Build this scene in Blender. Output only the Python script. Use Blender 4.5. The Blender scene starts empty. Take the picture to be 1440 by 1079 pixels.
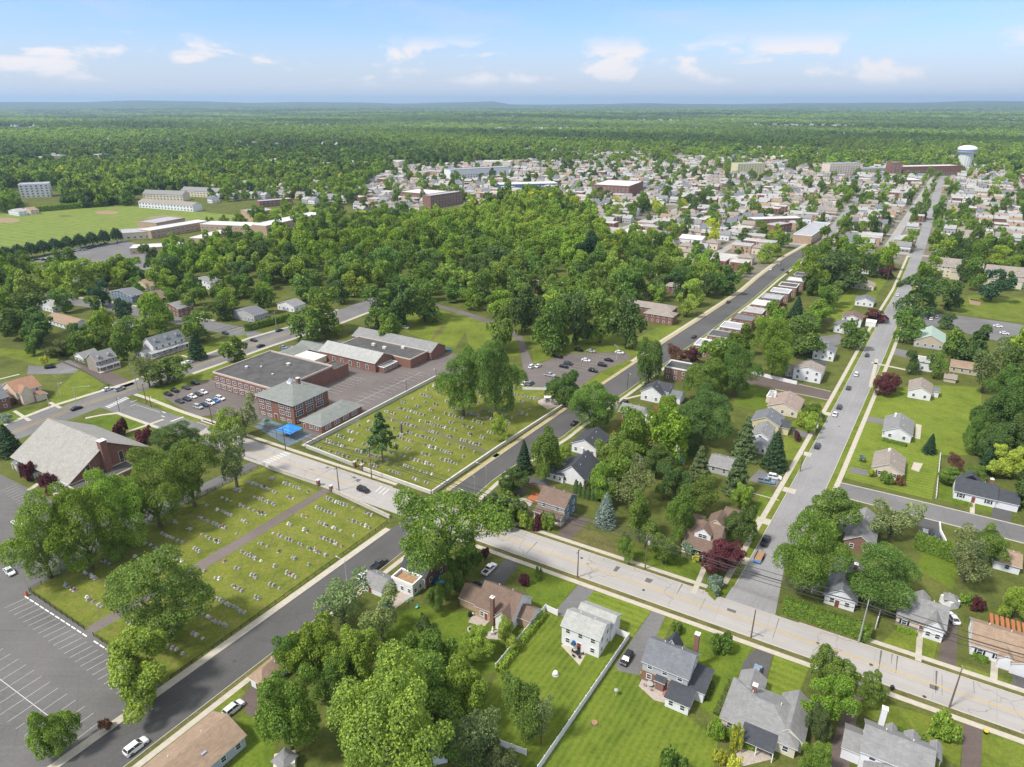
import bpy, bmesh, math, random
import numpy as np
from mathutils import Vector, Matrix
random.seed(7); rng = np.random.default_rng(11)
sc = bpy.context.scene
COL = sc.collection
# ------------------------------------------------------------ camera
CAM_H = 120.0; FPX = 960.0; HORIZ = 143.0; CXP, CYP = 720.0, 539.5
PITCH = math.atan((CYP - HORIZ) / FPX)
cd = bpy.data.cameras.new('camera'); cam = bpy.data.objects.new('camera', cd); COL.objects.link(cam)
cd.sensor_width = 36.0; cd.sensor_fit = 'HORIZONTAL'; cd.lens = 36.0 * FPX / 1440.0
cd.clip_start = 1.0; cd.clip_end = 90000.0
cam.location = (0, 0, CAM_H); cam.rotation_euler = (math.radians(90) - PITCH, 0, 0)
sc.camera = cam
# ------------------------------------------------------------ sky, sun, exposure
SUN_EL, SUN_AZ = math.radians(54), math.radians(242)      # azimuth clockwise from +Y
sc.view_settings.view_transform = 'Standard'; sc.view_settings.look = 'None'
sc.view_settings.exposure = 0.75; sc.view_settings.gamma = 1.0
sl = bpy.data.lights.new('sun', 'SUN'); sl.energy = 2.9; sl.angle = math.radians(8); sl.color = (1.0, 0.95, 0.87)
so = bpy.data.objects.new('sun', sl); COL.objects.link(so)
sdir = Vector((math.sin(SUN_AZ) * math.cos(SUN_EL), math.cos(SUN_AZ) * math.cos(SUN_EL), math.sin(SUN_EL)))
so.rotation_euler = sdir.to_track_quat('Z', 'Y').to_euler(); so.location = (-300, -200, 600)
W = bpy.data.worlds.new('World'); sc.world = W; W.use_nodes = True
def world():
    nt = W.node_tree; N = nt.nodes; L = nt.links; N.clear()
    out = N.new('ShaderNodeOutputWorld'); bg = N.new('ShaderNodeBackground'); bg.inputs[1].default_value = 0.12
    sky = N.new('ShaderNodeTexSky'); sky.sky_type = 'NISHITA'; sky.sun_disc = False
    sky.sun_elevation = SUN_EL; sky.sun_rotation = SUN_AZ; sky.altitude = 100; sky.air_density = 1.0; sky.dust_density = 0.6; sky.ozone_density = 1.6
    tc = N.new('ShaderNodeTexCoord'); sep = N.new('ShaderNodeSeparateXYZ'); L.new(tc.outputs['Generated'], sep.inputs[0])
    def math_(op, a, b=None, c=None):
        m = N.new('ShaderNodeMath'); m.operation = op
        for i, v in enumerate((a, b, c)):
            if v is None: continue
            if isinstance(v, (int, float)): m.inputs[i].default_value = v
            else: L.new(v, m.inputs[i])
        return m.outputs[0]
    X, Y, Z = sep.outputs
    az = math_('ARCTAN2', X, Y)
    zc = math_('MAXIMUM', Z, 0.002)
    def layer(sx, sz, seed, scale, det, rough, lo, hi):
        cb = N.new('ShaderNodeCombineXYZ')
        L.new(math_('MULTIPLY', az, sx), cb.inputs[0]); L.new(math_('MULTIPLY', zc, sz), cb.inputs[1]); cb.inputs[2].default_value = seed
        n = N.new('ShaderNodeTexNoise'); n.inputs['Scale'].default_value = scale; n.inputs['Detail'].default_value = det; n.inputs['Roughness'].default_value = rough
        n.inputs['Distortion'].default_value = 0.35
        L.new(cb.outputs[0], n.inputs['Vector'])
        r = N.new('ShaderNodeMapRange'); r.interpolation_type = 'SMOOTHSTEP'; r.inputs[1].default_value = lo; r.inputs[2].default_value = hi
        L.new(n.outputs[0], r.inputs[0]); return r.outputs[0]
    def band(lo0, lo1, hi0, hi1):
        a = N.new('ShaderNodeMapRange'); a.interpolation_type = 'SMOOTHSTEP'; a.inputs[1].default_value = lo0; a.inputs[2].default_value = lo1; L.new(Z, a.inputs[0])
        b = N.new('ShaderNodeMapRange'); b.interpolation_type = 'SMOOTHSTEP'; b.inputs[1].default_value = hi0; b.inputs[2].default_value = hi1
        b.inputs[3].default_value = 1; b.inputs[4].default_value = 0; L.new(Z, b.inputs[0])
        return math_('MULTIPLY', a.outputs[0], b.outputs[0])
    cum = math_('MULTIPLY', layer(1.0, 2.5, 5.3, 8.5, 9, 0.58, 0.5, 0.6), band(0.014, 0.03, 0.055, 0.085))
    veil = math_('MULTIPLY', layer(1.0, 6.5, 9.1, 3.2, 8, 0.6, 0.42, 0.75), 0.5)
    low = N.new('ShaderNodeMapRange'); low.interpolation_type = 'SMOOTHSTEP'; low.inputs[1].default_value = -0.02; low.inputs[2].default_value = 0.11
    low.inputs[3].default_value = 0.92; low.inputs[4].default_value = 0.0; L.new(Z, low.inputs[0])
    f1 = math_('MAXIMUM', veil, low.outputs[0])
    m1 = N.new('ShaderNodeMix'); m1.data_type = 'RGBA'; L.new(f1, m1.inputs[0]); tint = N.new('ShaderNodeMix'); tint.data_type = 'RGBA'; tint.blend_type = 'MULTIPLY'; tint.inputs[0].default_value = 1; L.new(sky.outputs[0], tint.inputs[6]); tint.inputs[7].default_value = (.54, .68, .97, 1); L.new(tint.outputs[2], m1.inputs[6]); m1.inputs[7].default_value = (3.8, 3.85, 4.3, 1)
    m2 = N.new('ShaderNodeMix'); m2.data_type = 'RGBA'; L.new(cum, m2.inputs[0]); L.new(m1.outputs[2], m2.inputs[6]); m2.inputs[7].default_value = (5.0, 4.75, 4.8, 1)
    hi = N.new('ShaderNodeMapRange'); hi.interpolation_type = 'SMOOTHSTEP'; hi.inputs[1].default_value = 0.2; hi.inputs[2].default_value = 0.5; hi.inputs[4].default_value = 0.8; L.new(Z, hi.inputs[0])
    m3 = N.new('ShaderNodeMix'); m3.data_type = 'RGBA'; L.new(hi.outputs[0], m3.inputs[0]); L.new(m2.outputs[2], m3.inputs[6]); m3.inputs[7].default_value = (5.8, 5.75, 5.5, 1)   # bright cloud veil added above the frame for soft fill light
    L.new(m3.outputs[2], bg.inputs[0]); L.new(bg.outputs[0], out.inputs[0])
world()
# ------------------------------------------------------------ photo pixel <-> place on the ground
_c, _s = math.cos(PITCH), math.sin(PITCH)
def at(x, y, z=0.0):
    u = (x - CXP) / FPX; v = -(y - CYP) / FPX
    d = (u, _c + v * _s, -_s + v * _c); t = (z - CAM_H) / d[2]
    return Vector((d[0] * t, d[1] * t, z))
def proj(p):
    z = p[2] - CAM_H; dep = p[1] * _c - z * _s; up = p[1] * _s + z * _c
    return CXP + FPX * p[0] / dep, CYP - FPX * up / dep, dep
def solve_h(p, ytop):                                    # height of a vertical thing standing at p whose top shows at ytop
    v = -(ytop - CYP) / FPX                              # up = v*dep
    return CAM_H + p[1] * (v * _c - _s) / (_c + v * _s)
# ------------------------------------------------------------ materials
MATS = {}
def nodes(name):
    m = bpy.data.materials.new(name); m.use_nodes = True; nt = m.node_tree
    b = nt.nodes['Principled BSDF']; b.inputs['Specular IOR Level'].default_value = 0.25
    return m, nt.nodes, nt.links, b
def ramp(N, L, src, stops):
    r = N.new('ShaderNodeValToRGB'); e = r.color_ramp.elements
    while len(e) < len(stops): e.new(0.5)
    for k, (p, c) in enumerate(stops): e[k].position = p; e[k].color = (*c, 1)
    L.new(src, r.inputs[0]); return r.outputs[0]
def noise(N, L, vec, scale, detail=4, rough=0.6):
    n = N.new('ShaderNodeTexNoise'); n.inputs['Scale'].default_value = scale; n.inputs['Detail'].default_value = detail; n.inputs['Roughness'].default_value = rough
    if vec is not None: L.new(vec, n.inputs['Vector'])
    return n.outputs[0]
def mixc(N, L, f, a, b, mode='MIX'):
    m = N.new('ShaderNodeMix'); m.data_type = 'RGBA'; m.blend_type = mode
    for i, v in ((0, f), (6, a), (7, b)):
        if isinstance(v, (int, float)): m.inputs[i].default_value = v
        elif isinstance(v, tuple): m.inputs[i].default_value = (*v, 1)
        else: L.new(v, m.inputs[i])
    return m.outputs[2]
def sc3(c, k): return tuple(max(0.0, min(1.0, v * k)) for v in c)
def plain(name, c, rough=0.7, var=0.18, scale=0.6, metal=0.0):
    if name in MATS: return MATS[name]
    m, N, L, b = nodes(name); g = N.new('ShaderNodeNewGeometry')
    n = noise(N, L, g.outputs['Position'], scale, 5, 0.65)
    L.new(ramp(N, L, n, [(0.25, sc3(c, 1 - var)), (0.75, sc3(c, 1 + var))]), b.inputs['Base Color'])
    b.inputs['Roughness'].default_value = rough; b.inputs['Metallic'].default_value = metal
    MATS[name] = m; return m
def siding(name, c, step=0.22):
    if name in MATS: return MATS[name]
    m, N, L, b = nodes(name); uv = N.new('ShaderNodeUVMap'); g = N.new('ShaderNodeNewGeometry')
    w = N.new('ShaderNodeTexWave'); w.bands_direction = 'Y'; w.wave_profile = 'SAW'; w.inputs['Scale'].default_value = 0.314 / step; L.new(uv.outputs[0], w.inputs[0])
    n = noise(N, L, g.outputs['Position'], 0.5, 5)
    base = ramp(N, L, n, [(0.25, sc3(c, 0.88)), (0.75, sc3(c, 1.06))])
    L.new(mixc(N, L, ramp(N, L, w.outputs['Fac'], [(0.0, (0.25,) * 3), (0.15, (0,) * 3)]), base, sc3(c, 0.6)), b.inputs['Base Color'])
    b.inputs['Roughness'].default_value = 0.55; MATS[name] = m; return m
def brick(name, c, mortar=(0.36, 0.3, 0.26)):
    if name in MATS: return MATS[name]
    m, N, L, b = nodes(name); uv = N.new('ShaderNodeUVMap'); g = N.new('ShaderNodeNewGeometry')
    t = N.new('ShaderNodeTexBrick'); L.new(uv.outputs[0], t.inputs[0]); t.inputs['Scale'].default_value = 1.0
    t.inputs['Brick Width'].default_value = 0.42; t.inputs['Row Height'].default_value = 0.15; t.inputs['Mortar Size'].default_value = 0.012
    t.inputs['Color1'].default_value = (*sc3(c, 0.75), 1); t.inputs['Color2'].default_value = (*sc3(c, 1.3), 1); t.inputs['Mortar'].default_value = (*mortar, 1)
    n = noise(N, L, g.outputs['Position'], 0.35, 5)
    L.new(mixc(N, L, 0.45, t.outputs[0], ramp(N, L, n, [(0.3, sc3(c, 0.75)), (0.7, sc3(c, 1.2))])), b.inputs['Base Color'])
    b.inputs['Roughness'].default_value = 0.85; MATS[name] = m; return m
def shingle(name, c, var=0.22):
    if name in MATS: return MATS[name]
    m, N, L, b = nodes(name); uv = N.new('ShaderNodeUVMap'); g = N.new('ShaderNodeNewGeometry')
    t = N.new('ShaderNodeTexBrick'); L.new(uv.outputs[0], t.inputs[0]); t.inputs['Scale'].default_value = 1.0
    t.inputs['Brick Width'].default_value = 0.9; t.inputs['Row Height'].default_value = 0.32; t.inputs['Mortar Size'].default_value = 0.014
    t.inputs['Color1'].default_value = (*sc3(c, 0.8), 1); t.inputs['Color2'].default_value = (*sc3(c, 1.22), 1); t.inputs['Mortar'].default_value = (*sc3(c, 0.55), 1)
    n = noise(N, L, g.outputs['Position'], 0.4, 6, 0.7)
    mp = N.new('ShaderNodeMapping'); mp.inputs['Scale'].default_value = (1.3, 0.12, 1); L.new(uv.outputs[0], mp.inputs[0])
    st = noise(N, L, mp.outputs[0], 1.0, 4)
    a = mixc(N, L, 0.5, t.outputs[0], ramp(N, L, n, [(0.28, sc3(c, 1 - var)), (0.72, sc3(c, 1 + var))]))
    L.new(mixc(N, L, ramp(N, L, st, [(0.45, (0,) * 3), (0.75, (0.35,) * 3)]), a, sc3(c, 0.62)), b.inputs['Base Color'])
    b.inputs['Roughness'].default_value = 0.9; MATS[name] = m; return m
def glass(name='window_glass', c=(0.03, 0.04, 0.05)):
    if name in MATS: return MATS[name]
    m, N, L, b = nodes(name); b.inputs['Base Color'].default_value = (*c, 1); b.inputs['Roughness'].default_value = 0.08; b.inputs['Specular IOR Level'].default_value = 0.7
    MATS[name] = m; return m
def paint(name, c, rough=0.25):
    if name in MATS: return MATS[name]
    m, N, L, b = nodes(name); b.inputs['Base Color'].default_value = (*c, 1); b.inputs['Roughness'].default_value = rough
    b.inputs['Coat Weight'].default_value = 0.5; b.inputs['Coat Roughness'].default_value = 0.08; MATS[name] = m; return m
def asphalt(name, c, crack=0.5, patch=0.25):
    if name in MATS: return MATS[name]
    m, N, L, b = nodes(name); g = N.new('ShaderNodeNewGeometry'); P = g.outputs['Position']; uv = N.new('ShaderNodeUVMap')
    n1 = noise(N, L, P, 0.05, 5, 0.6); n2 = noise(N, L, P, 1.6, 4, 0.7)
    a = ramp(N, L, n1, [(0.3, sc3(c, 1 - patch)), (0.7, sc3(c, 1 + patch))])
    a = mixc(N, L, 0.35, a, ramp(N, L, n2, [(0.3, sc3(c, 0.7)), (0.7, sc3(c, 1.3))]))
    mp = N.new('ShaderNodeMapping'); mp.inputs['Scale'].default_value = (0.02, 0.9, 1); L.new(uv.outputs[0], mp.inputs[0])   # wheel tracks run along the road
    a = mixc(N, L, ramp(N, L, noise(N, L, mp.outputs[0], 1.0, 3), [(0.5, (0,) * 3), (0.75, (0.4,) * 3)]), a, sc3(c, 1.35))
    wp = mixc(N, L, 0.25, P, noise(N, L, P, 0.3, 4)); 
    v = N.new('ShaderNodeTexVoronoi'); v.feature = 'DISTANCE_TO_EDGE'; v.inputs['Scale'].default_value = 0.09; L.new(P, v.inputs[0])
    d = N.new('ShaderNodeMix'); 
    a = mixc(N, L, ramp(N, L, v.outputs['Distance'], [(0.0, (crack,) * 3), (0.012, (0,) * 3)]), a, sc3(c, 0.5))
    L.new(a, b.inputs['Base Color']); b.inputs['Roughness'].default_value = 0.9; MATS[name] = m; return m
def concrete_road(name, c):
    m, N, L, b = nodes(name); g = N.new('ShaderNodeNewGeometry'); P = g.outputs['Position']; uv = N.new('ShaderNodeUVMap')
    t = N.new('ShaderNodeTexBrick'); t.offset = 0.0; L.new(uv.outputs[0], t.inputs[0]); t.inputs['Scale'].default_value = 1.0
    t.inputs['Brick Width'].default_value = 12.0; t.inputs['Row Height'].default_value = 3.4; t.inputs['Mortar Size'].default_value = 0.05
    t.inputs['Color1'].default_value = (*sc3(c, 0.96), 1); t.inputs['Color2'].default_value = (*sc3(c, 1.05), 1); t.inputs['Mortar'].default_value = (*sc3(c, 0.55), 1)
    n1 = noise(N, L, P, 0.08, 6, 0.65)
    a = mixc(N, L, 0.5, t.outputs[0], ramp(N, L, n1, [(0.3, sc3(c, 0.82)), (0.7, sc3(c, 1.14))]))
    mp = N.new('ShaderNodeMapping'); mp.inputs['Scale'].default_value = (0.015, 0.8, 1); L.new(uv.outputs[0], mp.inputs[0])
    a = mixc(N, L, ramp(N, L, noise(N, L, mp.outputs[0], 1.0, 3), [(0.48, (0,) * 3), (0.72, (0.5,) * 3)]), a, sc3(c, 0.8))
    v = N.new('ShaderNodeTexVoronoi'); v.feature = 'DISTANCE_TO_EDGE'; v.inputs['Scale'].default_value = 0.045
    dist = N.new('ShaderNodeVectorMath'); dist.operation = 'ADD'; nn = N.new('ShaderNodeTexNoise'); nn.inputs['Scale'].default_value = 0.25; L.new(P, nn.inputs['Vector'])
    sv = N.new('ShaderNodeVectorMath'); sv.operation = 'SCALE'; sv.inputs['Scale'].default_value = 6.0; L.new(nn.outputs['Color'], sv.inputs[0])
    L.new(P, dist.inputs[0]); L.new(sv.outputs[0], dist.inputs[1]); L.new(dist.outputs[0], v.inputs[0])
    a = mixc(N, L, ramp(N, L, v.outputs['Distance'], [(0.0, (0.7,) * 3), (0.006, (0,) * 3)]), a, sc3(c, 0.42))
    L.new(a, b.inputs['Base Color']); b.inputs['Roughness'].default_value = 0.9; MATS[name] = m; return m
def grass(name, c1, c2, dry=(0.20, 0.19, 0.06), dryamt=0.35, stripe=None, stripe_w=2.4):
    m, N, L, b = nodes(name); g = N.new('ShaderNodeNewGeometry'); P = g.outputs['Position']
    n1 = noise(N, L, P, 0.035, 6, 0.65); n2 = noise(N, L, P, 0.5, 5, 0.7); n3 = noise(N, L, P, 4.0, 3, 0.7)
    a = ramp(N, L, n1, [(0.3, c1), (0.7, c2)])
    a = mixc(N, L, ramp(N, L, n2, [(0.48, (0,) * 3), (0.74, (dryamt,) * 3)]), a, dry)
    n4 = noise(N, L, P, 0.13, 6, 0.75); n5 = noise(N, L, P, 1.3, 6, 0.8)
    a = mixc(N, L, 1.0, a, ramp(N, L, n4, [(0.34, (0.66, 0.72, 0.7)), (0.5, (1.0, 1.0, 1.0)), (0.66, (1.2, 1.12, 1.1))]), 'MULTIPLY')
    a = mixc(N, L, 0.8, a, mixc(N, L, 1.0, a, ramp(N, L, n5, [(0.35, (0.6, 0.66, 0.62)), (0.65, (1.3, 1.22, 1.2))]), 'MULTIPLY'))
    a = mixc(N, L, 0.35, a, mixc(N, L, 1.0, a, ramp(N, L, n3, [(0.3, (0.45,) * 3), (0.7, (1.0,) * 3)]), 'MULTIPLY'))
    if stripe is not None:
        mp = N.new('ShaderNodeMapping'); mp.vector_type = 'POINT'; mp.inputs['Rotation'].default_value = (0, 0, -stripe); L.new(P, mp.inputs[0])
        w = N.new('ShaderNodeTexWave'); w.bands_direction = 'Y'; w.inputs['Scale'].default_value = 0.314 / stripe_w; w.inputs['Distortion'].default_value = 0.6; w.inputs['Detail Scale'].default_value = 0.4; L.new(mp.outputs[0], w.inputs[0])
        a = mixc(N, L, ramp(N, L, w.outputs['Fac'], [(0.35, (0,) * 3), (0.65, (0.22,) * 3)]), a, sc3(c2, 1.3))
    L.new(a, b.inputs['Base Color']); b.inputs['Roughness'].default_value = 0.95; b.inputs['Specular IOR Level'].default_value = 0.1
    MATS[name] = m; return m
def foliage():
    m, N, L, b = nodes('foliage'); nt = m.node_tree
    oi = N.new('ShaderNodeObjectInfo'); g = N.new('ShaderNodeNewGeometry')
    r = ramp(N, L, g.outputs['Random Per Island'], [(0.0, (0.5, 0.55, 0.55)), (0.5, (1.0, 1.0, 1.0)), (1.0, (1.65, 1.45, 1.1))])
    a = mixc(N, L, 1.0, oi.outputs['Color'], r, 'MULTIPLY')
    tc = N.new('ShaderNodeTexCoord'); n = noise(N, L, tc.outputs['Object'], 2.2, 3, 0.6)
    a = mixc(N, L, 1.0, a, ramp(N, L, n, [(0.3, (0.74, 0.78, 0.7)), (0.7, (1.22, 1.18, 1.05))]), 'MULTIPLY')
    b.inputs['Roughness'].default_value = 0.6; b.inputs['Specular IOR Level'].default_value = 0.2; L.new(a, b.inputs['Base Color'])
    t = N.new('ShaderNodeBsdfTranslucent'); L.new(mixc(N, L, 1.0, a, (1.5, 1.5, 0.8), 'MULTIPLY'), t.inputs[0])
    ms = N.new('ShaderNodeMixShader'); ms.inputs[0].default_value = 0.3; L.new(b.outputs[0], ms.inputs[1]); L.new(t.outputs[0], ms.inputs[2])
    L.new(ms.outputs[0], N['Material Output'].inputs[0]); MATS['foliage'] = m; return m
FOL = foliage()
GLASS = glass(); WHITE = plain('white_trim', (0.78, 0.78, 0.78), 0.5, 0.05); BARK = plain('bark', (0.13, 0.10, 0.075), 0.9, 0.35, 2.0)
# ------------------------------------------------------------ mesh helper
class MB:
    def __init__(s): s.v = []; s.f = []; s.m = []; s.mats = []
    def mi(s, mat):
        if mat not in s.mats: s.mats.append(mat)
        return s.mats.index(mat)
    def poly(s, pts, mat):
        k = len(s.v); s.v += [tuple(p) for p in pts]; s.f.append(tuple(range(k, k + len(pts)))); s.m.append(s.mi(mat))
    def prism(s, base, z0, z1, mat, top=None):           # base: list of xy, counterclockwise
        a = sum(base[i][0] * base[(i + 1) % len(base)][1] - base[(i + 1) % len(base)][0] * base[i][1] for i in range(len(base)))
        if a < 0: base = base[::-1]
        n = len(base); B = [(p[0], p[1], z0) for p in base]; T = [(p[0], p[1], z1) for p in base]
        for i in range(n):
            j = (i + 1) % n; s.poly([B[i], B[j], T[j], T[i]], mat)
        s.poly(T, top or mat); s.poly(B[::-1], mat)
    def box(s, x0, y0, z0, x1, y1, z1, mat, top=None): s.prism([(x0, y0), (x1, y0), (x1, y1), (x0, y1)], z0, z1, mat, top)
    def tube(s, pts, rad, mat, n=6, cap=True):
        rings = []
        for i, p in enumerate(pts):
            p = Vector(p); d = (Vector(pts[min(i + 1, len(pts) - 1)]) - Vector(pts[max(i - 1, 0)])).normalized()
            u = d.orthogonal().normalized() if abs(d.z) < 0.9 else (Vector((1, 0, 0)) - d * d.x).normalized(); w = d.cross(u)
            r = rad[i] if isinstance(rad, (list, tuple)) else rad
            rings.append([p + (u * math.cos(t) + w * math.sin(t)) * r for t in (2 * math.pi * k / n for k in range(n))])
        for a, b_ in zip(rings, rings[1:]):
            for k in range(n):
                j = (k + 1) % n; s.poly([a[k], a[j], b_[j], b_[k]], mat)
        if cap: s.poly(rings[-1], mat); s.poly(rings[0][::-1], mat)
    def lathe(s, prof, mat, n=16, c=(0, 0)):
        for (r0, z0), (r1, z1) in zip(prof, prof[1:]):
            for k in range(n):
                a, b_ = 2 * math.pi * k / n, 2 * math.pi * (k + 1) / n
                q = [(c[0] + r0 * math.cos(a), c[1] + r0 * math.sin(a), z0), (c[0] + r0 * math.cos(b_), c[1] + r0 * math.sin(b_), z0), (c[0] + r1 * math.cos(b_), c[1] + r1 * math.sin(b_), z1), (c[0] + r1 * math.cos(a), c[1] + r1 * math.sin(a), z1)]
                if r1 < 1e-6: q = q[:3]
                elif r0 < 1e-6: q = [q[0]] + q[2:]
                s.poly(q, mat)
    def mesh(s, name):
        me = bpy.data.meshes.new(name); me.from_pydata(s.v, [], s.f)
        for m in s.mats: me.materials.append(m)
        me.polygons.foreach_set('material_index', s.m)
        uv = me.uv_layers.new(name='UVMap'); dat = np.zeros(len(me.loops) * 2, np.float32); i = 0
        for f in s.f:                                   # planar metres: u along the face, v up the face
            p = [Vector(s.v[k]) for k in f]; n = Vector((0, 0, 0))
            for q in range(1, len(p) - 1): n += (p[q] - p[0]).cross(p[q + 1] - p[0])
            n = n.normalized() if n.length > 0 else Vector((0, 0, 1))
            u = Vector((0, 0, 1)).cross(n)
            u = u.normalized() if u.length > 0.05 else Vector((1, 0, 0))
            w = n.cross(u)
            for q in p: dat[i] = q.dot(u); dat[i + 1] = q.dot(w); i += 2
        uv.data.foreach_set('uv', dat); return me
    def build(s, name, parent=None, loc=None, smooth=False):
        me = s.mesh(name); o = bpy.data.objects.new(name, me); COL.objects.link(o)
        if parent: o.parent = parent
        if loc is not None: o.location = loc
        if smooth: me.polygons.foreach_set('use_smooth', [True] * len(me.polygons))
        return o
def tag(o, label=None, cat=None, group=None, kind=None):
    if label: o['label'] = label
    if cat: o['category'] = cat
    if group: o['group'] = group
    if kind: o['kind'] = kind
    return o
def empty(name, loc, rz=0.0):
    o = bpy.data.objects.new(name, None); COL.objects.link(o); o.empty_display_size = 0.5; o.location = loc; o.rotation_euler = (0, 0, rz); return o
def child(name, me, parent, loc=(0, 0, 0), rz=0.0, scale=None):
    o = bpy.data.objects.new(name, me); COL.objects.link(o); o.parent = parent; o.location = loc; o.rotation_euler = (0, 0, rz)
    if scale: o.scale = scale
    return o
def children_of(root):
    return [o for o in COL.objects if o.parent is root]
ORD = 'first second third fourth fifth sixth seventh eighth ninth tenth eleventh twelfth thirteenth fourteenth fifteenth sixteenth seventeenth eighteenth nineteenth twentieth'.split()
TENS = {2: 'twenty', 3: 'thirty', 4: 'forty'}
def ordinal(n):
    n += 1
    if n <= 20: return ORD[n - 1]
    t, u = divmod(n, 10)
    if u == 0: return {3: 'thirtieth', 4: 'fortieth', 5: 'fiftieth'}[t]
    return TENS[t] + '-' + ORD[u - 1]
# ------------------------------------------------------------ what already covers the ground (2 m cells)
OX, OY, NX, NY = -900, 40, 1100, 900
BUSY = np.zeros((NX, NY), bool)
def inpoly(px, py, poly):
    r = np.zeros(px.shape, bool); n = len(poly); j = n - 1
    for i in range(n):
        xi, yi = poly[i][0], poly[i][1]; xj, yj = poly[j][0], poly[j][1]
        if yi != yj: r ^= ((yi > py) != (yj > py)) & (px < (xj - xi) * (py - yi) / (yj - yi) + xi)
        j = i
    return r
def occupy(poly, grow=0.0):
    P = np.array([(p[0], p[1]) for p in poly])
    if grow: c = P.mean(0); d = P - c; P = c + d * (1 + grow / np.maximum(np.linalg.norm(d, axis=1, keepdims=True), 1))
    x0, y0 = ((P.min(0) - (OX, OY)) / 2).astype(int) - 1; x1, y1 = ((P.max(0) - (OX, OY)) / 2).astype(int) + 2
    x0, y0 = max(x0, 0), max(y0, 0); x1, y1 = min(x1, NX), min(y1, NY)
    if x1 <= x0 or y1 <= y0: return
    gx, gy = np.meshgrid(OX + 2 * np.arange(x0, x1) + 1, OY + 2 * np.arange(y0, y1) + 1, indexing='ij')
    BUSY[x0:x1, y0:y1] |= inpoly(gx, gy, P)
def busy(x, y, r=0.0):
    for dx, dy in ((0, 0), (r, 0), (-r, 0), (0, r), (0, -r)):
        i, j = int((x + dx - OX) / 2), int((y + dy - OY) / 2)
        if 0 <= i < NX and 0 <= j < NY and BUSY[i, j]: return True
    return False
# ------------------------------------------------------------ ground sheets
AU, AV = math.radians(-30.5), math.radians(57.5)          # the street grid of the borough
U = Vector((math.cos(AU), math.sin(AU), 0)); V = Vector((math.cos(AV), math.sin(AV), 0))
G_BASE = grass('ground_cover', (0.085, 0.105, 0.026), (0.125, 0.15, 0.036), (0.17, 0.145, 0.06), 0.5)
G_LAWN = grass('lawn_grass', (0.115, 0.155, 0.022), (0.16, 0.21, 0.032), (0.23, 0.2, 0.06), 0.35)
G_RICH = grass('rich_lawn', (0.095, 0.145, 0.018), (0.13, 0.19, 0.024), (0.2, 0.19, 0.05), 0.25)
G_STR = grass('striped_lawn', (0.1, 0.148, 0.019), (0.14, 0.19, 0.026), (0.2, 0.185, 0.05), 0.28, AV, 1.5)
G_STU = grass('cross_mown_lawn', (0.125, 0.172, 0.023), (0.165, 0.22, 0.032), (0.22, 0.2, 0.06), 0.28, AU, 2.0)
G_GRAVE = grass('cemetery_grass', (0.125, 0.16, 0.024), (0.175, 0.21, 0.036), (0.25, 0.185, 0.085), 0.85)
G_DRY = grass('worn_lawn', (0.12, 0.12, 0.045), (0.155, 0.15, 0.05), (0.2, 0.16, 0.09), 0.5)
G_FIELD = grass('playing_field', (0.145, 0.2, 0.042), (0.18, 0.235, 0.052), (0.28, 0.24, 0.09), 0.3, AU, 9.0)
def forest_floor():
    m, N, L, b = nodes('woodland_ground'); g = N.new('ShaderNodeNewGeometry'); P = g.outputs['Position']
    n = noise(N, L, P, 0.004, 8, 0.68); n2 = noise(N, L, P, 0.05, 5, 0.7)
    a = ramp(N, L, n, [(0.3, (0.035, 0.06, 0.018)), (0.5, (0.06, 0.09, 0.026)), (0.66, (0.11, 0.135, 0.04)), (0.74, (0.2, 0.19, 0.11))])
    L.new(mixc(N, L, 0.6, a, mixc(N, L, 1.0, a, ramp(N, L, n2, [(0.35, (0.25,) * 3), (0.65, (1.5,) * 3)]), 'MULTIPLY')), b.inputs['Base Color']); b.inputs['Roughness'].default_value = 1; b.inputs['Specular IOR Level'].default_value = 0
    return m
def terrain():
    rs = [0, 250, 600, 1000, 1500, 2100, 2800, 3600, 4600, 5800, 7200, 9000, 11000, 13000, 15000, 17000, 19000, 21500, 24000, 28000, 34000, 42000]
    n = 240; me = bpy.data.meshes.new('terrain'); vs = []; fs = []
    r2 = np.random.default_rng(3); ph = r2.uniform(0, 6.28, 12)
    for r in rs:
        for k in range(n):
            a = 2 * math.pi * k / n; x, y = r * math.sin(a), r * math.cos(a); z = -0.06
            if r > 1400:
                w = min(1, (r - 1400) / 4000)
                z += w * (16 * math.sin(x / 1900 + ph[0]) * math.cos(y / 1500 + ph[1]) + 9 * math.sin(x / 700 + ph[2]) * math.sin(y / 900 + ph[3])) - w * 8
            if 13000 < r < 26000 and y > 0:                # long low ridges on the skyline, higher towards the right
                t = a * 1.0; ridge = max(0, math.sin((r - 13000) / 13000 * math.pi))
                hgt = 22 + 140 * min(1, max(0, (t + 0.1) / 0.5)) + 22 * math.sin(t * 13 + ph[4]) + 15 * math.sin(t * 31 + ph[5]) + 9 * math.sin(t * 67 + r / 900)
                z += ridge * hgt * (0.5 + 0.22 * math.sin(r / 1700 + ph[6]))
            vs.append((x, y, z))
    for i in range(len(rs) - 1):
        for k in range(n):
            j = (k + 1) % n
            fs.append((i * n + k, i * n + j, (i + 1) * n + j, (i + 1) * n + k) if i else (k, n + j, n + k)[::1] if False else (i * n + k, (i + 1) * n + k, (i + 1) * n + j, i * n + j))
    me.from_pydata(vs, [], fs); me.materials.append(forest_floor()); o = bpy.data.objects.new('terrain', me); COL.objects.link(o); tag(o, kind='structure')
    me.polygons.foreach_set('use_smooth', [True] * len(me.polygons))
terrain()
TERR = bpy.data.objects['terrain']
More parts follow.
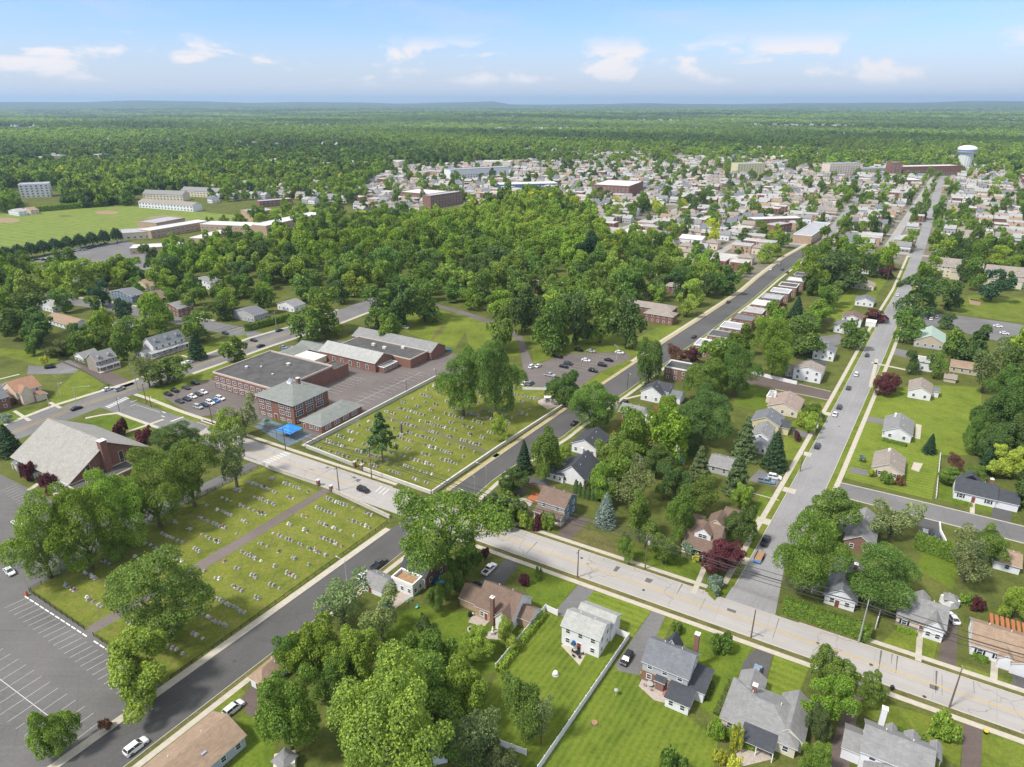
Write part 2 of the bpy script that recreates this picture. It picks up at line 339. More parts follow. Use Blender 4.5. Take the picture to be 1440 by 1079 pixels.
def sheet(name, px, mat, z, world=False, occ=False):
    pts = [Vector((p[0], p[1], 0)) for p in px] if world else [at(*p) for p in px]
    c = sum(pts, Vector()) / len(pts); mb = MB(); q = [(p.x - c.x, p.y - c.y, 0) for p in pts]
    a = sum(q[i][0] * q[(i + 1) % len(q)][1] - q[(i + 1) % len(q)][0] * q[i][1] for i in range(len(q)))
    mb.poly(q if a > 0 else q[::-1], mat); o = mb.build(name, loc=(c.x, c.y, z)); tag(o, kind='structure')
    if occ: occupy(pts)
    return o
sheet('ground', [(-600, 30), (700, 30), (900, 600), (900, 1020), (-900, 1020), (-900, 500)], G_BASE, 0.0, True)
# ribbons: roads, walks and kerbs between two rows of pixels or round a world centre line
def ribbon(name, Lp, Rp, mat, z, h=0.0, occ=True, parent=None):
    Lw = [at(*p) if len(p) == 2 else Vector(p) for p in Lp]; Rw = [at(*p) if len(p) == 2 else Vector(p) for p in Rp]
    n = 24; mb_v = []; uvs = []
    def samp(P, t):
        ds = [0]
        for a, b in zip(P, P[1:]): ds.append(ds[-1] + (b - a).length)
        s = t * ds[-1]
        for k in range(len(P) - 1):
            if s <= ds[k + 1] or k == len(P) - 2: return P[k].lerp(P[k + 1], (s - ds[k]) / max(1e-6, ds[k + 1] - ds[k]))
    ln = sum((b - a).length for a, b in zip(Lw, Lw[1:]))
    n = max(1, min(60, int(ln / 6))) if len(Lw) > 2 else max(1, min(20, int(ln / 20)))
    me = bpy.data.meshes.new(name); vs = []; fs = []; uv = []
    for k in range(n + 1):
        t = k / n; a, b = samp(Lw, t), samp(Rw, t); vs += [(a.x, a.y, h), (b.x, b.y, h)]; uv += [(t * ln, 0.0), (t * ln, (a - b).length)]
    for k in range(n): fs.append((2 * k, 2 * k + 1, 2 * k + 3, 2 * k + 2))
    if (Lw[-1] - Lw[0]).cross(Rw[0] - Lw[0]).z > 0: fs = [f[::-1] for f in fs]
    fs = [f[::-1] for f in fs]
    nv = len(vs)
    if h > 0:
        vs += [(p[0], p[1], 0) for p in vs[:nv]]; uv += uv[:nv]
        for k in range(n):
            a, b = 2 * k, 2 * k + 2; fs += [(a, b, b + nv, a + nv), (a + 1, a + 1 + nv, b + 1 + nv, b + 1)]
        fs += [(0, nv, nv + 1, 1), (2 * n, 2 * n + 1, 2 * n + 1 + nv, 2 * n + nv)]
    me.from_pydata(vs, [], fs); me.materials.append(mat); ul = me.uv_layers.new(name='UVMap')
    ul.data.foreach_set('uv', np.array([uv[l.vertex_index] for l in me.loops], np.float32).ravel())
    o = bpy.data.objects.new(name, me); COL.objects.link(o); o.location = (0, 0, z); tag(o, kind='structure')
    if occ: occupy(Lw + Rw[::-1])
    return Lw, Rw
def offs(P, d):                                           # shift a world polyline sideways (to its left)
    out = []
    for i, p in enumerate(P):
        t = (P[min(i + 1, len(P) - 1)] - P[max(i - 1, 0)]).normalized(); out.append(p + Vector((-t.y, t.x, 0)) * d)
    return out
def band(name, P, d0, d1, mat, z, h=0.0, occ=True): ribbon(name, offs(P, d0), offs(P, d1), mat, z, h, occ)
def ext(p, q, a, b):                                      # world line through two pixels, prolonged by a and b metres
    p, q = at(*p), at(*q); d = (q - p).normalized(); return [p - d * a, q + d * b]
R_CONC = concrete_road('concrete_roadway', (0.345, 0.325, 0.312))
R_DARK = asphalt('dark_asphalt', (0.088, 0.086, 0.085), 0.25)
R_MID = asphalt('grey_asphalt', (0.15, 0.147, 0.147), 0.35, 0.3)
R_PALE = asphalt('pale_asphalt', (0.235, 0.232, 0.235), 0.35, 0.2)
R_LOT = asphalt('parking_asphalt', (0.125, 0.121, 0.117), 0.3, 0.25)
R_BROWN = asphalt('brown_asphalt', (0.115, 0.09, 0.08), 0.3, 0.2)
R_SCH = asphalt('schoolyard_asphalt', (0.135, 0.118, 0.112), 0.6, 0.25)
WALK = plain('walk_concrete', (0.42, 0.385, 0.32), 0.9, 0.16, 0.8); KERB = plain('kerb_concrete', (0.44, 0.42, 0.37), 0.9, 0.12)
LINE = plain('road_paint', (0.5, 0.5, 0.49), 0.7, 0.18, 1.5); YELL = plain('yellow_paint', (0.5, 0.34, 0.06), 0.7, 0.25, 1.5)
DIRT = plain('bare_soil', (0.26, 0.19, 0.12), 0.95, 0.25, 0.8); STONEP = plain('flagstone', (0.38, 0.33, 0.29), 0.9, 0.25, 1.5)
# main road: one straight line from the junction at upper left to the right edge
mu = ext((703, 736), (1423, 976), 205, 140); ml = ext((700, 774), (1440, 1040), 207, 136)
a0 = 0.25
def lerp_line(P, t): return P[0].lerp(P[1], t)
SPL = (at(292, 600) - mu[0]).dot((mu[1] - mu[0]).normalized()) / (mu[1] - mu[0]).length
ribbon('junction_road', [mu[0], lerp_line(mu, SPL)], [ml[0], lerp_line(ml, SPL)], R_MID, 0.016)
ribbon('main_road', [lerp_line(mu, SPL), mu[1]], [lerp_line(ml, SPL), ml[1]], R_CONC, 0.020)
mc = [(mu[0] + ml[0]) / 2, (mu[1] + ml[1]) / 2]
M0 = mu[0]; MD = (mu[1] - mu[0]).normalized(); MN = Vector((-MD.y, MD.x, 0))      # MN points away from the camera
MW = (ml[0] - mu[0]).dot(-MN)
def mainpt(px, side):                                     # distance along the main road of a pixel
    return (at(*px) - M0).dot(MD)
s_d0, s_d1 = mainpt((575, 690), 0), mainpt((640, 712), 0)  # the dark side street crosses here
s_r0, s_r1 = mainpt((1018, 842), 0), mainpt((1100, 868), 0)
LEN = (mu[1] - mu[0]).length
def along(name, segs, d0, d1, mat, z, h=0.0, occ=True):   # strips beside the main road; d measured from the far edge, away from the camera
    for a, b in segs:
        P = [M0 + MD * a, M0 + MD * b]; band(name, P, d0, d1, mat, z, h, occ)
far = [(62, s_d0 - 6), (s_d1 + 3, s_r0 - 5), (s_r1 + 4, LEN)]; near = [(66, s_d0 - 10), (s_d1 - 2, LEN)]
along('kerb', far, 0.0, 0.2, KERB, 0, 0.13); along('sidewalk', far, 1.5, 3.0, WALK, 0.05)
along('kerb', near, -MW - 0.2, -MW, KERB, 0, 0.13); along('sidewalk', [(s_d1 - 2, LEN)], -MW - 3.2, -MW - 1.7, WALK, 0.05)
along('grass_verge', far, 0.2, 1.5, G_DRY, 0.03); along('grass_verge', [(s_d1 - 2, LEN)], -MW - 1.7, -MW - 0.2, G_DRY, 0.03)
for o_ in (-0.28, 0.12): along('centre_line', [(70, s_d0 - 12), (s_d1 + 8, LEN)], -MW / 2 + o_, -MW / 2 + o_ + 0.14, YELL, 0.032, 0, False)
# dark side street, three lengths
dl = ext((163, 1021), (540, 752), 40, 0); dr = ext((175, 1077), (566, 777), 26, 0)
xd = M0 + MD * s_d0
dl[1] = dl[1] + V * ((mc[0] - dl[1]).dot(MN) / V.dot(MN) - 4.5); dr[1] = dr[1] + V * ((mc[0] - dr[1]).dot(MN) / V.dot(MN) - 4.5)
ribbon('side_street', dl, dr, R_DARK, 0.012)
band('sidewalk', [at(163, 1021) - V * 40, at(540, 752) + V * 3], 0.1, 2.1, WALK, 0.05); band('kerb', [at(163, 1021) - V * 40, at(540, 752) + V * 3], 0, 0.1, KERB, 0, 0.13)
e = [at(175, 1077) - V * 26, at(566, 777) + V * 3]
band('kerb', e, -0.15, 0, KERB, 0, 0.13); band('grass_verge', e, -1.3, -0.15, G_DRY, 0.03); band('sidewalk', e, -2.8, -1.3, WALK, 0.05)
d2l = [(624, 696), (741, 614), (803, 571.5), (895, 510), (933, 483), (995, 443), (1045, 410), (1068, 390), (1103, 363), (1142, 341)]
d2r = [(664, 702), (700, 669), (790, 615), (815, 595), (872, 556.5), (942, 506), (998, 466), (1054, 424), (1090, 393), (1120, 370), (1152, 347)]
Lw, Rw = [at(*p) for p in d2l], [at(*p) for p in d2r]
Lw[0] = Lw[0] - V * 4; Rw[0] = Rw[0] - V * 4
D2L, D2R = ribbon('side_street', Lw, Rw, R_DARK, 0.012)
band('kerb', D2L, 0, 0.2, KERB, 0, 0.13); band('grass_verge', D2L, 0.2, 1.9, plain('dry_verge', (0.36, 0.3, 0.16), 0.95, 0.25), 0.03)
band('kerb', D2R, -0.2, 0, KERB, 0, 0.13); band('sidewalk', D2R, -3.2, -1.7, WALK, 0.05); band('grass_verge', D2R, -1.7, -0.2, G_LAWN, 0.03)
band('sidewalk', D2L[3:], 1.9, 3.6, WALK, 0.05)
ribbon('side_street', [(1155, 333), (1172, 314), (1206, 272)], [(1168, 337), (1185, 316), (1214, 272)], R_PALE, 0.014)
ribbon('crossing_street', [(1110, 346), (1190, 356), (1240, 362)], [(1122, 341), (1195, 350), (1245, 356)], R_MID, 0.010)
# pale street climbing away to the water tower
RL = [(1014, 850), (1033, 826), (1107, 693.5), (1177, 565.6), (1243, 440), (1262, 408), (1282, 360), (1311, 275), (1326, 240)]
RR = [(1088, 876), (1095, 813), (1126, 760), (1170, 668), (1223, 548), (1247, 493), (1262, 455), (1283, 402), (1301, 350), (1322, 276), (1334, 240)]
RLw, RRw = ribbon('hill_street', RL, RR, R_PALE, 0.014)
eL = [at(*p) for p in RL[1:7]]; eR = [at(*p) for p in RR[2:8]]
band('kerb', eL, 0, 0.2, KERB, 0, 0.13); band('grass_verge', eL, 0.2, 2.0, G_LAWN, 0.03); band('sidewalk', eL, 2.0, 3.6, WALK, 0.05)
band('kerb', eR, -0.2, 0, KERB, 0, 0.13); band('grass_verge', eR, -2.0, -0.2, G_LAWN, 0.03); band('sidewalk', eR, -3.6, -2.0, WALK, 0.05)
for p in ((1052, 790), (1082, 735), (1118, 692), (1140, 640), (1168, 583)):             # drive aprons
    q = at(*p); c_ = [q + V * 1.6 - U * 3.8, q - V * 1.6 - U * 3.8, q - V * 1.8 + U * 0.2, q + V * 1.8 + U * 0.2]; sheet('drive_apron', c_, WALK, 0.056, True)
# cross streets
ribbon('cross_street', [(1172, 676), (1262, 698), (1440, 741), (1560, 771)], [(1162, 692), (1218, 708), (1440, 764), (1560, 796)], R_MID, 0.008)
c1 = [at(1180, 679), at(1262, 698), at(1440, 741), at(1560, 771)]; band('kerb', c1, 0, 0.35, KERB, 0, 0.13)
c2 = [at(1187, 699.5), at(1218, 708), at(1440, 764), at(1560, 796)]; band('kerb', c2, -0.35, 0, KERB, 0, 0.13)
ribbon('cross_street', [(900, 487), (960, 505), (1060, 527), (1120, 540), (1182, 554)], [(895, 497), (955, 515), (1060, 541), (1137, 557), (1174, 566)], R_BROWN, 0.008)
c3 = [at(1060, 527), at(1120, 540), at(1168, 551)]; band('kerb', c3, 0, 0.3, KERB, 0, 0.13); c4 = [at(1090, 547.5), at(1137, 557), at(1165, 563)]; band('kerb', c4, -0.3, 0, KERB, 0, 0.13)
ribbon('alley', [(1244, 486), (1290, 497)], [(1240, 495), (1284, 506)], R_MID, 0.008)
# the pike along the upper left and the street that leaves it
PL = [(-60, 627), (0, 602), (79, 571), (183, 539), (258, 511), (310, 493), (350, 477), (417, 458), (477, 436), (540, 412), (600, 385)]
PR = [(-60, 652), (0, 628), (108, 586), (208, 547), (269, 525), (335, 502), (380, 486), (420, 473), (481, 453), (545, 428), (605, 400)]
ribbon('pike', PL, PR, R_MID, 0.010)
w = [at(*p) for p in PL[1:9]]; band('sidewalk', w, 0.3, 2.4, WALK, 0.05); band('kerb', w, 0, 0.3, KERB, 0, 0.13)
w = [at(*p) for p in PR[4:10]]; band('sidewalk', w, -2.3, -0.3, WALK, 0.05); band('kerb', w, -0.3, 0, KERB, 0, 0.13)
w = [at(*p) for p in ((120, 587), (165, 578.5), (225, 600), (262, 613))]; band('sidewalk', w, -1.9, -0.3, WALK, 0.05)
w = [at(*p) for p in ((186, 556), (205, 562), (250, 580), (330, 607))]; band('sidewalk', w, 0.3, 2.2, WALK, 0.05)
ribbon('branch_street', [(382, 472), (330, 458), (300, 452), (248, 443), (204, 434), (146, 424), (80, 416), (0, 396)], [(350, 480), (315, 470), (290, 464), (240, 454), (196, 445), (140, 434), (76, 426), (0, 405)], R_MID, 0.006)
w = [at(*p) for p in ((300, 452), (248, 443), (204, 434), (146, 424), (80, 416))]; band('sidewalk', w, -2.2, -0.3, WALK, 0.05)
ribbon('back_lane', [(-40, 548), (0, 540), (30, 531)], [(-40, 562), (0, 553), (36, 541)], R_MID, 0.006)
for a, b in (((-20, 539), (28, 527)), ((-20, 566), (40, 546))): P = [at(*a), at(*b)]; band('kerb', P, 0, 1.2, KERB, 0, 0.1)
# painted markings
mk = MB()
def stripe(p, q, w_, z=0.03, mat=LINE, world=False):
    a, b = (p, q) if world else (at(*p), at(*q)); d = (b - a).normalized(); s = Vector((-d.y, d.x, 0)) * w_ / 2
    f = [a - s, b - s, b + s, a + s]; mk.poly([(x.x, x.y, z) for x in f], mat)
for k in range(9):                                        # crossing by the church corner and by the playground
    t = k / 8; p = at(152 + 26 * t, 572.5 - 12.5 * t); stripe(p - MD * 1.6, p + MD * 1.6, 0.75, world=True)
for k in range(7):
    t = k / 6; p = at(375 + 28 * t, 650 - 12.5 * t); stripe(p - MD * 1.7, p + MD * 1.7, 0.8, 0.036, world=True)
stripe((183, 566), (193, 562.5), .35); stripe((183, 571.5), (190, 569), .35); stripe((190, 569), (225, 580), .18); stripe((240, 593), (258, 586.5), .9)
for x, y in ((228, 579), (227, 585)): stripe((x, y), (x + 5, y + 1.8), .5)
P0 = [(at(*a) + at(*b)) / 2 for a, b in zip(PL[:1] + PL[2:9], PR[:1] + PR[2:9])]
for a, b in zip(P0, P0[1:]):
    for d in (-0.3, 0.15, 1.7, -1.7):
        s = Vector((-(b - a).y, (b - a).x, 0)).normalized() * d; stripe(a + s, b + s, 0.15, 0.026, YELL, True)
for p, q in (((528, 692), (537, 684)), ((533, 694), (542, 686)), ((538, 696), (547, 688)), ((642, 692), (650, 691)), ((646, 688), (654, 690))): stripe(p, q, .5, 0.036)
# ------------------------------------------------------------ lots, lawns, drives
GRV = [(365, 656), (40, 831), (156, 911), (232, 963), (548, 733)]
sheet('church_lot', [(-60, 668), (-60, 1110), (120, 1090), (228, 966), (156, 911), (40, 831), (248, 714), (366, 657), (352, 650), (215, 712), (120, 730), (64, 699), (0, 667)], R_LOT, 0.006, occ=True)
sheet('cemetery_lawn', GRV, G_GRAVE, 0.012, occ=True)
GR2 = [(425, 628), (607, 696), (826, 552), (776, 546), (640, 536), (613, 532)]
sheet('cemetery_lawn', GR2, G_GRAVE, 0.012, occ=True)
ribbon('cemetery_path', [(455, 687), (302, 777), (118, 885)], [(464, 691), (318, 783), (130, 892)], asphalt('path_asphalt', (0.15, 0.125, 0.115), 0.4), 0.03)
ribbon('cemetery_path', [(543, 585), (600, 602), (650, 620), (705, 640)], [(540, 588), (598, 606), (648, 625), (700, 645)], asphalt('grassy_path', (0.125, 0.125, 0.06), 0.2), 0.03)
sheet('schoolyard', [(425, 628), (613, 532), (662, 519), (640, 498), (470, 478), (392, 488), (432, 524)], R_SCH, 0.006, occ=True)
sheet('school_front_lot', [(226, 557), (296, 533), (322, 545), (372, 566), (384, 590), (318, 590), (335, 600), (318, 607), (296, 598), (308, 583), (277, 586)], R_SCH, 0.008, occ=True)
sheet('park_lot', [(733, 546), (736, 520), (770, 507), (803, 497), (893, 496), (883, 506), (842, 524), (810, 550), (776, 547)], R_SCH, 0.008, occ=True)
ribbon('park_drive', [(736, 522), (732, 496), (728, 480), (705, 462), (650, 443), (606, 430)], [(752, 516), (742, 494), (736, 477), (711, 457), (654, 438), (610, 427)], R_SCH, 0.010)
sheet('back_lot', [(1293, 440), (1342, 443), (1440, 457), (1520, 470), (1520, 500), (1440, 486), (1404, 480), (1333, 462), (1290, 456)], R_MID, 0.008, occ=True)
sheet('house_lot', [(38, 527), (105, 525), (124, 509), (98, 505), (72, 516), (40, 514)], R_MID, 0.008, occ=True)
sheet('house_drive', [(96, 505), (112, 500), (190, 540), (170, 547), (130, 528)], R_BROWN, 0.010, occ=True)
sheet('parking_row', [(20, 372), (100, 352), (170, 338), (180, 350), (135, 372), (60, 384)], R_MID, 0.010, occ=True)
sheet('school_drive', [(140, 350), (175, 338), (215, 350), (240, 372), (190, 382), (150, 378)], R_MID, 0.008, occ=True)
FIELD = [(-80, 372), (-80, 306), (60, 298), (160, 290), (200, 291), (290, 299), (360, 305), (430, 288), (480, 292), (470, 300), (330, 318), (250, 318), (175, 335), (100, 348), (20, 366)]
sheet('playing_field', FIELD, G_FIELD, 0.006, occ=True)
for c_, rx, ry in (((150, 299), 17, 2.6), ((236, 307), 28, 3.6), ((8, 310), 20, 3.5), ((92, 304), 9, 1.3)):
    sheet('infield', [(c_[0] + rx * math.cos(t), c_[1] + ry * math.sin(t) + 0.0) for t in (k * math.pi / 10 for k in range(20))], DIRT if rx > 12 else G_DRY, 0.012)
sheet('infield', [(c + 246, d + 306.5) for c, d in ((18 * math.cos(k * math.pi / 8), 2.0 * math.sin(k * math.pi / 8)) for k in range(16))], G_FIELD, 0.018)
sheet('bare_strip', [(35, 365), (60, 356), (95, 348), (150, 338), (148, 335), (95, 344), (40, 358)], G_DRY, 0.009)
LAWNS = [([(700, 945), (764, 860), (786, 868), (865, 892), (884, 899), (760, 1079), (640, 1079)], G_STR), ([(762, 1079), (884, 903), (900, 960), (1010, 1040), (1000, 1100), (760, 1120)], G_STR),
 ([(884, 899), (930, 858), (952, 864), (915, 935), (900, 955)], G_LAWN), ([(955, 866), (1060, 905), (1040, 945), (1010, 1015), (975, 985), (925, 925)], G_RICH),
 ([(1090, 918), (1140, 933), (1120, 985), (1075, 970)], G_STU), ([(830, 830), (918, 856), (888, 898), (850, 880), (822, 852)], G_STU), ([(724, 793), (812, 820), (782, 858), (742, 850), (738, 810)], G_RICH),
 ([(640, 860), (600, 850), (560, 860), (520, 890), (560, 940), (640, 960), (700, 945), (760, 862), (738, 862)], G_RICH), ([(1222, 560), (1187, 672), (1310, 703), (1322, 640), (1380, 640), (1380, 545), (1290, 540)], G_STU),
 ([(1318, 702), (1345, 709), (1400, 722), (1400, 700), (1322, 668)], G_RICH), ([(1440, 420), (1440, 455), (1345, 441), (1325, 430), (1370, 415)], G_LAWN),
 ([(1232, 394), (1180, 455), (1165, 440), (1195, 405), (1215, 395)], G_STU), ([(1250, 388), (1225, 430), (1190, 430), (1210, 398)], G_LAWN), ([(1060, 545), (1125, 560), (1080, 580), (1030, 570), (1040, 552)], G_RICH), ([(1140, 565), (1168, 566), (1142, 612), (1110, 600)], G_LAWN),
 ([(1105, 613), (1138, 622), (1115, 655), (1080, 650)], G_LAWN), ([(1075, 690), (1100, 695), (1060, 770), (1040, 740)], G_RICH), ([(990, 790), (1020, 800), (1045, 830), (1010, 838), (880, 795), (890, 770)], G_RICH),
 ([(800, 735), (862, 760), (905, 790), (880, 792), (795, 755)], G_DRY), ([(860, 600), (900, 600), (960, 590), (985, 610), (950, 640), (900, 632), (850, 620)], G_RICH), ([(895, 506), (960, 460), (935, 455), (870, 490)], G_LAWN),
 ([(560, 445), (610, 432), (665, 450), (640, 490), (600, 480), (545, 455)], G_LAWN), ([(640, 440), (735, 470), (730, 500), (665, 505), (655, 470)], G_LAWN), ([(745, 470), (870, 470), (890, 495), (800, 497), (750, 512)], G_LAWN), ([(893, 500), (875, 520), (815, 565), (815, 545), (845, 524)], G_LAWN),
 ([(183, 547), (225, 535), (260, 525), (300, 516), (330, 505), (380, 490), (375, 500), (305, 523), (296, 533), (228, 556), (240, 570), (278, 588), (290, 600), (240, 582)], G_LAWN), ([(114, 590), (165, 580), (218, 600), (180, 615)], G_RICH), ([(70, 560), (110, 520), (150, 540), (120, 560), (80, 575)], G_LAWN), ([(0, 500), (60, 515), (95, 505), (70, 495), (0, 490)], G_LAWN), ([(0, 580), (60, 575), (65, 578), (0, 600)], G_RICH),
 ([(255, 500), (300, 480), (345, 470), (350, 476), (265, 510)], G_LAWN), ([(60, 480), (130, 462), (140, 470), (90, 485)], G_LAWN), ([(195, 452), (230, 440), (245, 448), (215, 462)], G_LAWN), ([(20, 650), (60, 680), (95, 705), (110, 700), (40, 640)], G_LAWN), ([(640, 292), (600, 305), (580, 320), (650, 318)], G_LAWN),
 ([(585, 309), (640, 308), (655, 318), (600, 325)], G_LAWN), ([(1265, 880), (1320, 898), (1312, 930), (1240, 905)], G_LAWN), ([(1355, 935), (1425, 960), (1415, 970), (1350, 948)], G_LAWN), ([(1210, 980), (1355, 1020), (1350, 1079), (1205, 1000)], G_LAWN), ([(1382, 1020), (1440, 1042), (1440, 1079), (1380, 1079)], G_LAWN),
 ([(228, 1030), (330, 955), (352, 985), (300, 1015), (240, 1070), (205, 1079)], G_LAWN), ([(320, 1020), (350, 1000), (390, 1040), (380, 1079), (330, 1090)], G_RICH), ([(1300, 760), (1350, 780), (1340, 830), (1290, 800)], G_RICH)]
for k, (p, m_) in enumerate(LAWNS): sheet('lawn', p, m_, 0.004 + 0.0012 * (k % 7))
DRV = [([(655, 835), (712, 786), (733, 790), (695, 838), (672, 850)], R_DARK), ([(778, 862), (814, 822), (836, 829), (806, 872)], R_MID), ([(865, 935), (918, 857), (937, 863), (905, 935), (898, 950), (868, 943)], R_MID), ([(1039, 950), (1046, 930), (1066, 909), (1087, 917), (1074, 968)], R_DARK),
 ([(1150, 1100), (1195, 975), (1214, 981), (1200, 1030), (1190, 1110)], R_BROWN), ([(1350, 1110), (1355, 1012), (1382, 1021), (1378, 1110)], R_BROWN), ([(1330, 860), (1347, 862), (1345, 938), (1320, 932)], R_BROWN), ([(1424, 945), (1440, 950), (1440, 985), (1424, 975)], R_DARK),
 ([(1396, 713), (1424, 715), (1421, 735), (1394, 728)], R_DARK), ([(1296, 727), (1322, 734), (1330, 768), (1288, 752)], R_DARK), ([(336, 985), (366, 950), (390, 985), (352, 1010)], R_BROWN), ([(784, 752), (800, 725), (830, 730), (800, 762)], R_BROWN), ([(726, 668), (772, 674), (776, 688), (728, 682)], R_DARK), ([(720, 684), (744, 688), (735, 697), (716, 692)], R_DARK),
 ([(1052, 676), (1068, 660), (1100, 672), (1092, 685)], R_MID), ([(1115, 602), (1146, 611), (1140, 618), (1112, 609)], R_MID), ([(1196, 657), (1235, 664), (1233, 672), (1194, 665)], R_MID), ([(1217, 585), (1245, 590), (1243, 597), (1214, 592)], R_MID), ([(1108, 480), (1180, 470), (1190, 482), (1150, 492)], R_MID), ([(850, 560), (872, 565), (868, 575), (845, 568)], R_MID)]
for k, (p, m_) in enumerate(DRV): sheet('driveway', p, m_, 0.016 + 0.001 * (k % 5), occ=True)
for p, q, w_ in (((975, 835), (992, 795), 1.4), ((1291, 930), (1294, 888), 1.3), ((1397, 960), (1399, 930), 1.4), ((1367, 722), (1368, 702), 1.3), ((35, 664), (62, 655), 1.8), ((40, 690), (66, 672), 1.8), ((78, 708), (102, 690), 1.8), ((175, 609), (230, 590), 1.5), ((20, 578), (42, 592), 1.4), ((70, 566), (85, 574), 1.4), ((255, 500), (275, 505), 1.2), ((876, 562), (905, 555), 1.3), ((1045, 690), (1096, 704), 0.5), ((505, 590), (425, 627), 1.6), ((1225, 510), (1282, 522), 2.0), ((1233, 505), (1224, 545), 1.6)):
    a, b = at(*p), at(*q); d = (b - a).normalized(); s_ = Vector((-d.y, d.x, 0)) * w_ / 2; sheet('footpath', [a - s_, b - s_, b + s_, a + s_], WALK, 0.045, True)
for p, m_ in (([(789, 908), (800, 898), (828, 913), (815, 936)], WALK), ([(905, 950), (965, 975), (948, 992), (920, 985), (898, 965)], STONEP), ([(536, 848), (575, 826), (585, 835), (553, 858), (528, 858)], STONEP), ([(658, 875), (668, 862), (690, 872), (680, 882)], STONEP), ([(723, 708), (735, 700), (750, 706), (740, 715)], STONEP), ([(758, 568), (768, 560), (782, 562), (786, 570), (770, 576)], STONEP), ([(1285, 650), (1298, 652), (1292, 664), (1281, 660)], WALK), ([(1288, 596), (1296, 598), (1294, 618), (1286, 616)], WALK), ([(358, 600), (372, 588), (440, 612), (405, 628)], plain('rubber_matting', (0.13, 0.17, 0.2), 0.9)), ([(1005, 845), (1052, 790), (1045, 780), (995, 835)], G_LAWN), ([(1055, 985), (1085, 1068), (1040, 1079), (1030, 1040)], STONEP), ([(1440, 421), (1360, 416), (1365, 422), (1400, 428)], G_LAWN), ([(1362, 420), (1380, 424), (1378, 430), (1364, 428)], DIRT), ([(688, 888), (708, 885), (704, 900), (680, 898)], STONEP), ([(905, 622), (930, 618), (925, 632), (908, 630)], DIRT), ([(612, 466), (628, 455), (620, 470), (606, 480)], G_DRY), ([(600, 700), (615, 705), (600, 712)], G_LAWN)):
    sheet('patio' if m_ in (WALK, STONEP) else 'play_surface' if m_.name == 'rubber_matting' else 'worn_patch', p, m_, 0.026)
for x, y in ((1107, 845), (1225, 935), (965, 815), (905, 830), (1300, 980), (818, 785), (560, 700), (760, 655), (1128, 650), (1180, 600), (330, 930), (250, 985), (640, 702), (1215, 905), (1150, 905)):
    p = at(x, y); sheet('manhole', [p + Vector((.42 * math.cos(t), .42 * math.sin(t), 0)) for t in (k * math.pi / 6 for k in range(12))], plain('cast_iron', (.06, .058, .055), .6), .03, True)
TARP = plain('tar_patch', (.12, .115, .11), .9, .2, 1.0); rt = random.Random(4)
for k in range(46):                                      # sealed cracks and patched squares
    t = rt.uniform(.1, .98); p = M0 + MD * (LEN * t) - MN * rt.uniform(1, MW - 1); ln, wd = (rt.uniform(3, 9), .1) if k % 5 else (rt.uniform(1, 2.5), rt.uniform(.8, 1.6)); d = MD if rt.random() < .4 else MN; s_ = Vector((-d.y, d.x, 0)); sheet('tar_patch', [p, p + d * ln + s_ * rt.uniform(-.4, .4), p + d * ln + s_ * wd, p + s_ * wd], TARP, .027, True)
# lot stripes
def bays(p, q, n, dep, w_=0.1, closing=False):           # n lines starting along p-q, each dep metres long towards dvec
    a, b = at(*p), at(*q)
    for k in range(n + 1):
        s = a.lerp(b, k / n); stripe(s, s + dep, w_, 0.03, LINE, True)
bays((38, 841), (205, 963), 22, -U * 0 + (at(0, 858) - at(38, 841)).normalized() * 5.0)
ctr = [at(-40, 925), at(70, 1008)]
dv = (at(95, 968) - at(48, 1000)).normalized()
stripe(at(-60, 910), at(72, 1010), 0.14, 0.03, LINE, True)
for k in range(16):
    s = at(-60, 910).lerp(at(110, 1038), k / 15); stripe(s - dv * 5.2, s + dv * 5.2, 0.09, 0.03, LINE, True)
a, b = at(500, 567), at(592, 524); stripe(a, b, 0.14, 0.03, LINE, True)
dv = U
for k in range(14):
    s = a.lerp(b, k / 13); stripe(s - dv * 5, s + dv * 5, 0.09, 0.03, LINE, True)
for k in range(8):
    s = at(468, 552).lerp(at(505, 532), k / 7); stripe(s - dv * 4, s + dv * 4, 0.09, 0.03, LINE, True)
for k in range(10):
    s = at(800, 522).lerp(at(862, 497), k / 9); stripe(s - dv * 5, s + dv * 5, 0.09, 0.03, LINE, True)
for k in range(9):
    s = at(2, 690).lerp(at(30, 712), k / 8); stripe(s, s + V * 4.5, 0.09, 0.03, LINE, True)
for k in range(7):
    s = at(72, 527).lerp(at(100, 518), k / 6); stripe(s, s + U * 4.5, 0.09, 0.03, LINE, True)
tag(mk.build('road_markings'), kind='structure')
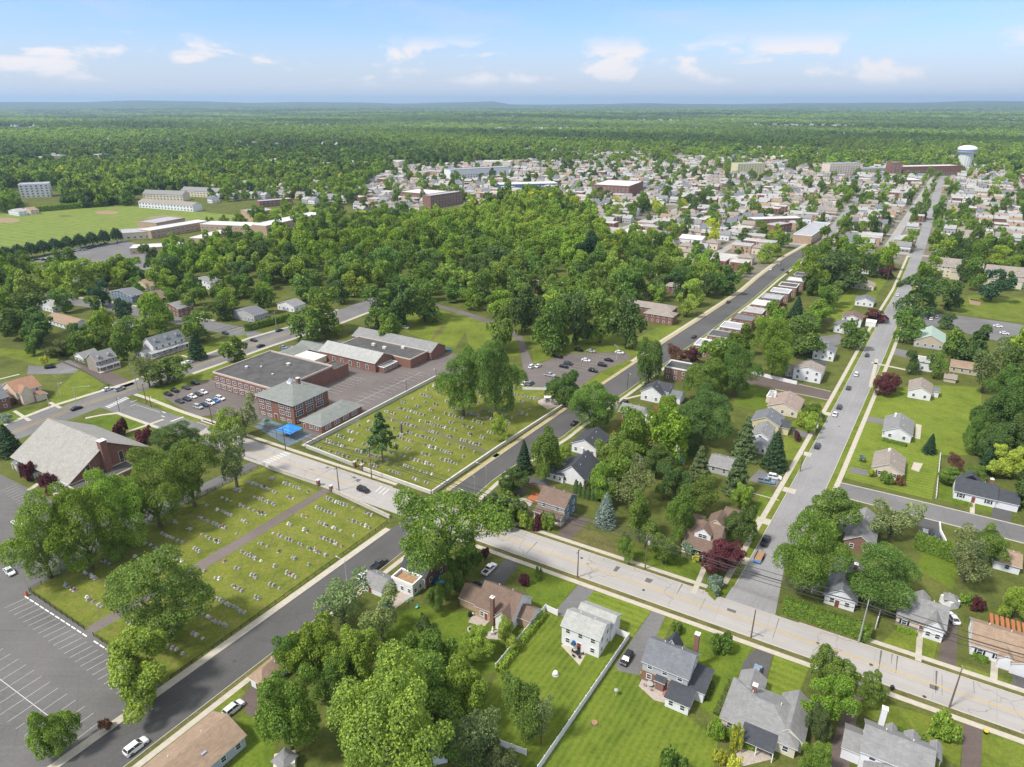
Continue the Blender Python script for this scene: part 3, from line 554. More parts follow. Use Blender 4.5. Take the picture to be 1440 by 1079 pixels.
# ------------------------------------------------------------ buildings
VINYL = siding('white_siding', (0.72, 0.72, 0.74)); CREAM = siding('cream_siding', (0.62, 0.57, 0.44)); GREYS = siding('grey_siding', (0.42, 0.43, 0.44)); BLUES = siding('blue_siding', (0.13, 0.19, 0.26)); TANS = siding('tan_siding', (0.5, 0.42, 0.32))
YELS = siding('yellow_siding', (0.6, 0.55, 0.32)); PALEB = siding('pale_blue_siding', (0.5, 0.55, 0.62)); STUC = plain('stucco', (0.6, 0.52, 0.42), 0.9, 0.12)
BRICK = brick('red_brick', (0.195, 0.088, 0.064)); BRICK2 = brick('brown_brick', (0.2, 0.105, 0.08)); BRICKT = brick('tan_brick', (0.4, 0.28, 0.19)); STONE = brick('field_stone', (0.3, 0.26, 0.22))
SH_G = shingle('grey_shingles', (0.225, 0.225, 0.225)); SH_D = shingle('charcoal_shingles', (0.06, 0.065, 0.075)); SH_B = shingle('brown_shingles', (0.17, 0.12, 0.095)); SH_T = shingle('tan_shingles', (0.29, 0.21, 0.15)); SH_L = shingle('pale_grey_shingles', (0.34, 0.345, 0.33)); SH_GG = shingle('greenish_grey_shingles', (0.2, 0.215, 0.2)); SH_M = shingle('mauve_shingles', (0.31, 0.24, 0.21)); SH_TP = shingle('taupe_shingles', (0.27, 0.235, 0.205)); SH_O = shingle('orange_tiles', (0.32, 0.185, 0.12)); SH_S = shingle('slate_shingles', (0.155, 0.165, 0.18))
FLATD = plain('tar_roof', (0.085, 0.083, 0.082), 0.95, 0.35, 0.25); FLATW = plain('white_membrane', (0.56, 0.55, 0.53), 0.7, 0.12, 0.3); FLATG = plain('grey_membrane', (0.33, 0.34, 0.36), 0.9, 0.22, 0.3); METG = plain('green_metal_roof', (0.33, 0.43, 0.35), 0.45, 0.1)
SHUT = plain('dark_shutter', (0.02, 0.022, 0.03), 0.5, 0.1); WOOD = plain('deck_wood', (0.32, 0.2, 0.11), 0.8, 0.25, 1.5); REDW = plain('red_stained_wood', (0.36, 0.13, 0.06), 0.8, 0.2, 1.5); VFENCE = plain('white_vinyl', (0.74, 0.74, 0.76), 0.4, 0.04); DOORM = plain('door_paint', (0.2, 0.06, 0.05), 0.4, 0.1)
_win = {}
def win_mesh(w, h, shut=False, frame=None):
    k = (round(w, 2), round(h, 2), shut, (frame or WHITE).name)
    if k not in _win:
        f = MB(); t = 0.12; F = frame or WHITE
        f.box(-w / 2 - t, -0.07, -t, -w / 2, 0.0, h + t, F); f.box(w / 2, -0.07, -t, w / 2 + t, 0.0, h + t, F); f.box(-w / 2, -0.07, h, w / 2, 0.0, h + t, F); f.box(-w / 2, -0.09, -t, w / 2, 0.0, 0, F); f.box(-w / 2, -0.05, h * 0.5 - 0.04, w / 2, 0.0, h * 0.5 + 0.04, F)
        n = max(1, int(round(w / 1.1)))
        for q in range(1, n): x = -w / 2 + w * q / n; f.box(x - 0.05, -0.06, 0, x + 0.05, 0.0, h, F)
        if shut:
            for s in (-1, 1): f.box(s * (w / 2 + 0.35) - 0.2, -0.045, -0.05, s * (w / 2 + 0.35) + 0.2, 0.0, h + 0.05, SHUT)
        g = MB(); g.box(-w / 2, -0.025, 0, w / 2, -0.002, h, GLASS)
        b = MB(); b.v, b.f, b.m, b.mats = list(f.v), list(f.f), list(f.m), list(f.mats); b.box(-w / 2, -0.025, 0, w / 2, -0.002, h, GLASS)
        _win[k] = (f.mesh('window'), g.mesh('pane'), b.mesh('window'))
    return _win[k]
_door = {}
def door_mesh(w=1.0, h=2.1, mat=None):
    k = (w, h, (mat or DOORM).name)
    if k not in _door:
        d = MB(); d.box(-w / 2, -0.05, 0, w / 2, 0, h, mat or DOORM); d.box(-w / 2 - 0.12, -0.08, 0, -w / 2, 0, h + 0.12, WHITE); d.box(w / 2, -0.08, 0, w / 2 + 0.12, 0, h + 0.12, WHITE); d.box(-w / 2, -0.08, h, w / 2, 0, h + 0.12, WHITE)
        _door[k] = d.mesh('door')
    return _door[k]
def frame_of(A, B, ang=None):
    a, b = (at(*A) if len(A) == 2 else A), (at(*B) if len(B) == 2 else B); L = (b - a).length
    if ang is None: ang = math.atan2((b - a).y, (b - a).x)
    m = (a + b) / 2; x = Vector((math.cos(ang), math.sin(ang), 0)); y = Vector((-x.y, x.x, 0))
    return m - x * L / 2, x, y, L, ang
def bar_roof(mb, L, D, wh, rise, mat, ov=0.45, along='x', t=0.16, trim=WHITE):      # gable roof in a local frame
    if along == 'y': P = lambda a, c, z: (c, a, z); La, Da = D, L
    else: P = lambda a, c, z: (a, c, z); La, Da = L, D
    sl = rise / (Da / 2); ze = wh - ov * sl + 0.04
    for s in (0, 1):
        y0, y1 = (-ov, Da / 2) if s == 0 else (Da / 2, Da + ov); z0, z1 = (ze, wh + rise + 0.04) if s == 0 else (wh + rise + 0.04, ze)
        x0, x1 = -ov * 0.7, La + ov * 0.7
        T = [P(x0, y0, z0 + t), P(x1, y0, z0 + t), P(x1, y1, z1 + t), P(x0, y1, z1 + t)]; Bt = [P(x0, y0, z0), P(x1, y0, z0), P(x1, y1, z1), P(x0, y1, z1)]
        fl = along == 'y'
        def q(pts, m): mb.poly(pts[::-1] if fl else pts, m)
        q(T, mat); q(Bt[::-1], trim)
        if s == 0: q([Bt[0], Bt[1], T[1], T[0]], trim)
        else: q([Bt[2], Bt[3], T[3], T[2]], trim)
        q([Bt[1], Bt[2], T[2], T[1]], trim); q([Bt[3], Bt[0], T[0], T[3]], trim)
def hip_roof(mb, L, D, wh, rise, mat, ov=0.5, trim=WHITE):
    x0, x1, y0, y1 = -ov, L + ov, -ov, D + ov; z = wh + 0.03; r = wh + rise
    h = min(L, D) / 2 + ov
    if L >= D: a, b = (x0 + h, D / 2, r), (x1 - h, D / 2, r)
    else: a, b = (L / 2, y0 + h, r), (L / 2, y1 - h, r)
    e = [(x0, y0, z + 0.15), (x1, y0, z + 0.15), (x1, y1, z + 0.15), (x0, y1, z + 0.15)]; g = [(p[0], p[1], z) for p in e]
    if L >= D:
        mb.poly([e[0], e[1], b, a], mat); mb.poly([e[2], e[3], a, b], mat); mb.poly([e[1], e[2], b], mat); mb.poly([e[3], e[0], a], mat)
    else:
        mb.poly([e[0], e[1], a], mat); mb.poly([e[2], e[3], b], mat); mb.poly([e[1], e[2], b, a], mat); mb.poly([e[3], e[0], a, b], mat)
    for i in range(4): j = (i + 1) % 4; mb.poly([g[i], g[j], e[j], e[i]], trim)
    mb.poly(g[::-1], trim)
def block(root, o, x, y, L, D, wh, roof, rise, wall, roofm, gablem=None, base=None, ov=0.45, prefix=''):
    """walls and roof as two parts of a building; o, x, y: corner and axes in world, root: the building"""
    rl = root.location; ang = math.atan2(x.y, x.x)
    w = MB()
    if roof == 'gable':
        w.poly([(0, 0, 0), (L, 0, 0), (L, 0, wh), (0, 0, wh)], wall); w.poly([(L, D, 0), (0, D, 0), (0, D, wh), (L, D, wh)], wall)
        w.poly([(L, 0, 0), (L, D, 0), (L, D, wh), (L, D / 2, wh + rise), (L, 0, wh)], gablem or wall); w.poly([(0, D, 0), (0, 0, 0), (0, 0, wh), (0, D / 2, wh + rise), (0, D, wh)], gablem or wall)
    elif roof == 'gablep':
        w.poly([(0, 0, 0), (L, 0, 0), (L, 0, wh), (L / 2, 0, wh + rise), (0, 0, wh)], gablem or wall); w.poly([(L, D, 0), (0, D, 0), (0, D, wh), (L / 2, D, wh + rise), (L, D, wh)], gablem or wall)
        w.poly([(L, 0, 0), (L, D, 0), (L, D, wh), (L, 0, wh)], wall); w.poly([(0, D, 0), (0, 0, 0), (0, 0, wh), (0, D, wh)], wall)
    else:
        w.box(0, 0, 0, L, D, wh, wall)
    if base: w.box(-0.06, -0.06, 0, L + 0.06, D + 0.06, base[0], base[1])
    child(prefix + 'wall', w.mesh('wall'), root, o - rl, ang)
    r = MB(); nm = 'roof'
    if roof == 'gable': bar_roof(r, L, D, wh, rise, roofm, ov, 'x')
    elif roof == 'gablep': bar_roof(r, L, D, wh, rise, roofm, ov, 'y')
    elif roof == 'hip': hip_roof(r, L, D, wh, rise, roofm, ov)
    elif roof == 'flat':
        r.box(0.32, 0.32, wh + 0.004, L - 0.32, D - 0.32, wh + 0.12, roofm)
        pr = MB(); tm = gablem or wall
        pr.box(-0.08, -0.08, wh + 0.002, L + 0.08, 0.3, wh + rise, tm); pr.box(-0.08, D - 0.3, wh + 0.002, L + 0.08, D + 0.08, wh + rise, tm); pr.box(-0.08, 0.302, wh + 0.002, 0.3, D - 0.302, wh + rise, tm); pr.box(L - 0.3, 0.302, wh + 0.002, L + 0.08, D - 0.302, wh + rise, tm)
        child(prefix + 'parapet', pr.mesh('parapet'), root, o - rl, ang)
    elif roof == 'shed':
        z1 = wh + rise; e = 0.35
        r.poly([(-e, -e, wh + .15), (L + e, -e, wh + .15), (L + e, D, z1 + .15), (-e, D, z1 + .15)], roofm); r.poly([(-e, -e, wh), (-e, D, z1), (L + e, D, z1), (L + e, -e, wh)], WHITE)
        r.poly([(-e, -e, wh), (L + e, -e, wh), (L + e, -e, wh + .15), (-e, -e, wh + .15)], WHITE); r.poly([(L + e, -e, wh), (L + e, D, z1), (L + e, D, z1 + .15), (L + e, -e, wh + .15)], WHITE); r.poly([(-e, D, z1), (-e, -e, wh), (-e, -e, wh + .15), (-e, D, z1 + .15)], WHITE)
    if r.v: child(prefix + 'roof', r.mesh('roof'), root, o - rl, ang)
def put_window(root, o, x, y, side, L, D, t, z, w=1.1, h=1.4, detail=2, shut=False, frame=None, proud=0.0):
    ang = math.atan2(x.y, x.x); F, G, Bo = win_mesh(w, h, shut, frame); e = 0.004 + proud
    p, a = {'f': (o + x * t - y * e, ang), 'r': (o + x * (L + e) + y * t, ang + math.pi / 2), 'b': (o + x * t + y * (D + e), ang + math.pi), 'l': (o - x * e + y * t, ang - math.pi / 2)}[side]
    loc = Vector((p.x, p.y, z)) - root.location
    if detail >= 2:
        wf = child('window', F, root, loc, a); child('pane', G, wf)
    else: wf = child('window', Bo, root, loc, a)
    return wf
def put_door(root, o, x, y, side, L, D, t, w=1.0, h=2.1, mat=None, name='door'):
    ang = math.atan2(x.y, x.x); e = 0.004
    p, a = {'f': (o + x * t - y * e, ang), 'r': (o + x * (L + e) + y * t, ang + math.pi / 2), 'l': (o - x * e + y * t, ang - math.pi / 2)}[side]
    return child(name, door_mesh(w, h, mat), root, Vector((p.x, p.y, 0.02)) - root.location, a)
def put_chimney(root, o, x, y, u, v, z0, z1, w=0.9, mat=None):
    c = MB(); c.box(-w / 2, -w / 2, z0, w / 2, w / 2, z1, mat or BRICK); c.box(-w / 2 - 0.08, -w / 2 - 0.08, z1 + 0.002, w / 2 + 0.08, w / 2 + 0.08, z1 + 0.15, WHITE); c.box(-0.2, -0.2, z1 + 0.152, 0.2, 0.2, z1 + 0.5, STUC)
    child('chimney', c.mesh('chimney'), root, o + x * u + y * v - root.location, math.atan2(x.y, x.x))
def put_dormer(root, o, x, y, u, v, z, w=1.8, h=1.5, d=3.0, wall=None, roofm=None, side='f', detail=2):   # small gabled dormer facing -y (or +y)
    s = 1 if side == 'f' else -1; xx, yy = x * s, y * s; p = o + x * u + y * v
    m = MB(); m.poly([(-w / 2, 0, 0), (w / 2, 0, 0), (w / 2, 0, h), (0, 0, h + w * .4), (-w / 2, 0, h)], wall or VINYL); m.poly([(w / 2, 0, 0), (w / 2, d, 0), (w / 2, d, h), (w / 2, 0, h)], wall or VINYL); m.poly([(-w / 2, d, 0), (-w / 2, 0, 0), (-w / 2, 0, h), (-w / 2, d, h)], wall or VINYL)
    e = 0.25; r = h + w * .4
    m.poly([(-w / 2 - e, -e, h - e * .8), (0, -e, r + .06), (0, d, r + .06), (-w / 2 - e, d, h - e * .8)][::-1], roofm); m.poly([(w / 2 + e, -e, h - e * .8), (0, -e, r + .06), (0, d, r + .06), (w / 2 + e, d, h - e * .8)], roofm)
    dm = child('dormer', m.mesh('dormer'), root, Vector((p.x, p.y, z)) - root.location, math.atan2(xx.y, xx.x))
    if detail: child('pane', win_mesh(w * 0.5, h * 0.6)[2], dm, (0, -0.005, h * 0.25), 0)
    return dm
NEARB = []
_vm = MB(); _vm.tube([(0, 0, 0), (0, 0, .75)], .09, WHITE, 6); VENT = _vm.mesh('vent_pipe')
def house(name, label, cat, A, B, D, wh, roof, rise, wall, roofm, ang='U', gablem=None, base=None, fr=None, rt=None, lf=None, detail=2, shut=False, door=None, chim=None, ov=0.45, group=None, frame=None, storeys=None, auto=True):
    an = AU if ang == 'U' else AV if ang == 'V' else ang
    o, x, y, L, an = frame_of(A, B, an)
    c = o + x * L / 2 + y * D / 2
    root = empty(name, c); tag(root, label, cat, group)
    block(root, o, x, y, L, D, wh, roof, rise, wall, roofm, gablem, base, ov)
    occupy([o - x * 2 - y * 2, o + x * (L + 2) - y * 2, o + x * (L + 2) + y * (D + 2), o - x * 2 + y * (D + 2)])
    NEARB.append((c.x, c.y, max(L, D)))
    st = storeys or max(1, int(round(wh / 2.9)))
    if auto and detail:
        for side, S in (('f', L), ('r', D), ('l', D)):
            n = max(1, int(S / 3.2))
            if side != 'f' and (side == 'r') == (c.x > 60) and detail < 2: continue
            for k in range(st):
                for i in range(n):
                    t = S * (i + 0.5) / n
                    if k == 0 and side == 'f' and door is not None and abs(t - door) < 1.0: continue
                    put_window(root, o, x, y, side, L, D, t, 0.95 + k * 2.8, 1.0, 1.25, detail, shut and side == 'f', frame, 0.06 if base and 0.95 + k * 2.8 < base[0] else 0)
    if door is not None: put_door(root, o, x, y, 'f', L, D, door)
    if chim: put_chimney(root, o, x, y, *chim)
    if detail >= 2 and roof in ('gable', 'gablep', 'hip') and name != 'church':
        for fu, fv in ((.3, .66), (.7, .6)):
            S_, f = (D, fv) if roof != 'gablep' else (L, fv); zz = wh + rise * (1 - abs(f - .5) * 2); u, v = (L * fu, D * f) if roof != 'gablep' else (L * f, D * fu)
            child('vent_pipe', VENT, root, o + x * u + y * v + Vector((0, 0, zz - .1)) - root.location)
    H_ = dict(root=root, o=o, x=x, y=y, L=L, D=D, wh=wh, rise=rise); return H_
def wing(h, u, v, L, D, wh, roof, rise, wall, roofm, gablem=None, rot=0, win='', detail=2, ov=0.35):
    o = h['o'] + h['x'] * u + h['y'] * v; block(h['root'], o, h['x'], h['y'], L, D, wh, roof, rise, wall, roofm, gablem, ov=ov)
    x, y = h['x'], h['y']; occupy([o, o + x * L, o + x * L + y * D, o + y * D])
    for side in win:
        S = L if side in 'fb' else D; n = max(1, int(S / 2.0))
        for i in range(n): put_window(h['root'], o, x, y, side, L, D, S * (i + 0.5) / n, 0.9, 0.9, 1.2, detail)
def porch(h, u, v, L, D, hh, roofm, rise=0.7):             # posts, deck and a lean-to roof in front of y = v
    o = h['o'] + h['x'] * u + h['y'] * (v - D); x, y = h['x'], h['y']; rl = h['root'].location; an = math.atan2(x.y, x.x)
    m = MB(); m.box(0, 0, 0.05, L, D - 0.01, 0.35, STUC); child('porch_floor', m.mesh('porch_floor'), h['root'], o - rl, an)
    n = max(2, int(L / 2.6) + 1)
    pm = MB(); pm.box(-0.1, -0.1, 0.35, 0.1, 0.1, hh, WHITE); me = pm.mesh('post')
    for i in range(n): child('post', me, h['root'], o + x * (0.15 + (L - 0.3) * i / (n - 1)) + y * 0.15 - rl, an)
    r = MB(); e = 0.25; z0, z1 = hh, hh + rise
    r.poly([(-e, -e, z0 + .15), (L + e, -e, z0 + .15), (L + e, D - .01, z1 + .15), (-e, D - .01, z1 + .15)], roofm); r.poly([(-e, -e, z0), (-e, D - .01, z1), (L + e, D - .01, z1), (L + e, -e, z0)], WHITE); r.poly([(-e, -e, z0), (L + e, -e, z0), (L + e, -e, z0 + .15), (-e, -e, z0 + .15)], WHITE)
    r.poly([(L + e, -e, z0), (L + e, D - .01, z1), (L + e, D - .01, z1 + .15), (L + e, -e, z0 + .15)], WHITE); r.poly([(-e, D - .01, z1), (-e, -e, z0), (-e, -e, z0 + .15), (-e, D - .01, z1 + .15)], WHITE)
    child('porch_roof', r.mesh('porch_roof'), h['root'], o - rl, an)
# --- the block in front of the camera
h = house('ranch_house', 'long ranch house with tan shingle roof at the bottom edge beside the side street', 'house', (233, 1140), (351, 1053), 10, 3.0, 'gable', 2.2, PALEB, SH_T, 'V', detail=2, door=9)
m = MB(); m.box(-.5, -.5, 0, .5, .5, .08, glass('skylight_glass', (.25, .32, .4))); 
child('skylight', m.mesh('skylight'), h['root'], h['o'] + h['x'] * 9.5 + h['y'] * 2.4 + Vector((0, 0, 4.2)) - h['root'].location, AV)
house('garage', 'small white garage with tan hip roof at the end of a brown driveway', 'garage', (353, 966), (372, 974), 8, 2.6, 'hip', 1.9, VINYL, SH_T, 'U', door=2.2, auto=False)
h = house('bungalow', 'white and brick bungalow with charcoal roof half hidden under the broad oak by the junction', 'house', (563, 816), (600, 827), 9.5, 3.6, 'gable', 4.2, VINYL, SH_D, 'U', gablem=BRICK2)
wing(h, 0.3, -4.2, 7.0, 4.19, 2.9, 'flat', 1.0, VINYL, WOOD, WHITE, win='fr')
house('garage', 'white detached garage with grey gable roof beside the brick patio', 'garage', (511, 829), (537, 841), 5.5, 2.5, 'gable', 1.6, VINYL, SH_G, 'U', door=2.5, auto=False)
h = house('cape_house', 'tan brick cape house with brown roof and tall brick chimney', 'house', (667, 870), (723, 884), 9.5, 3.6, 'gable', 4.0, BRICKT, SH_B, 'U', gablem=VINYL, door=3.0, chim=(5.2, -0.5, 0.02, 8.4, 0.9, BRICK2))
wing(h, -5.8, 1.2, 5.79, 6.0, 2.6, 'gable', 2.2, BRICKT, SH_B, VINYL); wing(h, h['L'] + .01, 2.6, 3.4, 5, 2.7, 'gable', 1.8, BRICKT, SH_B, VINYL, win='r')
wing(h, 6.6, -1.4, 3.6, 5.2, 3.8, 'gablep', 2.0, VINYL, SH_B, win='f')
h = house('two_storey_house', 'white two storey house with pale grey roof inside the white vinyl fence', 'house', (789, 905), (842, 925), 6.4, 5.6, 'gable', 1.9, VINYL, SH_L, 'U', door=4.6)
wing(h, 0.8, 6.41, h['L'] - 0.4, 5.6, 4.0, 'gable', 1.6, VINYL, SH_L)
m = MB(); m.box(0, 0, 2.9, h['L'], .12, 3.05, GREYS)
h = house('colonial_house', 'grey and brick colonial house with slate roof, brick chimney and white sunroom', 'house', (902, 954), (964, 981), 8.2, 5.4, 'gable', 2.9, GREYS, SH_S, 'U', base=(2.7, BRICK2), door=5.5, chim=(9.2, 8.75, 0.02, 10.2, 1.0, BRICK))
wing(h, h['L'] - 3.2, -4.6, 5.0, 4.59, 2.5, 'shed', .6, VINYL, SH_D, WHITE, win='fr'); wing(h, h['L'] + .01, 0.2, 3.6, 7.2, 2.8, 'shed', .5, VINYL, SH_D, WHITE, win='r'); wing(h, 2.6, 6.9, 3.2, 3.0, 5.0, 'gablep', 2.6, GREYS, SH_D); wing(h, 3.6, -1.2, 1.8, 1.19, 2.5, 'shed', .5, BRICK2, SH_D)
h = house('ranch_house', 'wide ranch house with grey roof and square charcoal patio roof', 'house', (1012, 1024), (1116, 1066), 11.5, 2.8, 'hip', 3.1, CREAM, SH_G, 'U', chim=(4.5, 8.2, 3.2, 6.6))
wing(h, h['L'] - 4.5, 2, 5.5, 11, 2.75, 'gablep', 2.2, CREAM, SH_G, win='f'); wing(h, 0.8, 9.5, 5, 5.5, 2.7, 'gablep', 1.7, CREAM, SH_G)
m = MB(); z = 3.0
m.poly([(0, 0, 2.6), (6.6, 0, 2.6), (6.6, 5.6, 3.9), (0, 5.6, 3.9)], SH_D); m.poly([(0, 0, 2.5), (0, 5.6, 3.8), (6.6, 5.6, 3.8), (6.6, 0, 2.5)], WHITE); m.poly([(0, 0, 2.5), (6.6, 0, 2.5), (6.6, 0, 2.6), (0, 0, 2.6)], WHITE)
for u in (.15, 3.3, 6.45): m.box(u - .09, .1, .02, u + .09, .28, 2.5, WHITE)
child('patio_roof', m.mesh('patio_roof'), h['root'], h['o'] + h['x'] * 4.4 - h['y'] * 3.3 - h['root'].location, AU)
h = house('dormered_house', 'white house with three dormers and a white chimney at the bottom right corner', 'house', (1205, 1084), (1300, 1120), 8, 5.2, 'gable', 2.6, VINYL, SH_G, 'U', chim=(2.6, 8.2, 0.02, 9.6, 1.0, VINYL))
for u, w_ in ((4.4, 1.6), (8.0, 2.4), (12.0, 1.6)): put_dormer(h['root'], h['o'], h['x'], h['y'], u, 8.0, 4.6, w_, 1.6, 4.2, VINYL, SH_G, 'b')
wing(h, 1.0, -6, 9, 5.99, 2.9, 'gablep', 1.8, VINYL, SH_G, win='fr'); wing(h, -3.2, 1.2, 3.19, 6, 3, 'gable', 1.5, VINYL, SH_G)
# --- right of the main road
h = house('cape_house', 'grey roofed cape house with white front gable next to the brown driveway', 'house', (1259, 878), (1325, 900), 9, 3.2, 'gable', 3.3, STUC, SH_G, 'U', base=(1.1, STONE), door=5.4, shut=True)
wing(h, h['L'] - 4.3, -1.5, 4.0, 6, 3.2, 'gablep', 2.4, VINYL, SH_G, win='f')
put_dormer(h['root'], h['o'], h['x'], h['y'], 4.6, 8.6, 3.4, 3.4, 1.6, 3.6, GREYS, SH_G, 'b')
h = house('ranch_house', 'white ranch house with tan roof and entrance gable at the right edge', 'house', (1363, 918), (1440, 946), 10, 3.0, 'gable', 2.6, VINYL, SH_T, 'U', shut=True, door=6.6)
wing(h, 5.2, -1.6, 2.8, 3, 2.8, 'gablep', 1.2, VINYL, SH_T); wing(h, h['L'] - 3.0, -2.2, 6, 8, 2.7, 'gablep', 1.6, VINYL, SH_T)
m = MB()
for k in range(9): m.box(k * 1.1, 0, 2.7, k * 1.1 + .7, 4.2, 2.82, REDW)
for u in (0.1, 4.8, 9.4): m.box(u, 3.9, .02, u + .15, 4.05, 2.698, REDW)
child('pergola', m.mesh('pergola'), h['root'], h['o'] + h['x'] * 4 + h['y'] * 10.6 - h['root'].location, AU)
h = house('bungalow', 'dark roofed bungalow with white front gable behind the long hedge', 'house', (1158, 848), (1200, 861), 17, 2.9, 'gablep', 2.7, VINYL, SH_S, 'U', gablem=VINYL, door=3, chim=(5.5, 12, 4, 6.4))
h = house('bungalow', 'pale grey roofed bungalow hidden between street trees south of the cross street', 'house', (1186, 770), (1226, 783), 17, 3.0, 'gablep', 2.4, BRICK2, SH_G, 'U'); wing(h, -3, 9, 2.99, 5, 2.6, 'flat', .2, VINYL, FLATW, WHITE)
h = house('ranch_house', 'white ranch house with charcoal roof, shutters and attached garage beyond the cross street', 'house', (1340, 700), (1398, 715), 9, 3.0, 'gable', 2.8, VINYL, SH_D, 'U', shut=True, door=5.4, chim=(9.4, 5.0, 3.0, 7.4))
wing(h, h['L'] + .01, 0.4, 6, 8.2, 2.7, 'gable', 2.0, VINYL, SH_D); put_dormer(h['root'], h['o'], h['x'], h['y'], 4, 8.2, 3.4, 6.5, 1.3, 3.4, VINYL, SH_D, 'b', 0)
house('small_house', 'small white house with tan roof at the right edge below the cross street', 'house', (1396, 798), (1432, 810), 7.5, 2.6, 'gable', 1.6, VINYL, SH_T, 'U')
h = house('bungalow', 'brown roofed bungalow with wide white front dormer above the main road', 'house', (962, 770), (1006, 785), 11, 3.0, 'gable', 4.2, STUC, SH_B, 'U', door=4.4, detail=2)
put_dormer(h['root'], h['o'], h['x'], h['y'], 4.6, 1.2, 3.9, 4.6, 1.9, 4.0, VINYL, SH_B, 'f'); porch(h, 0, 0, h['L'], 2.4, 2.5, SH_B, 0.6)
wing(h, 3.2, 11.01, 5.5, 6, 3.0, 'gablep', 2.2, STUC, SH_B); wing(h, 6.0, 17.02, 6.5, 6.5, 2.7, 'hip', 1.8, STUC, SH_B); wing(h, -.6, 7, 3, 5, 4.4, 'gable', 1.6, STUC, SH_B)
h = house('two_storey_house', 'blue two storey house with brown roof and front porch beside the main road', 'house', (758, 722), (791, 738), 8.6, 5.5, 'gable', 2.6, GREYS, SH_B, 'U', gablem=BLUES, detail=2)
porch(h, 0, 0, h['L'], 2.4, 2.6, SH_B, 0.8)
h = house('gabled_house', 'white house with charcoal roof and broad white gable behind the blue house', 'house', (786, 676), (820, 687), 13, 3.4, 'gablep', 3.6, VINYL, SH_D, 'U', chim=(3.0, 12, 4.8, 8.0, .9, VINYL)); wing(h, -4.4, -0.8, 6.4, 6.5, 2.8, 'gable', 1.8, VINYL, SH_D, win='f'); wing(h, -2.0, 8, 1.99, 5, 2.6, 'shed', .8, VINYL, SH_D)
house('gabled_house', 'white house with charcoal roof standing beside the street tree across from the cemetery wall', 'house', (805, 634), (837, 645), 12, 3.6, 'gablep', 2.5, VINYL, SH_D, 'U')
h = house('gabled_house', 'white house with two skylights in its charcoal roof beside the lamp post', 'house', (902, 561), (928, 569), 9, 4.0, 'gablep', 3.0, VINYL, SH_D, 'U'); wing(h, 5, 4, 6, 7, 4.4, 'gable', 2.6, VINYL, SH_D); wing(h, h['L'] + 1.2, 3.4, 6, 6.5, 3.0, 'gable', 1.6, VINYL, SH_S)
h = house('brick_bungalow', 'red brick bungalow with grey hip roof and white carport in a fenced yard', 'house', (871, 586), (899, 595), 8.5, 2.8, 'gable', 2.1, BRICK, SH_G, 'U', gablem=VINYL, door=2.2, chim=(6.5, -0.3, .02, 4.6, .6)); wing(h, h['L'] + .01, 1.6, 4, 4.6, 2.3, 'flat', .15, VINYL, FLATW, WHITE)
house('brick_twin_house', 'dark brick twin house with white parapet behind the skylight house', 'house', (935, 532), (963, 541), 10, 6.0, 'flat', .6, BRICK2, FLATD, 'U', gablem=WHITE, detail=1)
# --- twins up the side street
p0, p1 = at(974, 501), at(1114, 399); NT = 11
cols = [(FLATG, WHITE, 'grey'), (FLATD, GREYS, 'dark grey'), (FLATG, WHITE, 'pale grey'), (SH_S, BRICK2, 'slate'), (FLATG, STUC, 'tan rimmed'), (FLATW, WHITE, 'bright white'), (FLATG, GREYS, 'mid grey'), (FLATG, WHITE, 'whitish'), (FLATD, WHITE, 'tar black'), (FLATW, GREYS, 'chalk white'), (FLATD, GREYS, 'black')]
for k in range(NT):
    a = p0.lerp(p1, k / (NT - 1)); rm, tm, cn = cols[k]
    house('brick_twin_house', '%s flat roofed brick twin, %s along the row counted from the maroon tree' % (cn, ordinal(k)), 'house', a, a + U * 11.5, 11.2, 6.0, 'flat', .55, BRICK2, rm, 'U', gablem=tm, detail=1, group='brick twins along the side street')
# --- both sides of the hill street
h = house('two_storey_house', 'cream two storey house with taupe roof on the corner of the brown cross street', 'house', (1115, 532), (1152, 541), 9, 5.4, 'gablep', 1.8, VINYL, SH_TP, 'U'); wing(h, -3.6, 2.0, 3.59, 6, 3.0, 'gable', 1.4, GREYS, SH_TP, win='f'); wing(h, 4, 9.01, 8, 6, 5.2, 'gable', 1.6, VINYL, SH_D)
h = house('split_level_house', 'white split level house with dark stepped roofs up the hill street from the cream house', 'house', (1143, 503), (1170, 510), 9, 4.6, 'gablep', 1.7, VINYL, SH_S, 'U'); wing(h, -4, 9.01, 9, 7, 4.8, 'gablep', 1.6, VINYL, SH_L)
h = house('ranch_house', 'mauve roofed ranch house beside the brown cross street', 'house', (1080, 578), (1119, 590), 14, 3.0, 'gablep', 2.5, STUC, SH_M, 'U', chim=(1, 9, 2.9, 5.6, .8, VINYL)); wing(h, -2.6, 10, 2.59, 8, 2.8, 'flat', .2, STUC, FLATG, WHITE)
h = house('gabled_house', 'pale yellow house with slate roof between the mauve and grey roofs', 'house', (1056, 603), (1092, 614), 10, 4.0, 'gablep', 2.6, YELS, SH_S, 'U'); wing(h, h['L'] + .01, 2, 3.4, 7, 3, 'gable', 1.6, YELS, SH_D)
h = house('split_level_house', 'white house with grey roof and lower front wing beside the olive conifer', 'house', (1055, 626), (1078, 633), 11, 4.6, 'gablep', 1.8, VINYL, SH_G, 'U'); wing(h, 0.6, -5, 6, 4.99, 3.0, 'gablep', 1.4, VINYL, SH_S, win='f')
house('ranch_house', 'low grey house glimpsed between the olive conifers', 'house', (996, 662), (1024, 672), 9, 2.9, 'gable', 1.7, GREYS, SH_G, 'U')
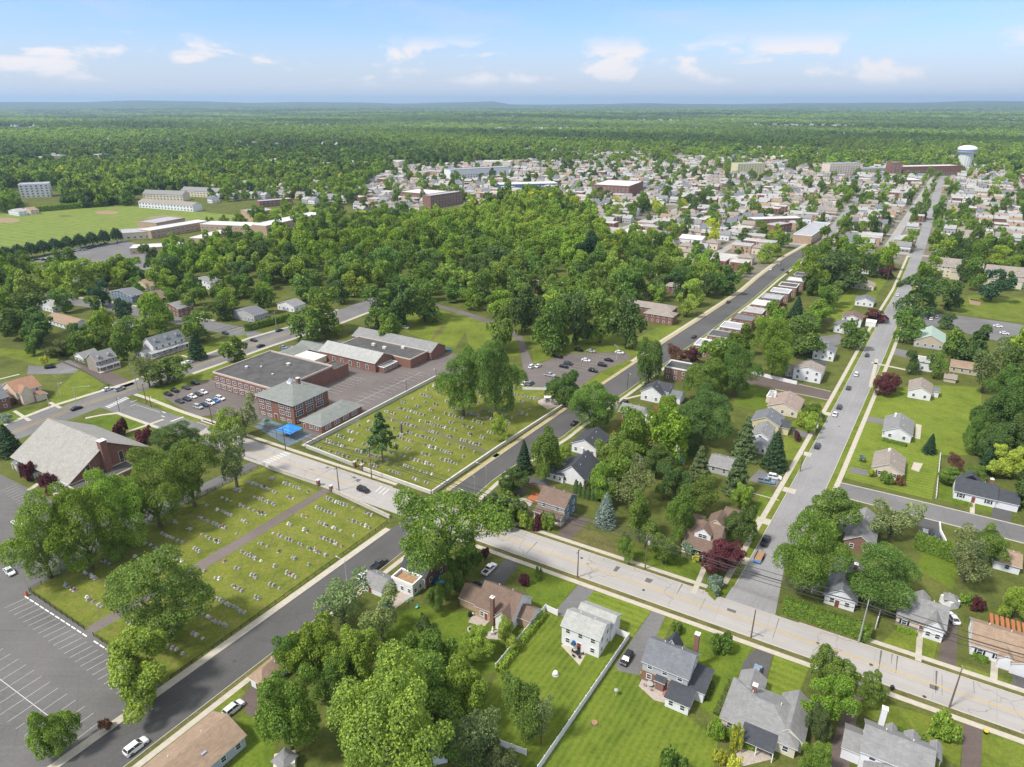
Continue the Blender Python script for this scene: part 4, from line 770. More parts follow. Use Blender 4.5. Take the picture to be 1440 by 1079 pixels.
h = house('ranch_house', 'ranch house with grey roof standing alone on the mown lawn', 'house', (1241, 614), (1279, 625), 15, 3.0, 'gablep', 2.4, VINYL, SH_G, 'U', chim=(3, 12, 3.8, 6, .7, VINYL)); porch(h, 0, -.01, 0.1, .1, 2, SH_G)
house('ranch_house', 'ranch house with taupe roof and shrubs at the corner of the cross street', 'house', (1225, 667), (1267, 678), 13, 3.0, 'gablep', 2.5, STUC, SH_TP, 'U', shut=True, chim=(4, 11, 3.9, 6, .7, VINYL))
h = house('ranch_house', 'white ranch house with taupe roof next to the maroon trees', 'house', (1276, 558), (1307, 565), 13, 3.4, 'gablep', 2.1, VINYL, SH_TP, 'U'); wing(h, h['L'] + .01, 6, 3, 4, 2.7, 'shed', .6, VINYL, SH_S)
h = house('modern_house', 'white house with a flat white roof behind the arborvitae', 'house', (1292, 519), (1312, 526), 7, 4.6, 'gable', 1.2, VINYL, SH_L, 'U'); wing(h, -2, 7.01, 8, 6, 3.0, 'flat', .3, VINYL, FLATW, WHITE)
house('ranch_house', 'tan ranch house with orange tan roof below the back lot', 'house', (1335, 522), (1380, 531), 9, 3.0, 'gable', 1.9, TANS, SH_T, 'U', detail=1)
house('parish_hall', 'green metal roofed hall with tan gable beside the back lot', 'hall', (1285, 486), (1326, 494), 19, 3.6, 'gablep', 3.4, TANS, METG, 'U', base=(2.2, GREYS), detail=1)
house('garden_shed', 'small shed with brown roof on the lawn below the tan ranch house', 'shed', (1327, 536), (1343, 540), 3.5, 2.2, 'gable', 1.3, TANS, SH_TP, 'U', auto=False)
for A, B, D, wl, rf, lb, wh in (((1205, 428), (1224, 434), 10, VINYL, SH_S, 'white bungalow with slate roof beside the tall grass lot on the hill street', 3.2), ((1184, 456), (1208, 462), 11, VINYL, SH_B, 'white house with brown roof two doors below the tall grass lot', 4.4), ((1173, 466), (1196, 472), 9, VINYL, SH_S, 'low grey house with stepped roof beside the white box garage', 3.6), ((1198, 404), (1226, 410), 9, STUC, SH_TP, 'stucco house with taupe roof and maroon tree in front', 3.2), ((1212, 384), (1238, 388), 9, VINYL, SH_S, 'white house with blue grey roof behind the dark maroon tree', 4.0)):
    house('gabled_house', lb, 'house', A, B, D, wh, 'gablep', 2.2, wl, rf, 'U', detail=1)
house('garage', 'flat white box garage beside the hill street', 'garage', (1217, 458), (1230, 461), 6, 2.6, 'flat', .2, VINYL, FLATW, 'U', gablem=WHITE, auto=False)
for A, B, lb in (((1308, 386), (1377, 397), 'left block of cream townhouses with white dormers'), ((1383, 398), (1472, 411), 'right block of cream townhouses with white dormers')):
    h = house('townhouse_block', lb, 'townhouses', A, B, 14, 8.0, 'gable', 4.8, CREAM, SH_TP, 'U', detail=1)
    for k in range(5):
        put_dormer(h['root'], h['o'], h['x'], h['y'], h['L'] * (k + .5) / 5, 2.0, 8.6, 2.2, 1.6, 3.4, VINYL, SH_TP, 'f', 1)
    for k in (0, 2, 4): wing(h, h['L'] * k / 5 + .3, -5, h['L'] / 5 - .6, 4.99, 5.6, 'gable', 1.6, CREAM, SH_TP, detail=1)
# --- school, parish buildings, church
h = house('school_building', 'long two storey brick school with black flat roof', 'school', (305, 545), (390, 573), 33, 7.2, 'flat', .8, BRICK, FLATD, 'U', gablem=plain('coping', (.5, .42, .36), .8, .1), auto=False)
for k in range(2):
    for i in range(10): put_window(h['root'], h['o'], h['x'], h['y'], 'f', h['L'], h['D'], 2.2 + i * 3.9, .9 + k * 3.4, 2.2, 1.6, 2)
m = MB(); m.box(0, -.07, 3.0, h['L'], -.005, 3.35, MATS['coping']); child('band_course', m.mesh('band_course'), h['root'], h['o'] - h['root'].location, AU)
wing(h, h['L'] - 8, 33.01, 8, 10, 5.2, 'flat', .5, BRICK, FLATD)
for u, v, s in ((8, 12, 1.2), (13, 16, .8), (22, 24, 1.5), (25, 12, .8)):
    m = MB(); m.lathe([(s * .5, 0), (s * .5, s * .5), (s * .65, s * .55), (s * .65, s * .75), (0, s * .95)], FLATW, 12); child('roof_vent', m.mesh('roof_vent'), h['root'], h['o'] + h['x'] * u + h['y'] * v + Vector((0, 0, 7.3)) - h['root'].location)
SCHOOL = h
h = house('old_school_building', 'square brick school with grey green hip roof and roof cupola', 'school', (364, 583), (417, 597), 19, 8.6, 'hip', 4.4, BRICK, SH_GG, 'U', auto=False, ov=.9)
for k in range(3):
    for t in (2.2, 6.2, 13.8, 17.4):
        if t < h['L'] - 1: put_window(h['root'], h['o'], h['x'], h['y'], 'f', h['L'], h['D'], t, (.5, 3.2, 6.2)[k], 2.4, 1.7 if k else 1.0, 2)
    for t in (3, 8.5, 14): put_window(h['root'], h['o'], h['x'], h['y'], 'r', h['L'], h['D'], t, (.5, 3.2, 6.2)[k], 3.6, 1.8 if k else 1.0, 2)
put_door(h['root'], h['o'], h['x'], h['y'], 'f', h['L'], h['D'], 10, 1.8, 2.4); put_chimney(h['root'], h['o'], h['x'], h['y'], 12.2, 11.5, 10.5, 14.6, 1.3)
m = MB(); m.box(-1.1, -1.1, 0, 1.1, 1.1, 1.2, WHITE); m.lathe([(1.3, 1.202), (.5, 2.0), (.1, 2.6), (.05, 4.6), (0, 4.7)], FLATG, 8)
for a in range(4): m.box(math.cos(a * 1.57) * .9 - .08, math.sin(a * 1.57) * .9 - .08, 1.2, math.cos(a * 1.57) * .9 + .08, math.sin(a * 1.57) * .9 + .08, 1.9, WHITE)
child('cupola', m.mesh('cupola'), h['root'], h['o'] + h['x'] * 10 + h['y'] * 9.5 + Vector((0, 0, 12.4)) - h['root'].location, AU)
h = house('school_annex', 'low brick annex with grey green hip roof beside the cemetery wall', 'school', (424, 601), (453, 610), 23, 3.0, 'hip', 2.2, BRICK, SH_GG, 'U', auto=False, door=2.0)
for t in (3.5, 8.5, 13.5, 18.5): put_window(h['root'], h['o'], h['x'], h['y'], 'r', h['L'], h['D'], t, .9, 2.8, 1.4, 2)
for t in (5.5, 8.5): put_window(h['root'], h['o'], h['x'], h['y'], 'f', h['L'], h['D'], t, .9, 1.8, 1.4, 2)
h = house('parish_hall', 'brick parish hall with two long pale grey gable roofs round a black flat roof', 'hall', (452, 505), (527, 525), 13, 4.8, 'gable', 3.2, BRICK, SH_L, 'U', gablem=BRICK, auto=False)
for i in range(6): put_window(h['root'], h['o'], h['x'], h['y'], 'f', h['L'], h['D'], 4 + i * 5.4, 1.0, 1.5, 2.0, 2)
wing(h, 2, 13.01, h['L'] + 9, 14, 4.4, 'flat', .5, BRICK, FLATD, MATS['coping']); wing(h, -3, 27.02, h['L'] + 16, 12, 4.4, 'gable', 3.0, BRICK, SH_G); wing(h, h['L'] + .01, 1.5, 4.2, 10, 2.8, 'flat', .2, BRICK, SH_GG, WHITE, win='r')
wing(h, -19, 2, 18.99, 9, 3.2, 'gable', 1.6, BRICK, SH_GG); wing(h, -9, -8.5, 14, 8, 3.0, 'flat', .25, STUC, FLATW, WHITE); wing(h, -19, -14, 9.9, 15.9, 3.2, 'gablep', 1.5, BRICK, SH_GG)
m = MB(); m.box(-.9, -.7, 0, .9, .7, 1.2, FLATW)
for u, v in ((18, 20), (26, 19), (34, 24)): child('roof_unit', m.mesh('roof_unit'), h['root'], h['o'] + h['x'] * u + h['y'] * v + Vector((0, 0, 4.55)) - h['root'].location, AU)
h = house('church', 'brick church with a very large pale grey gable roof', 'church', (24, 655), (103, 693), 28, 4.2, 'gable', 8.4, STUC, shingle('church_shingles', (.3, .29, .265)), 'U', gablem=BRICK, auto=False, ov=1.0)
for i in range(9): put_window(h['root'], h['o'], h['x'], h['y'], 'f', h['L'], h['D'], 2.5 + i * 3.9, .8, .8, 2.2, 2)
for t in (6.2, 17.8): put_window(h['root'], h['o'], h['x'], h['y'], 'r', h['L'], h['D'], t, .8, 1.4, 6.6, 2, False, plain('cream_trim', (.6, .52, .36), .7, .1))
put_chimney(h['root'], h['o'], h['x'], h['y'], h['L'] + .75, 12.2, .02, 14.2, 2.2)
wing(h, h['L'] - 5.2, -4.2, 5.2, 4.19, 3.0, 'shed', .6, STUC, SH_L); wing(h, h['L'] + .01, -1.2, 7, 20, 2.9, 'flat', .4, BRICK, FLATD, MATS['coping'])
for u in (3, 15, 27):
    m = MB(); m.poly([(-1.5, -2.2, 2.6), (1.5, -2.2, 2.6), (1.5, -.01, 3.2), (-1.5, -.01, 3.2)], SH_S); m.poly([(-1.5, -2.2, 2.5), (-1.5, -.01, 3.1), (1.5, -.01, 3.1), (1.5, -2.2, 2.5)], WHITE); m.poly([(-1.5, -2.2, 2.5), (1.5, -2.2, 2.5), (1.5, -2.2, 2.6), (-1.5, -2.2, 2.6)], WHITE)
    for s in (-1.35, 1.35): m.box(s - .1, -2.1, .02, s + .1, -1.9, 2.52, WHITE)
    m.box(-1.3, -1.6, .02, 1.3, -.02, 2.5, STUC); child('entrance_canopy', m.mesh('entrance_canopy'), h['root'], h['o'] + h['x'] * u - h['root'].location, AU)
# --- upper left streets (fronts face the pike)
h = house('stucco_house', 'half timbered stucco house with orange tile roof facing the pike', 'house', (26, 569), (62, 559), 12, 5.6, 'gable', 3.4, STUC, SH_O, 'V', base=(2.4, BRICK), door=5, detail=1); wing(h, 1.0, -2.4, 4.4, 5, 5.4, 'gablep', 2.6, STUC, SH_O); wing(h, h['L'] - 4, -3.2, 4, 3.19, 2.8, 'hip', 1.4, STUC, SH_O); wing(h, -5, 3, 4.99, 8, 3.2, 'gable', 2.4, BRICK, SH_O)
house('brick_house', 'brick house with grey roof at the left edge beside the stucco house', 'house', (-28, 588), (16, 573), 10, 5.4, 'gable', 3.0, BRICK, SH_S, 'V', detail=1, door=6)
h = house('inn_building', 'long white house with slate roof, three dormers and wraparound porch', 'house', (221, 503), (259, 488), 9, 6.0, 'gable', 3.2, VINYL, SH_S, 'V', detail=1)
for k in range(3): put_dormer(h['root'], h['o'], h['x'], h['y'], h['L'] * (k + .5) / 3, 1.2, 6.5, 1.8, 1.4, 2.8, VINYL, SH_S, 'f', 1)
porch(h, -3, 0, h['L'] + 3, 2.6, 2.8, SH_L); wing(h, -5, 0.5, 4.99, 8, 3.0, 'hip', 1.4, VINYL, SH_L, win='fl', detail=1)
h = house('stone_house', 'stone house with grey roof and small front dormers beside the brown drive', 'house', (142, 525), (163, 515), 8.5, 5.6, 'gable', 3.2, STONE, SH_G, 'V', detail=1); porch(h, 0, 0, h['L'], 2.2, 2.7, SH_G)
for k in range(2): put_dormer(h['root'], h['o'], h['x'], h['y'], h['L'] * (k + .5) / 2, .8, 6.0, 1.6, 1.2, 2.4, GREYS, SH_G, 'f', 1)
house('garage', 'white garage with grey gable roof left of the stone house', 'garage', (106, 507), (119, 511), 8, 2.7, 'gablep', 1.9, VINYL, SH_G, 'U', auto=False, door=2.2)
for A, B, D, wl, rf, an, lb, wh, nm in (((158, 462), (184, 468), 9, GREYS, SH_S, 'U', 'low dark roofed house among shrubs near the inn', 3.0, 'small_house'), ((66, 455), (104, 466), 10, VINYL, SH_T, 'U', 'white ranch house with tan brown roof and a slim dark conifer beside it', 3.0, 'ranch_house'),
 ((52, 434), (75, 440), 9, VINYL, SH_L, 'U', 'small white gabled house behind the big dark maple', 3.6, 'gabled_house'), ((108, 409), (131, 416), 10, STUC, SH_T, 'U', 'peach coloured house with pale tan gable roof near the branch street', 4.0, 'gabled_house'), ((157, 419), (186, 427), 9, BLUES, SH_S, 'U', 'blue house with slate roof and cross gables', 4.4, 'gabled_house'),
 ((192, 424), (224, 430), 10, BRICK2, SH_B, 'U', 'brown brick house with dark brown roof next to the blue house', 4.2, 'brick_house'), ((185, 405), (213, 411), 9, YELS, SH_T, 'U', 'yellow house with tan roof behind the brown brick house', 4.0, 'gabled_house'), ((232, 440), (250, 447), 10, BRICK, SH_G, 'U', 'brick house with white porch beside the bright maple', 5.0, 'brick_house'), ((268, 402), (296, 408), 10, VINYL, SH_G, 'U', 'white house with grey gable roof deep in the left trees', 4.4, 'gabled_house'),
 ((326, 448), (360, 454), 10, GREYS, SH_S, 'U', 'grey house with slate roof and white dormer behind the clipped hedge', 4.2, 'gabled_house'), ((391, 435), (414, 440), 9, VINYL, SH_G, 'U', 'white house with grey roof between the hedge and the wood', 3.6, 'gabled_house'), ((188, 388), (215, 393), 9, STUC, SH_G, 'U', 'stucco house with grey roof below the school drive', 3.8, 'gabled_house'),
 ((95, 396), (112, 400), 9, PALEB, SH_S, 'U', 'pale blue house with slate roof beside a row of parked cars', 4.0, 'gabled_house'), ((12, 302), (28, 304), 9, VINYL, SH_L, 'U', 'white house left of the ball field under the woods', 4.5, 'gabled_house'), ((31, 300), (44, 302), 9, STUC, SH_T, 'U', 'pale stucco house left of the ball field', 4.5, 'gabled_house'),
 ((862, 392), (892, 397), 10, VINYL, SH_S, 'U', 'white house with dark grey roof at the edge of the wood', 3.6, 'gabled_house'), ((918, 388), (948, 392), 10, CREAM, SH_T, 'U', 'cream house with pinkish tan roof below the factory sheds', 3.8, 'gabled_house')):
    house(nm, lb, 'house', A, B, D, wh, 'gable' if nm == 'ranch_house' else 'gablep', 2.4, wl, rf, an, detail=1)
for A, B, D, wh, lb in (((878, 437), (940, 451), 11, 5.0, 'long brick apartment row with grey hip roof beyond the park lot'), ((905, 452), (945, 458), 9, 5.0, 'short brick apartment wing with grey roof closest to the side street'), ((738, 408), (772, 414), 10, 5, 'brick apartment glimpsed deep in the wood'), ((935, 412), (965, 417), 10, 5, 'brick apartment half hidden by the round green trees')):
    house('apartment_building', lb, 'apartments', A, B, D, wh, 'hip', 2.2, BRICK, SH_TP, 'U', detail=1)
# ------------------------------------------------------------ trees: crowns of many small leaf clumps
def quads_mesh(name, P, Nn, size, r, aspect=0.75, mats=(FOL,), bend=0.0):
    n = len(P); rv = r.normal(size=(n, 3)); Nn = Nn / np.linalg.norm(Nn, axis=1, keepdims=True)
    T = np.cross(Nn, rv); T /= np.maximum(np.linalg.norm(T, axis=1, keepdims=True), 1e-6); B = np.cross(Nn, T)
    s = (size * r.uniform(0.65, 1.35, n))[:, None]; a = s * aspect
    Vv = np.stack([P - T * s, P - B * a - Nn * s * .25, P + T * s, P + B * a - Nn * s * .25], 1).reshape(-1, 3)
    me = bpy.data.meshes.new(name); me.vertices.add(4 * n); me.vertices.foreach_set('co', Vv.astype(np.float32).ravel())
    me.loops.add(4 * n); me.loops.foreach_set('vertex_index', np.arange(4 * n, dtype=np.int32)); me.polygons.add(n); me.polygons.foreach_set('loop_start', np.arange(0, 4 * n, 4, dtype=np.int32)); me.polygons.foreach_set('loop_total', np.full(n, 4, np.int32))
    for m in mats: me.materials.append(m)
    me.update(calc_edges=True); return me
def sph(r, n):
    v = r.normal(size=(n, 3)); return v / np.linalg.norm(v, axis=1, keepdims=True)
def broadleaf(seed, nl, nleaf, leaf, H=2.2, z0=0.42, core=0.36):
    """crown of unit radius on a tree H high; the crown fills z0..H; lobes of leaves with gaps between"""
    r = np.random.default_rng(seed); hz = (H - z0) / 2; zc = z0 + hz
    C, R = [], []
    prim = []
    for k in range(max(7, int(nl / 5))):                  # boughs, each carrying its own clumps
        d = sph(r, 1)[0]; d[2] = d[2] * 0.95 + 0.15; q = r.uniform(0.4, 0.72); wid = 1.0 - 0.3 * max(0, d[2]) ** 2 - 0.22 * max(0, -d[2])
        prim.append((np.array((d[0] * q * wid, d[1] * q * wid, zc + d[2] * hz * q * 1.05)), r.uniform(.26, .42)))
    for k in range(nl):
        c, pr_ = prim[k % len(prim)]; e = sph(r, 1)[0]; e[2] = e[2] * .8 + .25; C.append(tuple(c + e * pr_ * r.uniform(.45, .95))); R.append(r.uniform(.11, .2))
    for c, pr_ in prim: C.append(tuple(c)); R.append(pr_ * .72)
    C.append((0, 0, zc)); R.append(core); C = np.array(C); R = np.array(R)
    C[:, :2] += C[:, :2] * 0.22 * np.sin(np.arctan2(C[:, 1], C[:, 0]) * 2 + seed)[:, None] + 0.1 * np.array([math.cos(seed * 1.7), math.sin(seed * 1.7)]) * (C[:, 2:3] - z0) / H
    w = R ** 2; w /= w.sum(); idx = r.choice(len(R), nleaf * 2, p=w); d = sph(r, nleaf * 2); d[:, 2] = np.where(d[:, 2] < -0.35, -d[:, 2] * .6, d[:, 2])
    d /= np.linalg.norm(d, axis=1, keepdims=True)
    P = C[idx] + d * R[idx, None] * (1.0 + 0.13 * r.normal(size=(nleaf * 2, 1))) * np.array([1, 1, 0.85])
    dist = np.linalg.norm(P[:, None, :] - C[None], axis=2) / R[None]; dist[np.arange(len(P)), idx] = 9
    P_, d_ = P[dist.min(1) > 0.8], d[dist.min(1) > 0.8]
    P_, d_ = P_[:nleaf], d_[:nleaf]; P_ = P_ - np.array([*P_[:, :2].mean(0), 0]); P_[:, :2] /= np.percentile(np.linalg.norm(P_[:, :2], axis=1), 95) * 1.02
    lo, hi = np.percentile(P_[:, 2], (1.5, 99)); P_[:, 2] = z0 + (P_[:, 2] - lo) / (hi - lo) * (H - z0)
    Nn = d_ + 0.8 * r.normal(size=d_.shape) + np.array([0, 0, 0.35])
    return quads_mesh('crown', P_, Nn, leaf, r)
def conifer(seed, nleaf, leaf, H=3.2, layers=13, open_=0.25, z0=0.12):
    r = np.random.default_rng(seed); P, D = [], []
    k = 0
    while k < nleaf:
        l = int(r.integers(0, layers)); t = l / layers; zb = z0 + (H - z0) * t; rr = (1 - t) ** 0.85
        na = 7; a0 = l * 2.4; b = r.integers(0, na); a = a0 + 2 * math.pi * b / na + r.normal() * (0.16 + .1 * t)
        q = math.sqrt(r.uniform(0.05, 1)) * (1 - open_ * ((b * 7 + l * 3) % 5) / 5); z = zb + (1 - q) * 0.16 * H / layers * 5 * 0.6 + r.normal() * 0.035
        P.append((rr * q * math.cos(a), rr * q * math.sin(a), z)); D.append((math.cos(a) * .5, math.sin(a) * .5, 0.8)); k += 1
    P = np.array(P); D = np.array(D) + 0.45 * r.normal(size=P.shape); return quads_mesh('crown', P, D, leaf, r, 0.55)
def column(seed, nleaf, leaf, H=4.0):
    r = np.random.default_rng(seed); t = r.uniform(0, 1, nleaf); a = r.uniform(0, 6.283, nleaf); rr = np.minimum(1, (1 - t) * 1.9) ** .7 * r.uniform(.85, 1.05, nleaf)
    P = np.stack([rr * np.cos(a), rr * np.sin(a), 0.05 + t * H], 1); D = np.stack([np.cos(a), np.sin(a), .6 + 0 * a], 1) + .4 * r.normal(size=P.shape); return quads_mesh('crown', P, D, leaf, r)
def trunk_mesh(seed, H, z0, rad=0.07, limbs=6):
    r = random.Random(seed); m = MB(); m.tube([(0, 0, -0.02), (0.01, 0, z0 * .6), (r.uniform(-.04, .04), r.uniform(-.04, .04), z0 + .2), (r.uniform(-.08, .08), r.uniform(-.08, .08), H * .72)], [rad * 1.35, rad, rad * .8, rad * .2], BARK, 7)
    for k in range(limbs):
        a = 2 * math.pi * k / limbs + r.uniform(-.3, .3); z = z0 * .75 + r.uniform(0, .35); q = r.uniform(.5, .8)
        m.tube([(0, 0, z), (math.cos(a) * q * .45, math.sin(a) * q * .45, z + .25), (math.cos(a) * q, math.sin(a) * q, z + .55 + r.uniform(0, .3))], [rad * .55, rad * .38, rad * .1], BARK, 5)
    return m.mesh('trunk')
BL = [broadleaf(100 + k, 46 + 4 * (k % 4), 17000, 0.030, (2.1, 2.35, 2.0, 2.6)[k % 4], (.4, .48, .34, .5)[k % 4]) for k in range(8)]       # near
BIG = [broadleaf(700 + k, 78 + 6 * k, 40000, 0.0185, 2.15, .42) for k in range(3)]; BTR = [trunk_mesh(90 + k, 2.15, .4, .07, 8) for k in range(3)]
HIGH = broadleaf(720, 80, 42000, 0.018, 1.85, .78); HTR = trunk_mesh(95, 1.85, .75, .055, 9)
BH = [(2.1, 2.35, 2.0, 2.6)[k % 4] for k in range(8)]; TRK = [trunk_mesh(k, BH[k], (.4, .48, .34, .5)[k % 4]) for k in range(8)]
ML = [broadleaf(200 + k, 34 + 3 * (k % 3), 4200, 0.056, (2.1, 2.4, 2.0)[k % 3], (.26, .34, .22)[k % 3]) for k in range(6)]                # farther
MH = [(2.1, 2.4, 2.0)[k % 3] for k in range(6)]; MTR = [trunk_mesh(40 + k, MH[k], .45, .06, 3) for k in range(6)]
ROUND = broadleaf(330, 10, 2600, .075, 1.95, .5, .86); RTR = trunk_mesh(60, 1.95, .5, .06, 0)
AIRY = [broadleaf(300 + k, 22, 4200, 0.036, 2.5, .55) for k in range(2)]
CON = [conifer(400 + k, 6000, .07, 3.0, 15) for k in range(2)]; OLV = [conifer(420 + k, 6500, .07, 2.6, 9, .45) for k in range(2)]; CTR = trunk_mesh(77, 3.0, .5, .05, 0)
PINE = [conifer(440 + k, 2600, .075, 2.5, 6, .7, .7) for k in range(2)]
COLM = [column(460, 2600, .16)]; SHR = [broadleaf(500 + k, 16, 2400, .085, 1.35, .02) for k in range(4)]
HUES = {'B': (.043, .075, .018), 'M': (.068, .112, .02), 'L': (.115, .17, .026), 'Y': (.2, .23, .03), 'P': (.024, .05, .022), 'O': (.062, .085, .028), 'R': (.052, .017, .02), 'S': (.11, .15, .11), 'A': (.088, .118, .04), 'G': (.092, .145, .02), 'X': (.09, .05, .03)}
HUEGAIN = 2.1
TREES = []; _tc = [0]
def tree(label, cx, top, base, w, kind='M', group=None, form=None, near=None, cat='tree'):
    """cx/top/base/w: pixels of the crown's middle, its top, the foot on the ground and the crown's width"""
    ym = (top + base) / 2; bx = cx + (CXP - cx) * (base - ym) / (2850 - ym); p = at(bx, base)
    d = proj((p.x, p.y, 8))[2]; R = max(0.5, w * .97 * d / FPX / 2); h = max(R * .9, min(solve_h(p, top + 0.10 * (base - top)), 40))
    return plant(label, p.x, p.y, R, h, kind, group, form, cat)
def plant(label, x, y, R, h, kind, group=None, form=None, cat='tree', single=False):
    k = _tc[0]; _tc[0] += 1; rr = random.Random(k * 13 + 5); d = math.hypot(x, y)
    f = form or {'P': 'con', 'S': 'con', 'O': 'olv', 'A': 'airy'}.get(kind, 'bl')
    if f == 'shrub': me, tk, HH = SHR[k % 4], None, 1.35
    elif f == 'con': me, tk, HH = CON[k % 2], CTR, 3.1
    elif f == 'olv': me, tk, HH = OLV[k % 2], CTR, 2.7
    elif f == 'pine': me, tk, HH = PINE[k % 2], CTR, 2.6
    elif f == 'col': me, tk, HH = COLM[0], None, 4.05
    elif f == 'airy': me, tk, HH = AIRY[k % 2], TRK[3], 2.5
    elif f == 'round': me, tk, HH = ROUND, RTR, 1.95
    elif f == 'high': me, tk, HH = HIGH, HTR, 1.85
    elif R > 8.5 and d < 330: me, tk, HH = BIG[k % 3], BTR[k % 3], 2.15
    elif d < 330: me, tk, HH = BL[k % 8], TRK[k % 8], BH[k % 8]
    else: me, tk, HH = ML[k % 6], MTR[k % 6], MH[k % 6]
    c = HUES[kind]; j = rr.uniform(.84, 1.18); j *= HUEGAIN; col = (c[0] * j * rr.uniform(.9, 1.12), c[1] * j, c[2] * j * rr.uniform(1.1, 1.5), 1)
    rz = rr.uniform(0, 6.28); nm = {'shrub': 'shrub', 'con': 'spruce_tree', 'olv': 'cedar_tree', 'pine': 'pine_tree', 'col': 'arborvitae'}.get(f, 'shade_tree')
    if tk is None or single:
        o = bpy.data.objects.new(nm, me); COL.objects.link(o); o.location = (x, y, 0); o.rotation_euler = (0, 0, rz); o.scale = (R, R, h / HH); o.color = col; root = o
    else:
        root = empty(nm, (x, y, 0), rz); cr = child('crown', me, root, scale=(R, R, h / HH)); cr.color = col
        t = child('trunk', tk, root, scale=(R * .8, R * .8, h / HH))
    tag(root, label, cat, group); TREES.append((x, y, R))
    return root
T = tree
T('huge dark oak standing inside the cemetery near its path', 222, 764, 897, 142, 'M')
T('light green spreading tree at the cemetery corner beside the side street', 190, 893, 985, 112, 'L')
T('light green small tree in the corner of the church car park', 72, 990, 1062, 62, 'L')
for a in (('leftmost bright tree of the row over the church car park', 52, 690, 812, 92, 'G'), ('broad bright tree second in the row behind the church', 112, 680, 800, 96, 'G'), ('bright tree in front of the church brick annex', 160, 655, 768, 92, 'G'), ('tall bright tree half hiding the church gable', 212, 625, 740, 92, 'M'), ('dense tree over the lane by the cemetery fence', 264, 613, 712, 82, 'M'), ('loose tall tree by the cemetery gate end of the lane', 325, 590, 685, 68, 'A'), ('round dark tree on the church lawn beside the main road', 248, 590, 640, 74, 'B'), ('feathery tree beside the old brick school', 340, 552, 612, 50, 'A'), ('slender bright tree on the kerb in front of the playground', 318, 572, 634, 46, 'L'), ('small bush like tree beneath the row behind the church', 165, 735, 785, 50, 'M')): T(*a)
for a in (('dark upright tree over the white shed at the bottom edge', 402, 938, 1062, 88, 'M'), ('large bright yellow green maple at the bottom of the picture', 545, 925, 1100, 185, 'L'), ('bright maple top just right of the large yellow green maple', 600, 915, 1010, 110, 'G'), ('dark crown behind the bright maple towards the patio lawn', 600, 880, 960, 80, 'M'), ('olive green tree in the thicket beside the side street', 505, 872, 965, 76, 'G'), ('pale leafed tree overhanging the side street', 440, 865, 945, 84, 'G'), ('tall loose tree in front of the white garage', 480, 800, 880, 80, 'A'), ('bushy tree between the patio and the thicket', 535, 830, 900, 75, 'A'), ('huge old oak leaning over the bungalow at the junction', 628, 684, 824, 152, 'M', None, 'high'), ('round green tree on the lawn inside the vinyl fence', 737, 945, 1035, 66, 'M'), ('ragged grey green tree over the inner fence', 665, 985, 1085, 80, 'A'), ('yellowish tree left of the vinyl fence bottom', 655, 930, 1010, 76, 'G'), ('thin pale sapling beside the vinyl fence', 762, 965, 1045, 36, 'A'), ('low tree in the dark corner by the inner fence', 700, 1030, 1095, 60, 'O'), ('bright shrub like tree against the vinyl fence', 672, 880, 925, 46, 'L'), ('second bright shrub like tree against the vinyl fence, nearer the brick house', 712, 868, 908, 40, 'L'), ('dark little tree beside the tan garage', 470, 920, 985, 60, 'M'), ('deep green tree at the left of the thicket', 415, 885, 950, 56, 'M'), ('small tree behind the shed roof at the bottom edge', 640, 1010, 1075, 60, 'M')): T(*a[:6], form='high' if a[-1] == 'high' else 'bl' if a[-1] == 'O' else None)
for k, (x, y, h, w) in enumerate(((612, 862, 42, 26), (626, 846, 46, 28), (638, 830, 46, 30), (652, 814, 46, 30), (664, 800, 40, 28))): T('%s bushy cedar in the screen beside the black car' % ordinal(k), x, y - h, y, w, 'M', 'cedar screen beside the driveway')
for a in (('tall round street tree right of the side street across from the wall', 768, 600, 672, 48, 'M'), ('dark narrow spruce beside the side street', 737, 612, 664, 32, 'P'), ('bushy dark tree where two streets meet', 722, 655, 695, 46, 'B'), ('leafy tree between the charcoal roofed houses and the white rubble', 866, 610, 660, 58, 'M'), ('round bright tree right of the charcoal gable', 848, 652, 705, 52, 'G'), ('small yellow green tree behind the charcoal roof', 792, 622, 650, 28, 'L'), ('large round dark maple behind the fenced yard', 990, 546, 622, 86, 'B'), ('rounded tree behind the dark maple', 992, 500, 562, 68, 'M'), ('tall street side tree by the brown cross street', 1038, 478, 556, 60, 'M'), ('tall pale tree above the vinyl fence of the cream house', 1092, 442, 530, 66, 'G'), ('broad tree above the cream house roof', 1130, 440, 500, 60, 'M'), ('neat oval tree beside the park lot exit', 914, 474, 540, 48, 'M'), ('broad street tree overhanging the side street by the fenced yard', 836, 532, 606, 72, 'M'), ('dark rounded tree at the right corner of the upper cemetery', 795, 516, 572, 50, 'B'), ('left of the two great trees in the upper cemetery', 650, 482, 585, 66, 'M'), ('right of the two great trees in the upper cemetery', 697, 468, 590, 78, 'M'), ('young pale tree among the upper cemetery stones', 702, 580, 620, 28, 'L'), ('small tree with pink blossom tinge over the brick twins', 952, 484, 512, 32, 'X'), ('maroon tree in front of the first brick twin', 975, 486, 512, 26, 'R'), ('small green tree in front of the skylight house', 938, 552, 585, 34, 'G')): T(*a)
T('ragged dark pine in the upper cemetery near the main road', 535, 566, 650, 56, 'B', form='pine'); 
T('powdery blue spruce behind the brown driveway', 853, 685, 738, 40, 'S')
